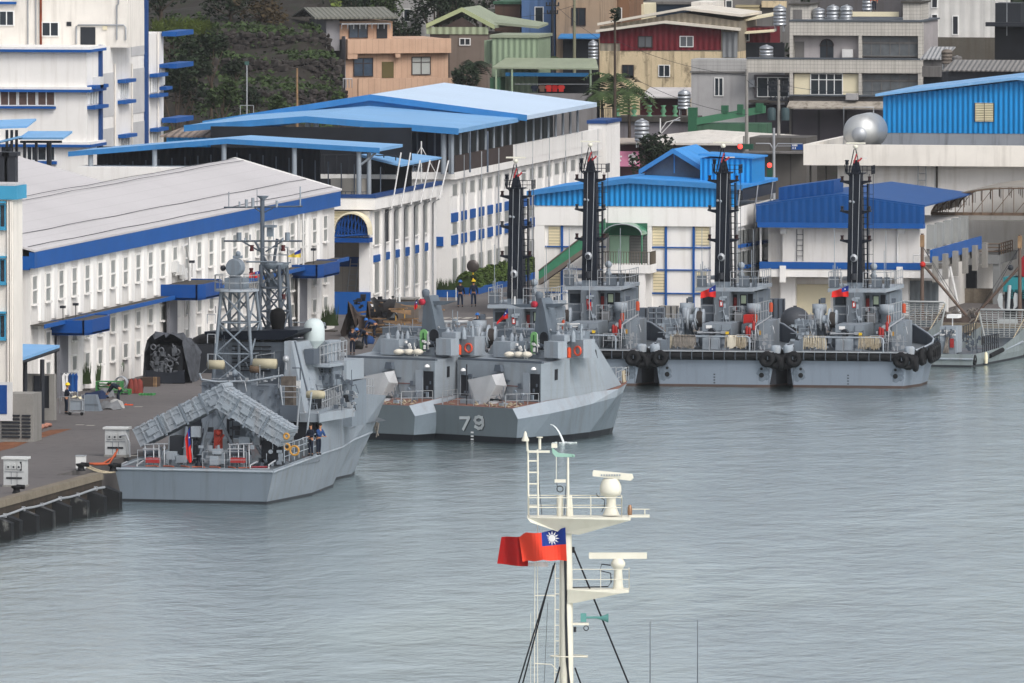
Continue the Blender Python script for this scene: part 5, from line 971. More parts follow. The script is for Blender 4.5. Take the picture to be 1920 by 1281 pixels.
for (px,py,r,y,lb,m_,n_) in T_: tree(px,py,r * 1.15,y,lb,m_,int(n_ * 1.6),name='tree' if r > 1.5 else 'shrub',cat='tree' if r > 1.5 else 'shrub')
mb = MB()
for k in range(900):
    px = random.uniform(283,392); y = random.uniform(1098,1118); a = U(px,random.uniform(42,64),y=y); b = (a[0] + random.uniform(-.6,.9),a[1] - random.uniform(.1,.5),a[2] + random.uniform(-.2,.7)); mb.add([a,(a[0] + .1,a[1],a[2]),b],[(0,1,2)])
tag(mk('tall_grass',mb,leafy),'tall arching grass on the slope behind the white block','grass',kind='stuff')
mb = MB()
def gc():
    y = random.choice((1082,1095,1108,1126,1140,1152,1170)) + random.uniform(-7,7); px = random.uniform(300,640); q = U(px,100,y=y); return (q[0],y,zt(q[0],y) + random.uniform(0,.5)) if sin(q[0] * .7 + y * .3) + random.uniform(-.8,.8) > -.2 else None
mb.blob(11000,.4,gc); tag(mk('ground_cover',mb,leafm),'low weeds and creepers over the terraced slope','ground cover',kind='stuff')
mb = MB()
def gd():
    x = random.uniform(-330,-160); y = random.uniform(1225,1300); return (x,y,zt(x,y) + random.uniform(0,2.2))
mb.blob(9000,1.1,gd); tag(mk('wood',mb,leafd),'dark wooded hilltop behind the houses','wood',kind='stuff')
# hedge by the quay
t = T('hedge','clipped green hedge in a long blue planter by the quay road','hedge',(0,0,0)); A_ = U(873,552,z=1.8); B_ = U(1001,517,z=1.8); L = math.dist(A_,B_); t.o.location = A_; d = ((B_[0] - A_[0]) / L,(B_[1] - A_[1]) / L)
t.o.rotation_euler = (0,0,math.atan2(d[1],d[0])); mb = MB(); mb.box(0,L,-.9,.9,0,.45); t.part('planter',mb,blue)
def hf():
    x = random.uniform(.1,L); a = random.uniform(0,pi); k = .75 + .12 * sin(x * 1.3); return (x,1.0 * k * cos(a),.4 + 1.35 * k * sin(a) * random.uniform(.75,1))
mb = MB(); mb.blob(7000,.26,hf); mb.box(.3,L - .3,-.5,.5,.3,1.1); t.part('foliage',mb,leafh)
def planter(px,py,w_,h_,label,mt=blue,n=260):
    a = U(px,py,z=1.8); t = T('planter',label,'planter',a,0,'planted tubs along the walls'); mb = MB(); mb.box(-w_,w_,-.4,.4,0,.5 if mt else .1); t.part('tub',mb,mt or concd); mb = MB()
    for k in range(n):
        x,y = random.uniform(-w_,w_),random.uniform(-.4,.4); mb.add([(x,y,.4),(x + .09,y,.4),(x + random.uniform(-.2,.2),y,.4 + h_ * random.uniform(.3,1))],[(0,1,2)])
    t.part('plants',mb,leafm)
planter(829,557,1.2,1.,'blue tub of spiky plants by the wide white pier'); planter(800,556,.5,.8,'small round bush tub beside the workshop corner',None)
for (px,py,lb) in ((152,732,'spiky plants at the wall right of the first doorway'),(170,726,'tall spiky plants behind the green pallets'),(249,702,'spiky plants left of the tarped engine'),(375,668,'spiky plants behind the lattice mast'),(395,665,'spiky plants right behind the lattice mast'),(617,622,'spiky plants beside the red cabinet')): planter(px,py,.5,1.5,lb,None,160)
# round mirror
t = T('traffic_mirror','round traffic mirror on a black and yellow post by the hedge','mirror',U(887,553,z=1.8)); h = t.p(887,499,y=0)[2]; mb = MB(); mb.tube([(0,0,0),(0,0,h)],.05,6); t.part('post',mb,darkm); mb = MB()
for k in range(3): mb.lathe([(.06,.9 + k * .5),(.06,1.15 + k * .5)],(0,0,0),6)
t.part('stripes',mb,yellow); mb = MB(); mb.lathe([(.01,-.12),(.3,-.1),(.42,-.04),(.44,0),(.01,.03)],(0,-.08,h),20,'y'); t.part('mirror',mb,M('dim mirror','#4a4442',.3,.2))
# =================================================================== SHIPS
def yaw_to(a,b): return math.atan2(-(b[0] - a[0]),b[1] - a[1])
def hull_parts(t,st,cols,names,deck=None,deckz=None):
    """st: list of (y, [(x, z) keel..deck]); cols: [(i0, i1, material)] bands of the section"""
    n = len(st[0][1])
    for (i0,i1,mt),nm in zip(cols,names):
        mb = MB(); m = i1 - i0 + 1; vs = []
        for y,sec in st:
            for x,z,*e in sec[i0:i1 + 1]: vs.append((x,y + (e[0] if e else 0),z))
        for y,sec in st:
            for x,z,*e in sec[i0:i1 + 1]: vs.append((-x,y + (e[0] if e else 0),z))
        K = len(st); fs = []
        for s_ in range(2):
            o = s_ * K * m
            for j in range(K - 1):
                for i in range(m - 1):
                    q = (o + j * m + i,o + (j + 1) * m + i,o + (j + 1) * m + i + 1,o + j * m + i + 1); fs.append(q if s_ == 0 else q[::-1])
        for i in range(m - 1): fs.append((i,i + 1,K * m + i + 1,K * m + i))
        mb.add(vs,fs); t.part(nm,mb,mt)
    if deck:
        mb = MB()
        for (y0,s0),(y1,s1) in zip(st,st[1:]):
            if y1 - y0 < .05: continue
            z0 = s0[-1][1] if deckz is None else deckz(y0); z1 = s1[-1][1] if deckz is None else deckz(y1)
            mb.quad((-s0[-1][0] + .03,y0,z0),(s0[-1][0] - .03,y0,z0),(s1[-1][0] - .03,y1,z1),(-s1[-1][0] + .03,y1,z1))
        t.part('deck',mb,deck)
def PB(t,name,x0,y0,x1,y1,y,dep,mat,parent=None,th0=0,mb=None,dz=0):
    a = t.p(x0,y0,y=y); b = t.p(x1,y1,y=y); m = mb or MB(); m.box(a[0],b[0],y,y + dep,b[2] - dz,a[2])
    return m if mb else t.part(name,m,mat,parent)
def PT(t,pts,y,r,mb,n=5): mb.tube([t.p(a,b,y=(y if len(c) == 0 else c[0])) for a,b,*c in pts],r,n); return mb
def greeble(t,x0,y0,x1,y1,y,n,mat,name='wall_fittings',sz=1.,seed=1):
    rs = random.Random(seed * 97 + n); mb = MB()
    for _ in range(n):
        c = t.p(rs.uniform(x0,x1),rs.uniform(y0,y1),y=y); k = rs.random(); a,b,d = (rs.uniform(.08,.3) * sz for _ in range(3))
        if k < .45: mb.box(c[0] - a / 2,c[0] + a / 2,y - d * .6,y - .004,c[2] - b / 2,c[2] + b / 2)
        elif k < .65: mb.tube([(c[0],y - .06,c[2] - b * 2.2),(c[0],y - .06,c[2] + b * 2.2)],.025 * sz,4)
        elif k < .8: mb.tube([(c[0] - a * 2,y - .05,c[2]),(c[0] + a * 2,y - .05,c[2])],.022 * sz,4)
        elif k < .9: mb.lathe([(a * .4,-.08),(a * .45,0)],(c[0],y - .01,c[2]),8,'y')
        else: mb.tube([(c[0],y - .05,c[2]),(c[0] + a,y - .15,c[2] + .1),(c[0] + a * 1.5,y - .06,c[2] - b * 2)],.03 * sz,4)
    return t.part(name,mb,mat)
def lattice(mb,base,top,z0,z1,r,nb,rb):
    """four legs from the base rectangle (x0,x1,y0,y1) to the top one"""
    def cn(k,i):
        q = [base[j] + (top[j] - base[j]) * k for j in range(4)]; return ((q[0],q[2]),(q[1],q[2]),(q[1],q[3]),(q[0],q[3]))[i % 4] + (z0 + (z1 - z0) * k,)
    for i in range(4): mb.tube([cn(0,i),cn(1,i)],r,6)
    for k in range(nb):
        a,b = k / nb,(k + 1) / nb
        for i in range(4): mb.tube([cn(a,i),cn(b,i + 1)],rb,4); mb.tube([cn(b,i),cn(b,i + 1)],rb,4)
        for i in (0,2): mb.tube([cn(a,i + 1),cn(b,i)],rb,4)
def flag(px0,py0,pts_,y,label,w_=1.5,h_=1.0,hang=False,mats=None,blue_frac=.5,big=False,yaw=0,pole=None,sun_=True,folds=3):
    """a cloth flag: grid of pixels rows given as top edge and bottom edge polylines"""
    t = T('flag',label,'flag',U(px0,py0,y=y),yaw); top,bot = pts_; n = len(top); m = 9; red_,blu = MB(),MB(); N = 16
    def pt(u,v):
        f = u * (n - 1); i = min(int(f),n - 2); k = f - i; a = [top[i][j] + (top[i + 1][j] - top[i][j]) * k for j in (0,1)]; b = [bot[i][j] + (bot[i + 1][j] - bot[i][j]) * k for j in (0,1)]
        return t.p(a[0] + (b[0] - a[0]) * v,a[1] + (b[1] - a[1]) * v,y=.12 * w_ * sin(u * folds * 3.1 + v * 1.2) * min(1,u * 4))
    for i in range(N):
        for j in range(m - 1):
            q = [pt(i / N,j / (m - 1)),pt((i + 1) / N,j / (m - 1)),pt((i + 1) / N,(j + 1) / (m - 1)),pt(i / N,(j + 1) / (m - 1))]
            (blu if (i < N * .5 and j < (m - 1) * .5) else red_).add(q,[(0,1,2,3)],True)
    M_ = mats or (fl_red,fl_blue); t.part('field',red_,M_[0]); c = t.part('canton',blu,M_[1])
    if big and sun_:
        mb = MB(); o = pt(.27,.26); d = -.16
        rr = .16 * w_ * .62
        for k in range(12): a = k * pi / 6; mb.add([(o[0] + .32 * cos(a),o[1] + d,o[2] + .32 * sin(a)),(o[0] + .17 * cos(a + .2),o[1] + d,o[2] + .17 * sin(a + .2)),(o[0] + .17 * cos(a - .2),o[1] + d,o[2] + .17 * sin(a - .2))],[(0,1,2)])
        mb.add([(o[0] + .15 * cos(k * pi / 12),o[1] + d - .005,o[2] + .15 * sin(k * pi / 12)) for k in range(24)],[tuple(range(24))]); t.part('white_sun',mb,fl_white,c)
    elif sun_:
        o = pt(.25,.25); mb = MB(); mb.sph((o[0],o[1] - .03,o[2]),.09 * h_,6,(1,.3,1)); t.part('white_sun',mb,fl_white,c)
    return t
# ------------------------------------------------------------------ large patrol ship, left
A0 = U(364,942,z=0); A1 = U(706,772,z=3.3); yw = yaw_to(A0,A1); LA = math.dist(A0[:2],A1[:2])
t = SA = T('patrol_ship','largest grey warship with two raised launcher arms, moored stern first at the left quay','warship',A0,yw)
raw = [(0,(500,941),(512,885),(512,880)),(.12,(540,929),(556,869),(556,864)),(.265,(585,914),(600,853),(600,848)),(.27,(585,914),(600,852),(597,770)),(.5,(624,898),(642,838),(642,752)),(.75,(648,885),(670,823),(672,738)),(.9,(656,879),(690,808),(700,741)),(.96,(660,876),(697,800),(707,748)),(1,(662,874),(700,792),(711,760))]
st = []
for f,w_,k,d in raw:
    y = f * LA; pw,pk,pd = (t.p(*q,y=y) for q in (w_,k,d)); mx = lambda v: max(v,.04)
    if f > .85: 
        s_ = (1 - f) / .15; pw = (s_ * .9,0,pw[2]); pk = (s_ * 1.6 + .03,0,pk[2]); pd = (s_ * 2.4 + .05,0,pd[2])
    e_ = -.13 * LA * max(0,(f - .5) / .5); st.append((y,[(mx(pw[0] * .55),-1.6,e_ * 1.2),(mx(pw[0]),0.0,e_),(mx(pw[0] * 1.003),.12,e_ * .97),(mx(pk[0]),pk[2],e_ * .3),(mx(pd[0]),max(pd[2],pk[2] + .05))]))
hull_parts(t,st,[(0,2,darkm),(2,4,grey)],['boot_topping','hull'],deckg,lambda y: st[0][1][-1][1] - .05 if y < .268 * LA else 3.0)
mb = MB(); mb.tube([(x,y + (e[0] if e else 0),z - .02) for y,s_ in st for x,z,*e in [s_[3]]],.07,5); mb.tube([(-x,y + (e[0] if e else 0),z - .02) for y,s_ in st for x,z,*e in [s_[3]]],.07,5); a = st[0][1][3]; mb.tube([(-a[0],-.02,a[1]),(a[0],-.02,a[1])],.08,5); t.part('rubbing_strake',mb,greyl)
dk = st[0][1][-1][1] - .05; yb = .27 * LA; hb = 4.0
mb = MB()
for f in (.42,.52,.62): y = f * LA; q = t.p(647 + (f - .42) * 160,782 - (f - .42) * 60,y=y); mb.lathe([(.09,0),(.09,.04)],(st[5][1][3][0] if f > 9 else t.p(620 + (f - .42) * 250,785,y=y)[0] + .35,y,q[2]),8,'x')
t.part('scuttle',mb,darkm)
a = st[0][1]; mb = MB(); mb.ext([(-a[2][0],-.02,a[2][1]),(a[2][0],-.02,a[2][1]),(a[3][0],-.02,a[3][1] - .08),(-a[3][0],-.02,a[3][1] - .08)],(0,.015,0)); t.part('transom',mb,M('darker transom grey','#66707a',.5,streak=.4,scol='#4f5254',var=.06))
# deckhouse stack
gp = M('warship panel grey','#6e7781',.55,streak=.25,scol='#5d564e',grid=[('x',1.9,.035,.35),('z',1.6,.03,.2)],var=.08)
PB(t,'deckhouse',378,716,470,870,yb,8,gp); PB(t,'deckhouse',470.3,722,533,870,yb + .1,8,gp)
a = t.p(592,792,y=yb + .3); b = t.p(540,872,y=yb + .3); mb = MB(); mb.box(b[0],a[0],yb + .35,yb + .5,b[2],a[2]); t.part('dark_passage',mb,dark)
PB(t,'deckhouse',533.5,775,600,792,yb + .2,6,greyl)
mb = MB(); a = t.p(566,850,y=yb); b = t.p(572,772,y=yb + 1); mb.ladder(a,b,(.75,0,0),.05,.3); t.part('ladder',mb,steel)
mb = MB(); PT(t,((556,812),(562,738)),yb - .8,.06,mb); PT(t,((573,835),(584,735)),yb - .8,.06,mb); t.part('davit_pole',mb,greyl)
PB(t,'upper_house',402,640,545,724,yb + 2.5,5,gp); 
a = [t.p(*q,y=yb + 2.2) for q in ((535,640),(556,642),(576,735),(560,735))]; mb = MB(); mb.ext(a,(0,4,0)); mb.ext([t.p(*q,y=yb + 1.2) for q in ((533,640),(546,640),(572,780),(533,780))],(0,.9,0)); t.part('sloped_plating',mb,greyl)
for k in range(7):
    mb = MB(); a = t.p(436,648 + k * 7.5,y=yb + 2.45); b = t.p(508,651.5 + k * 7.5,y=yb + 2.45); mb.box(a[0],b[0],yb + 2.35,yb + 2.49,b[2],a[2]); t.part('louvre',mb,darkm)
q = lambda px,py,y: t.p(px,py,y=y)
mb = MB(); y = yb + 2; a,b,c,d = q(383,622,y),q(558,619,y),q(530,637,y),q(424,637,y)
mb.ext([a,b,(b[0],y,b[2] - .15),c,d,(a[0],y,a[2] - .15)],(0,5,0)); t.part('funnel_platform',mb,blackp)
mb = MB(); mb.rail([(q(430,0,y)[0],y + 4.8,a[2]),(q(556,0,y)[0],y + 4.8,a[2])],.35,.04,1,1); t.part('platform_edge',mb,greyl)
c = q(521,620,y + 2); r = 14 / 33; mb = MB(); mb.lathe([(r * .8,-.1),(r * .85,.3),(r,.55),(r * 1.05,.9),(r * .8,1.15),(r * .3,1.25),(.02,1.27)],c,16); t.part('exhaust_stack',mb,M('sooty stack','#0c0c0e',.9))
c = q(589,650,y + 3); r = 19.5 / 33; mb = MB(); mb.lathe([(.15,-.9),(.16,-.1),(r * .95,.3),(r,.36),(r,.95),(r * .92,1.25),(r * .7,1.45),(r * .35,1.56),(.01,1.58)],c,20); t.part('radome',mb,radome)
# aft lattice mast with tracking radar
y = yb + 1; z0 = q(440,722,y)[2]; z1 = q(440,548,y)[2]; bx = [q(398,0,y)[0],q(474,0,y)[0]]; tx = [q(410,0,y)[0],q(458,0,y)[0]]; mb = MB(); lattice(mb,(bx[0],bx[1],y,y + 2.4),(tx[0],tx[1],y + .4,y + 1.9),z0,z1,.1,3,.06); mb.tube([((tx[0] + tx[1]) / 2,y + 1.2,z0),((tx[0] + tx[1]) / 2,y + 1.2,z1)],.09,6); ms = t.part('lattice_mast',mb,greym)
cx = (q(388,0,y)[0] + q(472,0,y)[0]) / 2; r = 41 / 33; mb = MB(); mb.lathe([(r,0),(r,.12),(.02,.13)],(cx,y + 1.2,z1),16); t.part('mast_platform',mb,greyl,ms)
mb = MB(); P8 = [(cx + r * cos(k * pi / 6),y + 1.2 + r * sin(k * pi / 6),z1 + .1) for k in range(13)]; mb.rail(P8,.8,.025,.7,2); t.part('platform_railing',mb,steel,ms)
mb = MB(); mb.box(cx - .55,cx + .55,y + .7,y + 1.7,z1 + .1,z1 + .75); mb.lathe([(.3,.7),(.3,1.05),(.2,1.2)],(cx - .1,y + 1.2,z1),12); rd = t.part('director_base',mb,greym,ms)
c = q(430,503,y); mb = MB(); mb.lathe([(.02,-.3),(.45,-.29),(.5,-.2),(.5,.25),(.3,.45),(.02,.5)],(c[0],y + 1,c[2]),20,'y',False); mb.sph((c[0] + .1,y + 1.2,c[2] + .75),.16,8); mb.box(c[0] - .15,c[0] + .3,y + 1,y + 1.4,c[2] + .5,c[2] + .65); t.part('tracking_radar',mb,greym)
mb = MB(); mb.sph((c[0] - .72,y + 1,c[2] - .05),.17,8); mb.tube([(c[0] - .7,y + 1,c[2] - .05),(c[0],y + 1,c[2] - .1)],.06,5); t.part('searchlight',mb,darkm)
mb = MB()
for k in range(3): mb.rail([(q(391,0,y)[0] - .05,y - .1,z0 + 1.2 + k * 1.1),(q(404,0,y)[0],y - .1,z0 + 1.2 + k * 1.1)],.5,.03,.5,1)
t.part('mast_steps',mb,steel,ms)
# main lattice mast
y = yb + 4.5; z0 = q(505,622,y)[2]; z1 = q(505,497,y)[2]; bx = [q(483,0,y)[0],q(528,0,y)[0]]; tx = [q(487,0,y)[0],q(521,0,y)[0]]; mb = MB(); lattice(mb,(bx[0],bx[1],y,y + 1.8),(tx[0],tx[1],y + .2,y + 1.4),z0 - 1.5,z1,.12,4,.06); ms = t.part('main_mast',mb,greyd)
mb = MB(); c = q(506,497,y); mb.lathe([(.6,-.25),(.85,0),(.85,.1),(.02,.12)],(c[0],y + .8,c[2]),8); PT(t,((462,491),(520,491)),y,.05,mb); PT(t,((530,495),(545,492),(545,487)),y,.04,mb); t.part('mast_platform',mb,greym,ms)
mb = MB(); mb.rail([(c[0] + .8 * cos(k * pi / 4),y + .8 + .8 * sin(k * pi / 4),c[2] + .1) for k in range(9)],.85,.025,.6,2); t.part('platform_railing',mb,steel,ms)
mb = MB(); PT(t,((492,497),(492,372)),y + .3,.13,mb,8); PT(t,((420,389),(567,387)),y + .3,.05,mb); PT(t,((478,390),(492,400),(512,390)),y + .3,.04,mb); PT(t,((420,452),(566,452)),y + .3,.055,mb); PT(t,((455,453),(485,470)),y + .3,.05,mb); PT(t,((528,453),(498,472)),y + .3,.05,mb); PT(t,((520,448),(513,497)),y + .8,.09,mb); PT(t,((478,452),(502,495)),y + .3,.07,mb); pl = t.part('topmast',mb,greyd,ms)
for (px,t0,b0,r) in ((429,360,389,.03),(449,378,389,.05),(462,374,389,.09),(474,371,389,.09),(482,355,389,.02),(519,376,389,.07),(563,350,388,.04),(448,436,452,.14),(460,446,452,.06),(539,436,452,.14),(530,446,452,.06),(513,415,450,.02),(469,440,452,.05)):
    mb = MB(); PT(t,((px,b0),(px,t0)),y + .3,r,mb,6); t.part('antenna',mb,greyl if r < .1 else greym,pl)
mb = MB(); c = q(493,372,y + .3); mb.lathe([(.08,-.5),(.09,-.1),(.32,.1),(.33,.14)],(c[0],y + .3,c[2]),12); PB(t,'',496,422,516,427,y + .1,.3,None,mb=mb); PB(t,'',500,427,508,444,y + .3,.4,None,mb=mb); t.part('navigation_radar',mb,greym,pl)
for (px,py) in ((472,465),(531,465),(471,508),(532,557),(532,510)):
    c = q(px,py,y + .2); mb = MB(); mb.lathe([(.12,-.18),(.13,-.1),(.09,0),(.13,.12),(.12,.16)],c,8); t.part('signal_lamp',mb,M('lamp dark red','#431c20',.5) if px != 532 or py != 510 else darkm,ms)
mb = MB(); PT(t,((506,562),(534,562)),y,.04,mb); PT(t,((528,575),(528,600),(537,600),(537,570)),y,.03,mb); PB(t,'',505,525,515,540,y + .3,.5,None,mb=mb); t.part('mast_fittings',mb,greyd,ms)
# bridge and clutter to the right
PB(t,'bridge',590,684,622,724,yb + 5,3,gp); PB(t,'bridge',597,640,618,684,yb + 5.5,2,greyl); PB(t,'bridge',550,686,570,790,yb + 3,2,greyd); PB(t,'bridge',571,683,618,689,yb + 4,3,greyl)
PB(t,'bridge',572,690,592,790,yb + 4.5,2,dark); PB(t,'bridge_wing',612,676,650,714,yb + 6.5,3,greyl)
a = q(617,682,yb + 6.4); b = q(634,708,yb + 6.4); mb = MB(); mb.box(a[0],b[0],yb + 6.4,yb + 6.49,b[2],a[2]); t.part('canvas_window',mb,M('khaki screen','#7d7a6a',.8))
PB(t,'bridge',592,714,660,800,yb + 7.5,2.5,greym); a = t.p(590,800,y=yb + 6); PB(t,'locker',604,742,634,775,yb + 6.6,.8,greyl); PB(t,'ready_box',570,655,588,684,yb + 2.9,1,greyd)
PB(t,'sign_board',554,714,563,728,yb + 1.1,.05,fl_white); mb = MB(); PT(t,((548,690),(563,690),(563,712)),yb + 1,.04,mb); PT(t,((553,640),(565,690),(577,736)),yb + .9,.05,mb); t.part('cable_conduit',mb,greyd)
for (px,py,m_) in ((536,673,steel),(440,700,greym)):
    c = q(px,py,yb + 1); mb = MB(); mb.sph(c,.2,10); mb.tube([c,(c[0],c[1],c[2] - .6)],.05,5); t.part('searchlight',mb,m_)
c = q(592,740,yb - .3); mb = MB(); mb.lathe([(.01,-.55),(.2,-.5),(.24,-.2),(.24,.2),(.2,.5),(.01,.55)],c,12,'x'); t.part('life_raft',mb,M('dull cream','#a39c86',.8))
mb = MB(); c = q(405,684,yb + .4); mb.lathe([(.01,-.5),(.26,-.45),(.26,.45),(.01,.5)],c,12,'x'); t.part('life_raft',mb,M('dull cream','#a39c86',.8))
mb = MB(); c = q(497,682,yb + .8); mb.lathe([(.01,-.7),(.28,-.65),(.28,.65),(.01,.7)],c,12,'x'); t.part('life_raft',mb,M('dull cream','#a39c86',.8)); mb = MB(); c = q(478,692,yb + .7); mb.lathe([(.01,-.3),(.22,-.25),(.22,.25),(.01,.3)],c,12,'x'); t.part('drum',mb,M('brown drum','#5a4a3c',.7))
mb = MB(); g = canvasb; PB(t,'',527,706,550,780,yb + .2,.5,None,mb=mb); t.part('canvas_bundle',mb,M('netting bundle','#5b544e',.9,var=.5,vs=3))
def prail(pts,y,r=.03,h=.9,mids=2,mat=steel,post=1.2,name='railing'):
    mb = MB(); mb.rail([t.p(a,b,y=(c[0] if c else y)) for a,b,*c in pts],h,r,post,mids); return t.part(name,mb,mat)
mb = MB(); PT(t,((374,700),(378,712),(405,716),(468,715),(531,704)),yb - .15,.07,mb); PT(t,((525,722),(530,762),(543,772)),yb - .1,.05,mb); PT(t,((516,782),(535,780),(549,774)),yb - .1,.07,mb); PT(t,((374,704),(390,690),(390,665)),yb,.03,mb); t.part('deck_edge_rail',mb,greyl)
prail(((480,697),(514,693),(514,690,yb + 3)),yb + .8,.025,.9); prail(((604,772),(640,758,yb + 6)),yb + 1.5,.03,1.1,post=.4); prail(((600,683),(650,672,yb + 8)),yb + 4,.03,1.,post=.6); prail(((528,755),(560,755)),yb,.03,.9,3)
prail(((640,752,LA * .5),(672,738,LA * .75),(700,740,LA * .9)),0,.03,.9,post=.8); prail(((533,868),(597,846,yb)),1.,.03,1.,3,greyl,1.)
# quarterdeck launchers
def arm(p0,p1,y,th,dep,name,label):
    """launcher box between two pixel points of its lower edge"""
    a = t.p(*p0,y=y); b = t.p(*p1,y=y); L = math.dist(a,b); ux,uz = (b[0] - a[0]) / L,(b[2] - a[2]) / L; nx,nz = -uz,ux
    if nz < 0: nx,nz = -nx,-nz
    P = lambda s_,n_,y_: (a[0] + ux * s_ + nx * n_,y_,a[2] + uz * s_ + nz * n_)
    def bx(mb,s0,s1,n0,n1,y0,y1): mb.ext([P(s0,n0,y0),P(s1,n0,y0),P(s1,n1,y0),P(s0,n1,y0)],(0,y1 - y0,0))
    mb = MB(); bx(mb,0,L,0,th,y,y + dep); f = t.part(name,mb,greyl,label=label); mb = MB(); n = 12
    for k in range(n + 1): s_ = L * k / n; bx(mb,max(0,s_ - .035),min(L,s_ + .035),-.02,th + .03,y - .06,y - .001); bx(mb,max(0,s_ - .03),min(L,s_ + .03),th + .001,th + .04,y,y + dep)
    for v in (0.02,th * .32,th * .68,th - .06): bx(mb,0,L,v,v + .05,y - .055,y - .002)
    t.part('rib',mb,greyl,f); mb = MB(); random.seed(3)
    for s_,v in ((.12,.3),(.42,.15),(.55,.5),(.8,.2)): bx(mb,L * s_,L * s_ + .5,th * v,th * v + .35,y - .12,y - .072)
    for k in range(14): bx(mb,L * k / 14 + .1,L * k / 14 + .3,th + .001,th + .08,y + .1,y + .35); bx(mb,L * k / 14 + .1,L * k / 14 + .3,th + .001,th + .08,y + dep * .5,y + dep * .5 + .25)
    t.part('box_fittings',mb,greyl,f)
    for s_ in (.28,.52,.74): mb = MB(); bx(mb,L * s_,L * s_ + .12,-.12,th + .1,y - .1,y - .055); t.part('strap',mb,greym,f)
    mb = MB()
    for k in range(4): bx(mb,L * (.99) if ux * 1 > 0 and p0[0] < 300 else -.06,L + .06 if p0[0] < 300 else .01,.05 + th * k / 4,th * (k + 1) / 4 - .03,y + .02,y + dep - .05)
    t.part('end_cap',mb,greyl,f)
arm((264,838),(432,752),3.6,1.05,1.5,'launcher_arm','launcher arm rising to the right'); arm((522,838),(402,764),2.2,1.15,1.7,'launcher_arm','launcher arm falling to the right')
mb = MB()
for (p0,p1) in (((425,770),(372,870)),((405,770),(450,868)),((470,800),(445,868)),((390,790),(372,868)),((440,765),(500,868)),((350,800),(345,868))):
    mb.tube([q(*p0,3.3),q(*p1,3.3)],.1,6)
PB(t,'',430,790,465,822,4,1,None,mb=mb); t.part('launcher_frame',mb,greym)
mb = MB(); PB(t,'',358,800,375,820,3.1,.5,None,mb=mb); PB(t,'',448,819,468,832,3.1,.4,None,mb=mb); PB(t,'',475,815,487,835,3.2,.4,None,mb=mb); t.part('electrical_box',mb,greyl)
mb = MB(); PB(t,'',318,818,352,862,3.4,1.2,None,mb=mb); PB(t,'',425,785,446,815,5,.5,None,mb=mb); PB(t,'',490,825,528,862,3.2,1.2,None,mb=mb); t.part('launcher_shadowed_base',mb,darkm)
mb = MB(); c = q(407,843,3); PB(t,'',401,806,413,842,3,.4,None,mb=mb); mb.sph(q(409,812,3),.18,8); mb.tube([q(400,845,3),q(420,815,3)],.06,5); t.part('red_loading_arm',mb,M('faded red','#8f3226',.6))
for x0 in (268,427):     # cable reels on frames
    y = 1.2; mb = MB()
    for dx in (4,20,30,40): PT(t,((x0 + dx,876),(x0 + dx,834),(x0 + dx - 3,832,y + .8)),y,.035,mb)
    PT(t,((x0 + 2,834),(x0 + 46,832)),y,.04,mb); PT(t,((x0,842),(x0 + 30,842)),y,.04,mb); f = t.part('reel_frame',mb,steel); mb = MB(); c = q(x0 + 18,848,y + .4); mb.lathe([(.3,-.45),(.3,-.4),(.2,-.38),(.2,.38),(.3,.4),(.3,.45)],c,12,'x'); t.part('reel',mb,greyd,f)
    mb = MB(); a = q(x0 + 6,866,y - .2); mb.box(a[0],a[0] + .75,y - .3,y + .1,a[2] - .05,a[2] + .22); t.part('red_tray',mb,M('red tray','#a03434',.6),f)
for x0,dx in ((222,35),(466,38)):
    mb = MB(); PT(t,((x0 + 2,884),(x0 + 4,872),(x0 + 16,866,.8)),.1,.05,mb); PT(t,((x0 + dx,884),(x0 + dx,872),(x0 + dx + 12,864,.8)),.1,.05,mb); PT(t,((x0 + 4,880),(x0 + dx,880)),.1,.06,mb); f = t.part('stern_roller_frame',mb,steel); mb = MB(); PT(t,((x0 + 6,876),(x0 + dx - 3,876)),.5,.06,mb); t.part('red_roller',mb,M('red roller','#8e3a42',.6),f)
mb = MB()
for (x,y0,y1,yy) in ((393,855,872,1),(405,850,870,1.5),(312,847,862,1.2),(330,855,868,1.3),(398,842,852,1.1)): PB(t,'',x,y0,x + 15,y1,yy,.5,None,mb=mb)
t.part('deck_locker',mb,greyl)
mb = MB(); c = q(372,870,.8); mb.lathe([(.2,0),(.22,.15),(.12,.3),(.12,.55),(.2,.6),(.18,.7)],(c[0],.8,dk),10); t.part('capstan',mb,blackp)
prail(((258,878),(300,878)),.3,.02,1.,2); prail(((380,878),(462,878)),.3,.02,.9,2)
mb = MB(); random.seed(5)
for k in range(26): x = random.uniform(-3.6,3.6); y = random.uniform(.8,yb - .6); s_ = random.uniform(.1,.3); mb.box(x,x + s_,y,y + s_,dk,dk + random.uniform(.1,.7))
t.part('deck_gear',mb,greym)
mb = MB()
for k in range(7): x = -3 + k * .9; mb.tube([(x,.5 + k % 3 * .4,dk + .05),(x + .5,.7,dk + .06),(x + .8,.3,dk + .05)],.05,4)
t.part('orange_hose',mb,M('faded orange hose','#a85a40',.8))
mb = MB()
for (px,py,rr) in ((552,845,.25),(538,838,.16),(537,818,.14)): mb.torus(q(px,py,1.5),rr,.06,'y')
t.part('yellow_fitting',mb,M('ochre fitting','#b08442',.6))
mb = MB(); mb.box(-2,-1.4,5,5.6,dk,dk + 1.9); mb.box(2.4,3.1,4.5,5.2,dk,dk + 1.5); PB(t,'',525,760,560,790,yb - .2,.15,None,mb=mb); t.part('vent_trunk',mb,greyd)
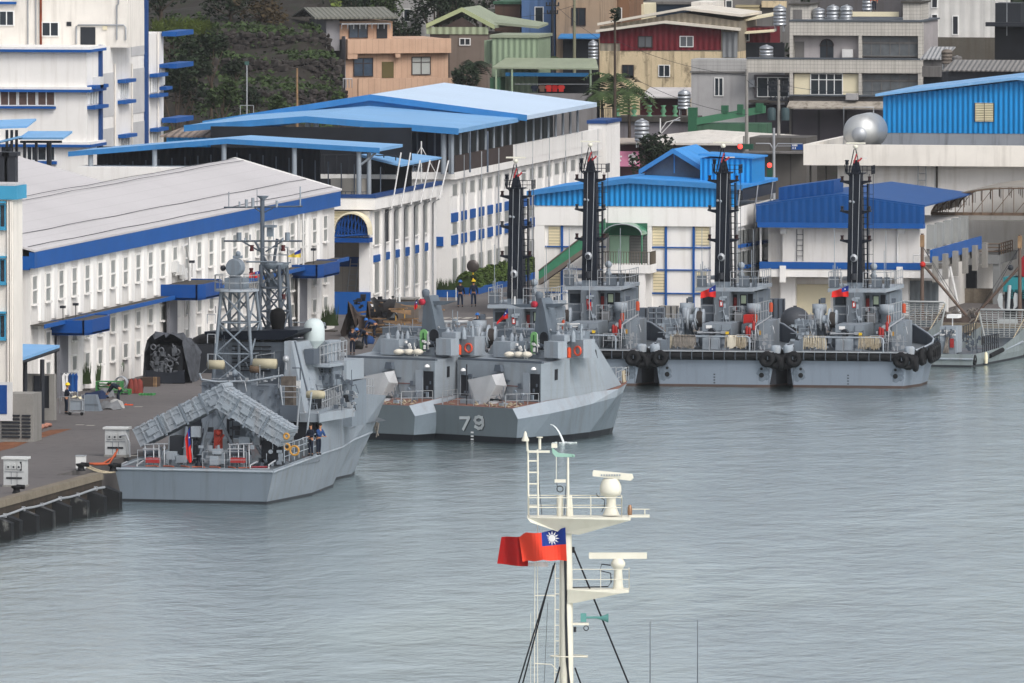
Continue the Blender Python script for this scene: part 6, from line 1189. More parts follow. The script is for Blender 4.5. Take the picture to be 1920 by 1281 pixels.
for i,(g_,n_,m_,z_) in enumerate((((382,722,528,775,yb),26,greyd,1),((404,645,540,715,yb + 2.45),22,greym,1),((592,716,640,790,yb + 7.5),26,greyl,1),((594,690,645,722,yb + 5),18,greyd,.9),((598,645,616,680,yb + 5.5),12,greym,.8),((552,700,590,785,yb + 3),16,greyl,.8),((540,800,556,850,yb),14,steel,1),((600,735,668,770,yb + 6),30,steel,1),((300,835,530,872,2.4),46,greyl,1),((350,800,480,850,3.4),34,darkm,1.1),((620,655,650,680,yb + 7),14,steel,1),((575,700,660,780,yb + 4),40,greyd,1),((600,740,665,775,yb + 6.2),26,darkm,.9),((405,700,530,722,yb - .1),16,steel,.9),((480,500,530,600,yb + 4.6),20,greyd,.9),((402,560,465,690,yb + 2),14,greyd,.9))): greeble(t,*g_,n_,m_,sz=z_,seed=i)
for k in range(4): PB(t,'bridge_window',594 + k * 7,691,599 + k * 7,699,yb + 4.97,.03,glass)
# anchor chain and ropes at the bow
mb = MB(); random.seed(11)
for k in range(9): a = q(690 + k * 2.5,745 + k * 6,LA * .97); mb.tube([a,(a[0] + random.uniform(-.15,.2),a[1],a[2] - .5),(a[0] + random.uniform(-.3,.2),a[1] + .1,a[2] - random.uniform(.8,1.3))],.05,4)
t.part('bow_rope',mb,ropeg)
flag(351,868,(((356,800),(352,810),(347,822)),((360,866),(355,869),(350,858))),A0[1] + .6,'ensign hanging limp at the stern of the patrol ship',.5,.5)
flag(563,470,(((564,467),(552,474),(540,480)),((564,483),(552,483),(541,482))),A0[1] + yb + 5,'small blue and yellow signal flag on the patrol ship mast',.4,.4,mats=(M('flag yellow','#c9b04a',.8),fl_blue),sun_=False)
flag(485,520,(((487,508),(478,510),(468,513)),((487,520),(478,522),(467,520))),A0[1] + yb + 4,'small bunched flag below the radar platform of the patrol ship',.4,.4)
# ------------------------------------------------------------------ missile boat 79 and its sister
B0 = U(886,827,z=0); B1 = U(1176,718,z=2.9); yw = yaw_to(B0,B1); LB = math.dist(B0[:2],B1[:2])
t = SB = T('missile_boat','angular grey missile boat numbered 79 with canvas covered gun','warship',B0,yw,'angular missile boats')
raw = [(0,(969,817),(971,786),(961,766)),(.1,(1000,812),(1000,781),(990,760)),(.2,(1030,807),(1034,775),(1026,752)),(.36,(1070,800),(1076,766),(1068,745)),(.55,(1108,792),(1112,757),(1106,736)),(.75,(1133,787),(1146,744),(1140,728)),(.9,(1145,783),(1166,735),(1166,719)),(1,(1149,781),(1173,731),(1178,714))]
st = []
for f,w_,k,d in raw:
    y = f * LB; pw,pk,pd = (t.p(*q_,y=y) for q_ in (w_,k,d))
    if f > .7: s_ = (1 - f) / .3; pw = (2.4 * s_ ** .8 * .8,0,pw[2]); pk = (2.7 * s_ ** .8 + .03,0,pk[2]); pd = (2.75 * s_ ** .8 + .04,0,pd[2])
    e_ = -.1 * LB * max(0,(f - .5) / .5); st.append((y,[(max(pw[0] * .5,.02),-1.4,e_ * 1.3),(max(pw[0] * .97,.03),0,e_),(max(pw[0],.03),.33,e_ * .9),(max(pk[0],.03),pk[2],e_ * .25),(max(pd[0],.04),pd[2])]))
hull_parts(t,st,[(0,2,M('black boot topping','#14171d',.5)),(2,3,M('hull side grey','#66717a',.5,streak=.35,scol='#474038',var=.1,fine=.1)),(3,4,greyl)],['boot_topping','hull','sheer_band'],deckr)
def hb_at(y):
    for (y0,s0),(y1,s1) in zip(st,st[1:]):
        if y <= y1: k = (y - y0) / (y1 - y0); return s0[4][0] + (s1[4][0] - s0[4][0]) * k,s0[4][1] + (s1[4][1] - s0[4][1]) * k
    return st[-1][1][4]
# the transom face wears one darker grey
s0 = st[0][1]; mb = MB(); mb.ext([(-s0[2][0],-.012,.34),(s0[2][0],-.012,.34),(s0[3][0],-.012,s0[3][1]),(s0[4][0],-.012,s0[4][1]),(-s0[4][0],-.012,s0[4][1]),(-s0[3][0],-.012,s0[3][1])],(0,.008,0)); t.part('transom',mb,M('transom grey','#5d666b',.5,streak=.2,scol='#46403a',var=.06))
yd = .17 * LB; ybr = t.p(1060,671,y=.36 * LB); zt1 = t.p(940,679,y=yd)[2]; h0,dz0 = hb_at(yd); yf = .86 * LB; hf_,dzf = hb_at(yf)
tl,tr_ = t.p(861,681,y=yd + .4),t.p(1018,680,y=yd + .4); half = (tr_[0] - tl[0]) / 2
secs = [(yd,h0 - .05,dz0,half,zt1),(.36 * LB,hb_at(.36 * LB)[0] - .03,hb_at(.36 * LB)[1],half * .98,t.p(1060,671,y=.36 * LB)[2])]
zb2 = t.p(1105,634,y=.55 * LB)[2]; secs += [(.365 * LB,secs[-1][1],secs[-1][2],half * .8,t.p(1067,640,y=.36 * LB)[2]),(.58 * LB,hb_at(.58 * LB)[0] - .03,hb_at(.58 * LB)[1],half * .62,zb2),(.66 * LB,hb_at(.66 * LB)[0] - .05,hb_at(.66 * LB)[1],half * .5,zb2 - .4),(yf,hf_ - .25,dzf,.3,dzf + .15)]
mb = MB(); vs = []
for y,xb,zb_,xt,z_ in secs: vs += [(-xb,y,zb_),(-xt,y,z_),(xt,y,z_),(xb,y,zb_)]
fs = [(0,1,2,3)]
for j in range(len(secs) - 1):
    for i in range(3): fs.append((j * 4 + i,(j + 1) * 4 + i,(j + 1) * 4 + i + 1,j * 4 + i + 1))
mb.add(vs,fs); t.part('superstructure',mb,M('superstructure grey','#868f97',.5,streak=.32,scol='#6c655c',var=.1,fine=.08,grid=[('z',1.5,.02,.15)]))
q = lambda px,py,y: t.p(px,py,y=y)
mb = MB(); mb.box(-half,half,yd + .05,yd + .25,zt1 + .003,zt1 + .14); t.part('roof_coaming',mb,greyd)
for (a,b,c,d) in ((864,703,878,742),(995,701,1012,751)):
    p0 = q(a,b,yd - .02); p1 = q(c,d,yd - .02); mb = MB(); mb.box(p0[0],p1[0],yd - .04,yd - .005,p1[2],p0[2]); f = t.part('doorway',mb,dark); mb = MB(); mb.box(p0[0] - (.55 if a > 900 else -.0) ,p0[0] - .02 if a > 900 else p0[0] + .04,yd - .1,yd - .05,p1[2],p0[2] + .05); t.part('door_leaf',mb,greyl,f)
for (px,py) in ((939,690),): c = q(px,py,yd); mb = MB(); mb.ext([(c[0] - .2,yd - .3,c[2] + .2),(c[0] + .2,yd - .3,c[2] + .2),(c[0] + .3,yd - .3,c[2] - .2),(c[0] - .3,yd - .3,c[2] - .2)],(0,.29,0)); t.part('vent_hood',mb,greyd)
for (px,py) in ((871,694),(1003,692)): c = q(px,py,yd); mb = MB(); mb.lathe([(.16,-.05),(.14,.05),(.05,.12)],(c[0],yd - .12,c[2]),8); t.part('deck_lamp',mb,fl_white)
mb = MB(); a = q(928,722,yd); b = q(975,722,yd); mb.box(a[0],b[0],yd - .03,yd - .003,a[2] - .03,a[2] + .02); c = q(929,733,yd); mb.box(c[0],c[0] + .25,yd - .15,yd - .003,c[2] - .3,c[2] + .3); t.part('wall_fitting',mb,M('red and grey fitting','#6d4a46',.7))
# covered gun
yg = yd * .45; g0 = q(905,745,yg); mb = MB(); P = [q(*a,yg) for a in ((884,747),(877,712),(893,709),(922,703),(930,722),(920,747))]; pk = [(p_[0] * .85 + g0[0] * .15,yg + 1.1,p_[2] + (.05 if k in (2,3) else -.1)) for k,p_ in enumerate(P)]
mb.add([(p_[0],p_[1],p_[2]) for p_ in P] + pk + [(g0[0],yg - .25,q(0,722,yg)[2])],[(i,(i + 1) % 6,12) for i in range(6)] + [((i + 1) % 6,i,6 + i,6 + (i + 1) % 6) for i in range(6)]); mb.tube([(g0[0] + .4,yg + .4,dz0),(g0[0] + .4,yg + .4,q(0,735,yg)[2])],.4,8); t.part('covered_gun',mb,M('pale gun cover','#a6a8ab',.9,var=.1,vs=1))
mb = MB(); mb.tube([q(875,764,.4),q(875,683,.4)],.04,5); t.part('ensign_staff',mb,darkm)
mb = MB(); dkz = st[0][1][4][1]
for (a,b,c,d,y) in ((862,748,884,765,.8),(885,750,898,763,.7),(898,747,975,762,2.2),(850,740,872,748,2.6),(935,756,943,764,.5)): PB(t,'',a,b,c,d,y,.5,None,mb=mb)
t.part('deck_locker',mb,greyl)
mb = MB(); random.seed(2)
for k in range(34):
    x = random.gauss(1.9,.7) if k % 3 else random.uniform(-2.4,2.4); y = random.uniform(.3,yd - .4); a = random.uniform(0,6); mb.tube([(x,y,dkz + .05),(x + .25 * cos(a),y + .25 * sin(a),dkz + random.uniform(.05,.25)),(x + .3 * cos(a + 1),y + .3 * sin(a + 1),dkz + .05)],.045,4)
t.part('mooring_rope',mb,rope)
mb = MB(); mb.rail([(2.55,.15,dkz),(hb_at(yd * .95)[0] - .1,yd * .95,dkz)],.8,.02,.8,2); mb.rail([(-2.55,.1,dkz),(2.55,.1,dkz)],.7,.018,1.2,2); mb.rail([(-2.55,.15,dkz),(-hb_at(yd * .95)[0] + .1,yd * .95,dkz)],.8,.02,.8,2); t.part('deck_railing',mb,steel)
# upper works
ya = .3 * LB; PB(t,'upper_house',927,640,1047,674,ya,3,greyl); PB(t,'upper_house',972,640,985,672,ya - .3,.29,greym)
mb = MB(); PB(t,'',1020,640,1046,672,ya - .8,.79,None,mb=mb); PB(t,'',1034,628,1058,641,ya + .2,1,None,mb=mb); PB(t,'',925,640,957,671,ya - .5,.49,None,mb=mb); PB(t,'',1067,636,1094,672,ya + 1,1,None,mb=mb); t.part('equipment_housing',mb,greyl)
mb = MB(); PB(t,'',935,617,1063,640,ya + 1.2,2,None,mb=mb); t.part('mast_house',mb,greym)
mb = MB(); mb.ext([q(*a,ya + 1) for a in ((1001,640),(1031,640),(1020,578),(1015,559),(1007,559),(1005,578))],(0,.9,0)); mb.ext([q(*a,ya + 1.2) for a in ((957,571),(1064,569),(1040,577),(975,577))],(0,.2,0)); c = q(1011,553,ya + 1.4); mb.lathe([(.2,-.3),(.24,0),(.2,.15),(.02,.22)],c,10); ms = t.part('fin_mast',mb,M('fin grey','#5c6670',.6,streak=.2))
mb = MB()
for (px,a,b,r) in ((960,500,571,.02),(1063,545,570,.025),(1048,552,570,.02),(965,556,571,.06)): PT(t,((px,b),(px,a)),ya + 1.3,r,mb,5)
t.part('whip_antenna',mb,postw,ms)
mb = MB(); c = q(1011,596,ya + .9); mb.lathe([(.01,-.1),(.2,-.1),(.2,.1),(.01,.1)],q(1002,571,ya + .8),10,'y'); t.part('red_lamp',mb,M('red navigation lamp','#a82a3c',.4),ms)
a,b = q(995,622,ya - .1),q(1008,664,ya - .1); mb = MB(); r_ = (b[0] - a[0]) / 2; mb.ext([(a[0] + r_ + r_ * cos(v),ya - .12,(b[2] + r_ if v < 0 else a[2] - r_) + r_ * sin(v)) for v in [-pi + k * pi / 8 + .001 for k in range(8)] + [-.001] + [.001 + k * pi / 8 for k in range(9)]],(0,.06,0)); f = t.part('green_door',mb,M('mint green door','#78b070',.5,var=.1)); mb = MB(); mb.torus((a[0] + r_,ya - .15,(a[2] + b[2]) / 2),.13,.025); mb.box(a[0] + r_ - .04,a[0] + r_ + .04,ya - .16,ya - .121,b[2] + .15,a[2] - .2); t.part('handwheel',mb,M('dark green','#2f5a34',.5),f)
a,b = q(1011,622,ya - .1),q(1026,657,ya - .1); r_ = (b[0] - a[0]) / 2; mb = MB(); mb.ext([(a[0],ya - .06,b[2]),(b[0],ya - .06,b[2])] + [(a[0] + r_ + r_ * cos(pi * k / 8),ya - .06,a[2] - r_ + r_ * sin(pi * k / 8)) for k in range(9)],(0,.05,0)); t.part('round_topped_doorway',mb,dark)
for k,x in enumerate((950,968,983)): mb = MB(); c = q(x + 5,665,ya - 1); mb.sph(c,.3,10,(1.15,1,.62)); t.part('raft_cover',mb,M('cream cover','#cfc9bb',.8,var=.1))
for (px,rr) in ((1083,.25),): c = q(px,658,ya + .9); mb = MB(); mb.torus(c,rr,.065); t.part('life_ring',mb,M('orange ring','#c8503a',.6)); mb = MB(); mb.lathe([(.12,-.3),(.13,.2),(.08,.3)],q(1067,661,ya + .8),8); t.part('orange_float',mb,orange)
mb = MB()
for (px,py,r,h) in ((960,636,.16,.4),(968,637,.1,.3),(977,637,.13,.4),(1047,633,.18,.4),(943,638,.15,.3),(1075,632,.14,.4),(1090,628,.08,.5)): c = q(px,py,ya + .8); mb.lathe([(r,-.3),(r,h * .3),(r * .5,h * .8),(.02,h)],c,8)
t.part('sensor_cap',mb,greyl)
mb = MB(); c = q(1066,610,ya + 2); mb.tube([q(1034,609,ya + 2),q(1086,609,ya + 2)],.09,8); mb.tube([q(1060,628,ya + 2),q(1060,609,ya + 2)],.15,6); t.part('radar_antenna',mb,postw)
for (a,b,c,d) in ((1123,642,1129,660),):
    p0,p1 = q(a,b,.56 * LB),q(c,d,.585 * LB); 
yy = .46 * LB
def sidep(name,px0,py0,px1,py1,f,mat):      # plate lying on the sloping starboard wall
    y = f * LB; j = [k for k in range(len(secs) - 1) if secs[k][0] <= y][-1]; s0,s1 = secs[j],secs[j + 1]; k = (y - s0[0]) / (s1[0] - s0[0]); xb,zb_,xt,z_ = [s0[i] + (s1[i] - s0[i]) * k for i in (1,2,3,4)]
    mb = MB(); P = []
    for (dy,fr) in px0: m = fr; P.append((xb + (xt - xb) * m + .012,y + dy,zb_ + (z_ - zb_) * m))
    mb.ext(P,(.02,0,.004)); t.part(name,mb,mat)
sidep('oval_hatch',((0,.45),(.28,.45),(.33,.6),(.33,.78),(.1,.82),(-.05,.7)),0,0,0,.24,dark) if False else None
for (f,lo,hi,w_,nm,mt) in ((.27,.5,.78,.13,'oval_hatch',dark),(.6,.66,.84,.6,'bridge_window',glass),(.5,.72,.8,.2,'slit',dark)):
    y = f * LB; j = [k for k in range(len(secs) - 1) if secs[k][0] <= y][-1]
    def sp(yy,m): s0,s1 = secs[j],secs[j + 1]; k = (yy - s0[0]) / (s1[0] - s0[0]); v = [s0[i] + (s1[i] - s0[i]) * k for i in (1,2,3,4)]; return (v[0] + (v[2] - v[0]) * m + .03,yy,v[1] + (v[3] - v[1]) * m + .01)
    mb = MB(); mb.ext([sp(y - w_,lo),sp(y + w_,lo),sp(y + w_,hi),sp(y - w_,hi)],(-.02,0,0)); t.part(nm,mb,mt)
mb = MB(); c = q(1160,735,.9 * LB); 
for k in range(5): mb.rail([(-.9 + k * .2,yf + .2 + k * .35,dzf + .1),(-.7 + k * .2,yf + .5 + k * .35,dzf + .15)],.8,.02,.5,1)
mb.rail([(1.3,yf - .5,dzf),(.5,LB - .6,dzf + .2)],.75,.025,.5,2); t.part('bow_railing',mb,steel); mb = MB()
for k in range(6): mb.tube([(.9 - k * .08,yf + .5 + k * .12,dzf + .8),(.95 - k * .08,yf + .5 + k * .12,dzf + .1)],.05,4)
t.part('bow_rope',mb,rope)
for i,(g_,n_,m_) in enumerate((((930,642,1044,670,ya - .05),34,greyd),((955,642,1010,668,ya - .4),16,postw),((868,700,1012,750,yd - .01),16,greyd),((880,735,1000,760,1.6),34,greym),((938,612,1060,640,ya + 1.2),40,steel),((1058,600,1095,640,ya + 1.9),24,greyl))): greeble(t,*g_,n_,m_,seed=20 + i)
num = MB()
def seg(mb,L_,px,py,w_,h_,y,r,th=.03):
    for st_ in L_:
        pts = [q(px + a * w_,py + b * h_,y) for a,b in st_]
        for p0,p1 in zip(pts,pts[1:]):
            dx,dz = p1[0] - p0[0],p1[2] - p0[2]; Ln = math.hypot(dx,dz) or 1; nx,nz = -dz / Ln * r,dx / Ln * r; ex,ez = dx / Ln * r * .9,dz / Ln * r * .9
            mb.ext([(p0[0] - nx - ex,y,p0[2] - nz - ez),(p1[0] - nx + ex,y,p1[2] - nz + ez),(p1[0] + nx + ex,y,p1[2] + nz + ez),(p0[0] + nx - ex,y,p0[2] + nz - ez)],(0,th,0))
D7 = [((0,.05),(1,.05),(.35,1))]; D9 = [((.95,.35),(.85,.08),(.5,0),(.15,.08),(.02,.3),(.2,.52),(.55,.58),(.9,.42)),((.95,.3),(.97,.7),(.8,.95),(.45,1),(.1,.85))]
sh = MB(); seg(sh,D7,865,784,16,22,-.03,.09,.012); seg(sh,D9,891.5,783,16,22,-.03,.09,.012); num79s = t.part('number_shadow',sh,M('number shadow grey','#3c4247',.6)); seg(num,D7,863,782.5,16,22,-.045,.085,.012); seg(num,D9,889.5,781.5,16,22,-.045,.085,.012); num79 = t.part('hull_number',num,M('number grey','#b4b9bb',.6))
mb = MB()
for k,(a,b) in enumerate(((883,811),(883,818),(883,824))): c = q(a,b,-.02); mb.box(c[0],c[0] + .07,-.03,-.014,c[2] - .04,c[2] + .05); mb.box(c[0] + .1,c[0] + .2,-.03,-.014,c[2] - .04,c[2] + .05)
t.part('draught_mark',mb,fl_white)
# sister: everything but the number
keep = {num79.name,num79s.name}
def sister(o,loc,label):
    c = o.copy(); C.objects.link(c); c.location = loc; c['label'] = label; c.rotation_euler[2] += R(6)
    for ch in o.children:
        if ch.name not in keep: copy_tree(ch,c)
    return c
sister(SB.o,U(686,822,z=0),'missile boat without visible number, berthed between the patrol ship and boat 79')
fl = lambda *a,**k: flag(*a,**k)
flag(942,610,(((952,578),(944,590),(932,604)),((953,597),(944,599),(931,609))),B0[1] + ya + 2,'ensign streaming from the mast of boat 79',.6,.5,yaw=0)
flag(780,580,(((782,561),(779,566),(776,575)),((783,576),(780,580),(777,581))),B0[1] + ya + 1,'small ensign on the mast of the inner missile boat',.5,.4)
# cooling water discharge
mb = MB(); q = SB.p; a = SB.p(1030,796,y=.17 * LB); 
pts = [(a[0] + .1 + .22 * k,a[1],a[2] - .045 * k * k) for k in range(6)]; mb.tube(pts,.03,6,.07); one('water_jet','thin white jet of cooling water falling from the side of boat 79','water jet',mb,M('white water','#dfe5e6',.4),SB.loc,SB.yaw)
mb = MB()
for k in range(60): a_ = random.uniform(0,6.3); r_ = random.uniform(0,.8); mb.box(pts[-1][0] + r_ * cos(a_) * .9,pts[-1][0] + r_ * cos(a_) * .9 + .1,pts[-1][1] + r_ * sin(a_),pts[-1][1] + r_ * sin(a_) + .1,.005,.03)
tag(mk('foam',mb,M('foam','#e3e8e8',.7),None,SB.loc,SB.yaw),'white foam patch where the water jet lands','foam',kind='stuff')
# ------------------------------------------------------------------ harbour tugs
G0 = U(1590,727,z=0)
t = TG = T('tugboat','rightmost black masted tug with white coiled ropes on its stern rack','tugboat',G0,0,'black masted harbour tugs')
q = lambda px,py,y=0: t.p(px,py,y=y)
zd = q(1590,661)[2]
st = []
for y,hb,hw in ((0,3.78,3.5),(.02,3.8,3.52),(1.2,4.2,3.8),(3,4.55,4.15),(6,4.5,4.1),(9,4.1,3.5),(12,3.3,2.5),(15,1.9,1.1),(17,.2,.05)):
    r_ = max(0,y - 8) * .05; st.append((y,[(hw * .7,-1.6),(hw,0),(hw + .02,.14),(hb * .985,zd - .55),(hb,zd + r_)]))
tg = M('tug hull grey','#717b87',.5,streak=.15,scol='#3a3a3a',var=.06)
hull_parts(t,st,[(0,2,M('rusty boot','#4b3e3a',.8,var=.3)),(2,3,tg),(3,4,black)],['boot_topping','hull','rubber_fender_band'],deckg,lambda y: zd - .12)
mb = MB(); hb = 3.78
mb.tube([(-hb,-.12,zd - .27),(hb,-.12,zd - .27)],.24,10); f = t.part('stern_fender',mb,black); mb = MB()
for k in range(11): x = -hb + .3 + k * (2 * hb - .6) / 10; mb.box(x - .02,x + .02,-.38,-.1,zd - .5,zd - .0)
t.part('fender_band_grid',mb,greyd,f); mb = MB(); mb.box(-hb,hb,-.3,.05,zd - .01,zd + .045); t.part('fender_edge',mb,steel,f)
for s_ in (-1,1): mb = MB(); mb.ext([(s_ * (hb - .28),-.015,.16),(s_ * (hb + .12),.3,.16),(s_ * (hb + .5),2.2,.16),(s_ * (hb + .72),5,.16),(s_ * (hb + .2),5,.16),(s_ * (hb - .28),.3,.16)],(0,0,zd - .72)); t.part('gap_shade',mb,M('gap shade','#1d2026',.7,var=.3))  # dark slabs that paint the shade between moored hulls onto their sides
mb = MB(); soot = M('sooty scupper','#17181a',.9)
for sx in (-1,1):
    for dz,r in ((1.15,.09),(.75,.16)): c = (sx * (hb - .75),-.01,dz); mb.lathe([(r,-.02),(r,.02)],c,10,'y')
t.part('scupper',mb,soot)
for sx in (-1,1): c = (sx * (hb - .62),0,.85); mb = MB(); mb.add([(c[0],-.006,c[2])] + [(c[0] + .42 * cos(k * pi / 7) * (1 + .2 * sin(k * 3)),-.006,c[2] + .5 * sin(k * pi / 7) * (1 + .2 * cos(k * 2))) for k in range(15)],[(0,k,k + 1) for k in range(1,15)]); t.part('exhaust_soot_mark',mb,M('exhaust stain','#616b76',.8,var=.35,vs=4))
mb = MB()
for k in range(4): mb.box(-.05,.06,-.012,-.002,.2 + k * .18,.27 + k * .18)
t.part('draught_mark',mb,darkm)
# curved bulwark with steel cap, both sides
mb = MB(); cp = MB()
for s_ in (-1,1):
    P = [(s_ * a,b,c) for a,b,c in ((3.75,.6,zd),(4.15,1.3,zd + .12),(4.5,3,zd + .28),(4.42,6,zd + .34),(4.02,9,zd + .45),(3.2,12,zd + .6),(1.85,15,zd + 1.),(.2,17,zd + 1.2))]
    for a,b in zip(P,P[1:]): mb.ext([(a[0],a[1],zd - .1),(b[0],b[1],zd - .1),b,a],(-s_ * .06,0,0))
    cp.tube(P,.07,6)
t.part('bulwark',mb,greyd); t.part('bulwark_cap',cp,greyl)
# stern rope rack
yr = 1.3; mb = MB(); x0,x1 = q(1505,640,yr)[0],q(1656,640,yr)[0]; zr = q(1580,633,yr)[2]; mb.tube([(x0,yr,zd - .1),(x0,yr,zr - .1),(x0 + .12,yr,zr),(x1 - .12,yr,zr),(x1,yr,zr - .1),(x1,yr,zd - .1)],.06,6)
for k in (.28,.5,.72): mb.tube([(x0 + (x1 - x0) * k,yr,zd - .1),(x0 + (x1 - x0) * k,yr,zr)],.045,5)
t.part('rope_rack',mb,greyl)
def ropes(xa,xb,mat,n=17,name='coiled_rope'):
    mb = MB()
    for k in range(n):
        x = xa + (xb - xa) * k / n; d = random.uniform(.65,.9) * (zr - zd); mb.tube([(x,yr - .1,zr - d),(x + random.uniform(-.03,.05),yr - .1,zr - .05),(x + .03,yr,zr + .07),(x + .05,yr + .1,zr - .05),(x + random.uniform(0,.09),yr + .1,zr - d)],.034,4)
    return t.part(name,mb,mat)
rp = [ropes(q(1508,0,yr)[0],q(1550,0,yr)[0],M('pale rope','#b5ab96',.9,var=.3,vs=5)),ropes(q(1611,0,yr)[0],q(1652,0,yr)[0],rope)]
for (a,b) in ((1568,1581),(1583,1597)): PB(t,'white_locker',a,636,b,657,yr + .3,.6,greyl)
# towing winch
yw_ = 5; mb = MB()
for px in (1541,1556,1568): c = q(px,600 if px < 1560 else 598,yw_ + .2); r = 22 / 29.5 if px < 1560 else 17 / 29.5; mb.lathe([(.02,-.06),(r,-.05),(r,.05),(.02,.06)],c,20,'x')
c = q(1555,600,yw_); mb.lathe([(.3,-.4),(.3,.4)],c,12,'x'); t.part('towing_winch',mb,greyl); mb = MB(); mb.lathe([(.52,.05),(.52,.4)],q(1556,600,yw_),14,'x'); t.part('winch_rope',mb,M('dark wire rope','#34302e',.8))
PB(t,'winch_house',1566,609,1620,660,4.2,4,grey); mb = MB(); mb.torus(q(1584,625,4.1),.2,.08); t.part('fairlead_ring',mb,darkm); mb = MB(); mb.tube([q(1558,626,4),q(1612,626,4)],.05,6); PB(t,'',1556,623,1566,628,4,.3,None,mb=mb); PB(t,'',1601,623,1611,628,3.9,.3,None,mb=mb); t.part('towing_bar',mb,steel)
PB(t,'notice_plate',1573,612,1584,618,4.15,.04,fl_white); PB(t,'yellow_tag',1610,624,1616,629,3.85,.04,yellow)
mb = MB()
for (a,b,c_,d,y) in ((1490,600,1530,612,6),(1497,612,1512,632,6),(1522,608,1532,640,5),(1532,616,1545,660,5.5),(1480,640,1500,660,3)): PB(t,'',a,b,c_,d,y,.7,None,mb=mb)
t.part('deck_machinery',mb,greym)
# superstructure
PB(t,'central_casing',1587,549,1616,620,7,3,M('casing grey','#626a72',.55,streak=.2)); PB(t,'red_plate',1598,565,1604,577,6.95,.04,red); 
mb = MB(); PB(t,'',1599.5,568,1600.8,575,6.92,.02,None,mb=mb); PB(t,'',1601.4,568,1602.6,575,6.92,.02,None,mb=mb); t.part('plate_lettering',mb,fl_white)
PB(t,'main_deckhouse',1560,604,1680,660,8,5,M('darker deckhouse grey','#5d666f',.6,streak=.35)); PB(t,'wheelhouse',1562,549,1586,604,8.2,5,grey); PB(t,'wheelhouse',1617,549,1668,604,8.6,5,greym)
for (a,b,c_,d,y) in ((1566,555,1585,572,8.15),(1636,554,1648,575,8.55),(1651,553,1660,598,8.5),(1618,554,1630,603,8.5)): PB(t,'window' if d < 580 else 'doorway',a,b,c_,d,y,.045,glass if d < 580 else dark)
PB(t,'lit_window',1638,556,1647,571,8.5,.04,M('pale green window','#a9b8a0',.4)); PB(t,'white_box',1616,563,1622,571,8.3,.2,fl_white); PB(t,'red_panel',1624,560,1630,585,8.44,.05,M('dark red panel','#6b1d1d',.6)); PB(t,'canvas_cover',1625,588,1640,606,7.8,.7,canvas)
a,b = q(1552,541,7.6),q(1672,549,7.6); mb = MB(); mb.ext([(a[0],7.6,b[2]),(b[0] - .4,7.6,b[2]),(b[0],9,b[2] + .1),(b[0],12.5,b[2] + .1),(a[0],12.5,b[2] + .1)],(0,0,.22)); bd = t.part('bridge_deck',mb,greyl); zt_ = b[2] + .33
mb = MB(); mb.rail([(q(1620,0,8)[0],7.8,zt_),(b[0] - .35,7.8,zt_),(b[0] - .05,9.2,zt_),(b[0] - .05,12.3,zt_)],.95,.028,.8,2); mb.rail([(a[0] + .05,7.7,zt_),(q(1580,0,8)[0],7.7,zt_)],.95,.028,.5,2); mb.rail([(a[0] + .05,7.7,zt_),(a[0] + .05,12.3,zt_)],.95,.028,1,2); t.part('bridge_railing',mb,steel,bd)
mb = MB(); PB(t,'',1555,519,1572,540,8.2,.3,None,mb=mb); PB(t,'',1634,520,1652,540,8.4,.5,None,mb=mb); PB(t,'',1658,520,1668,540,8.6,.1,None,mb=mb); t.part('dark_screen',mb,M('screen mesh grey','#5d656e',.7))
c = q(1638,500,9); r = 7 / 29.2; mb = MB(); mb.lathe([(.08,-1.3),(.1,-.75),(.25,-.6),(.12,-.4),(.16,-.25)] ,c,10); mb.sph(c,r,10); t.part('satellite_dome',mb,greyl)
mb = MB()
for (px,a_,b_) in ((1562,497,520),(1566,492,520),(1570,500,520),(1564.5,430,520),(1661,432,520),(1658,470,520)): mb.tube([q(px,b_,8.4),q(px,a_,8.4)],.025,4)
t.part('whip_antenna',mb,greyl)
for (a,b,cz) in ((1523,1550,587),(1649,1676,588)):
    x0,x1 = q(a,cz,8)[0],q(b,cz,8)[0]; r = (x1 - x0) / 2; z = q(a,cz,8)[2]; z1_ = q(a,cz - 17,8)[2]; mb = MB(); mb.lathe([(r * .82,-1.6),(r * .82,-.02),(r,0),(r,z1_ - z),(.02,z1_ - z + .02)],((x0 + x1) / 2,8,z),16); f = t.part('foam_monitor_tower',mb,greyl); mb = MB(); mb.tube([((x0 + x1) / 2,8,z1_),((x0 + x1) / 2,8,z1_ + .3)],.06,5); mb.box((x0 + x1) / 2 + (.1 if a < 1600 else .35),(x0 + x1) / 2 + (.4 if a < 1600 else .6),7.8,8,z1_ + .05,z1_ + .4); t.part('monitor_fitting',mb,greyd,f)
mb = MB(); mb.lathe([(.2,-.35),(.22,.2),(.1,.3)],q(1533,588,7.5),8); t.part('post_cap',mb,greyl)
# side deckhouse panels and rails
PB(t,'side_house',1640,610,1668,660,4.6,3,M('dark side house','#4a525a',.6)); PB(t,'side_house',1669,604,1696,660,5.5,3,grey); mb = MB()
for z in (638,645,652): PB(t,'',1638,z,1667,z + 3,4.5,.05,None,mb=mb)
t.part('step',mb,darkm); mb = MB(); mb.tube([q(1664,660,3.6),q(1667,614,3.6),q(1696,594,6.5)],.05,5); mb.rail([(q(1666,600,5)[0],5,q(1666,607,5)[2]),(q(1694,600,8)[0],8.2,q(1694,600,8)[2])],1.2,.03,.5,2); mb.rail([(q(1632,0,4)[0],4,q(0,640,4)[2]),(q(1666,0,4)[0],4,q(0,640,4)[2])],.9,.03,.5,2); t.part('side_railing',mb,steel)
mb = MB()
for (px,py) in ((1666,600),(1695,578)): c = q(px,py,6); mb.lathe([(.12,-.3),(.13,.2),(.08,.3)],c,8)
t.part('orange_float',mb,M('dull orange','#a8482e',.7)); mb = MB()
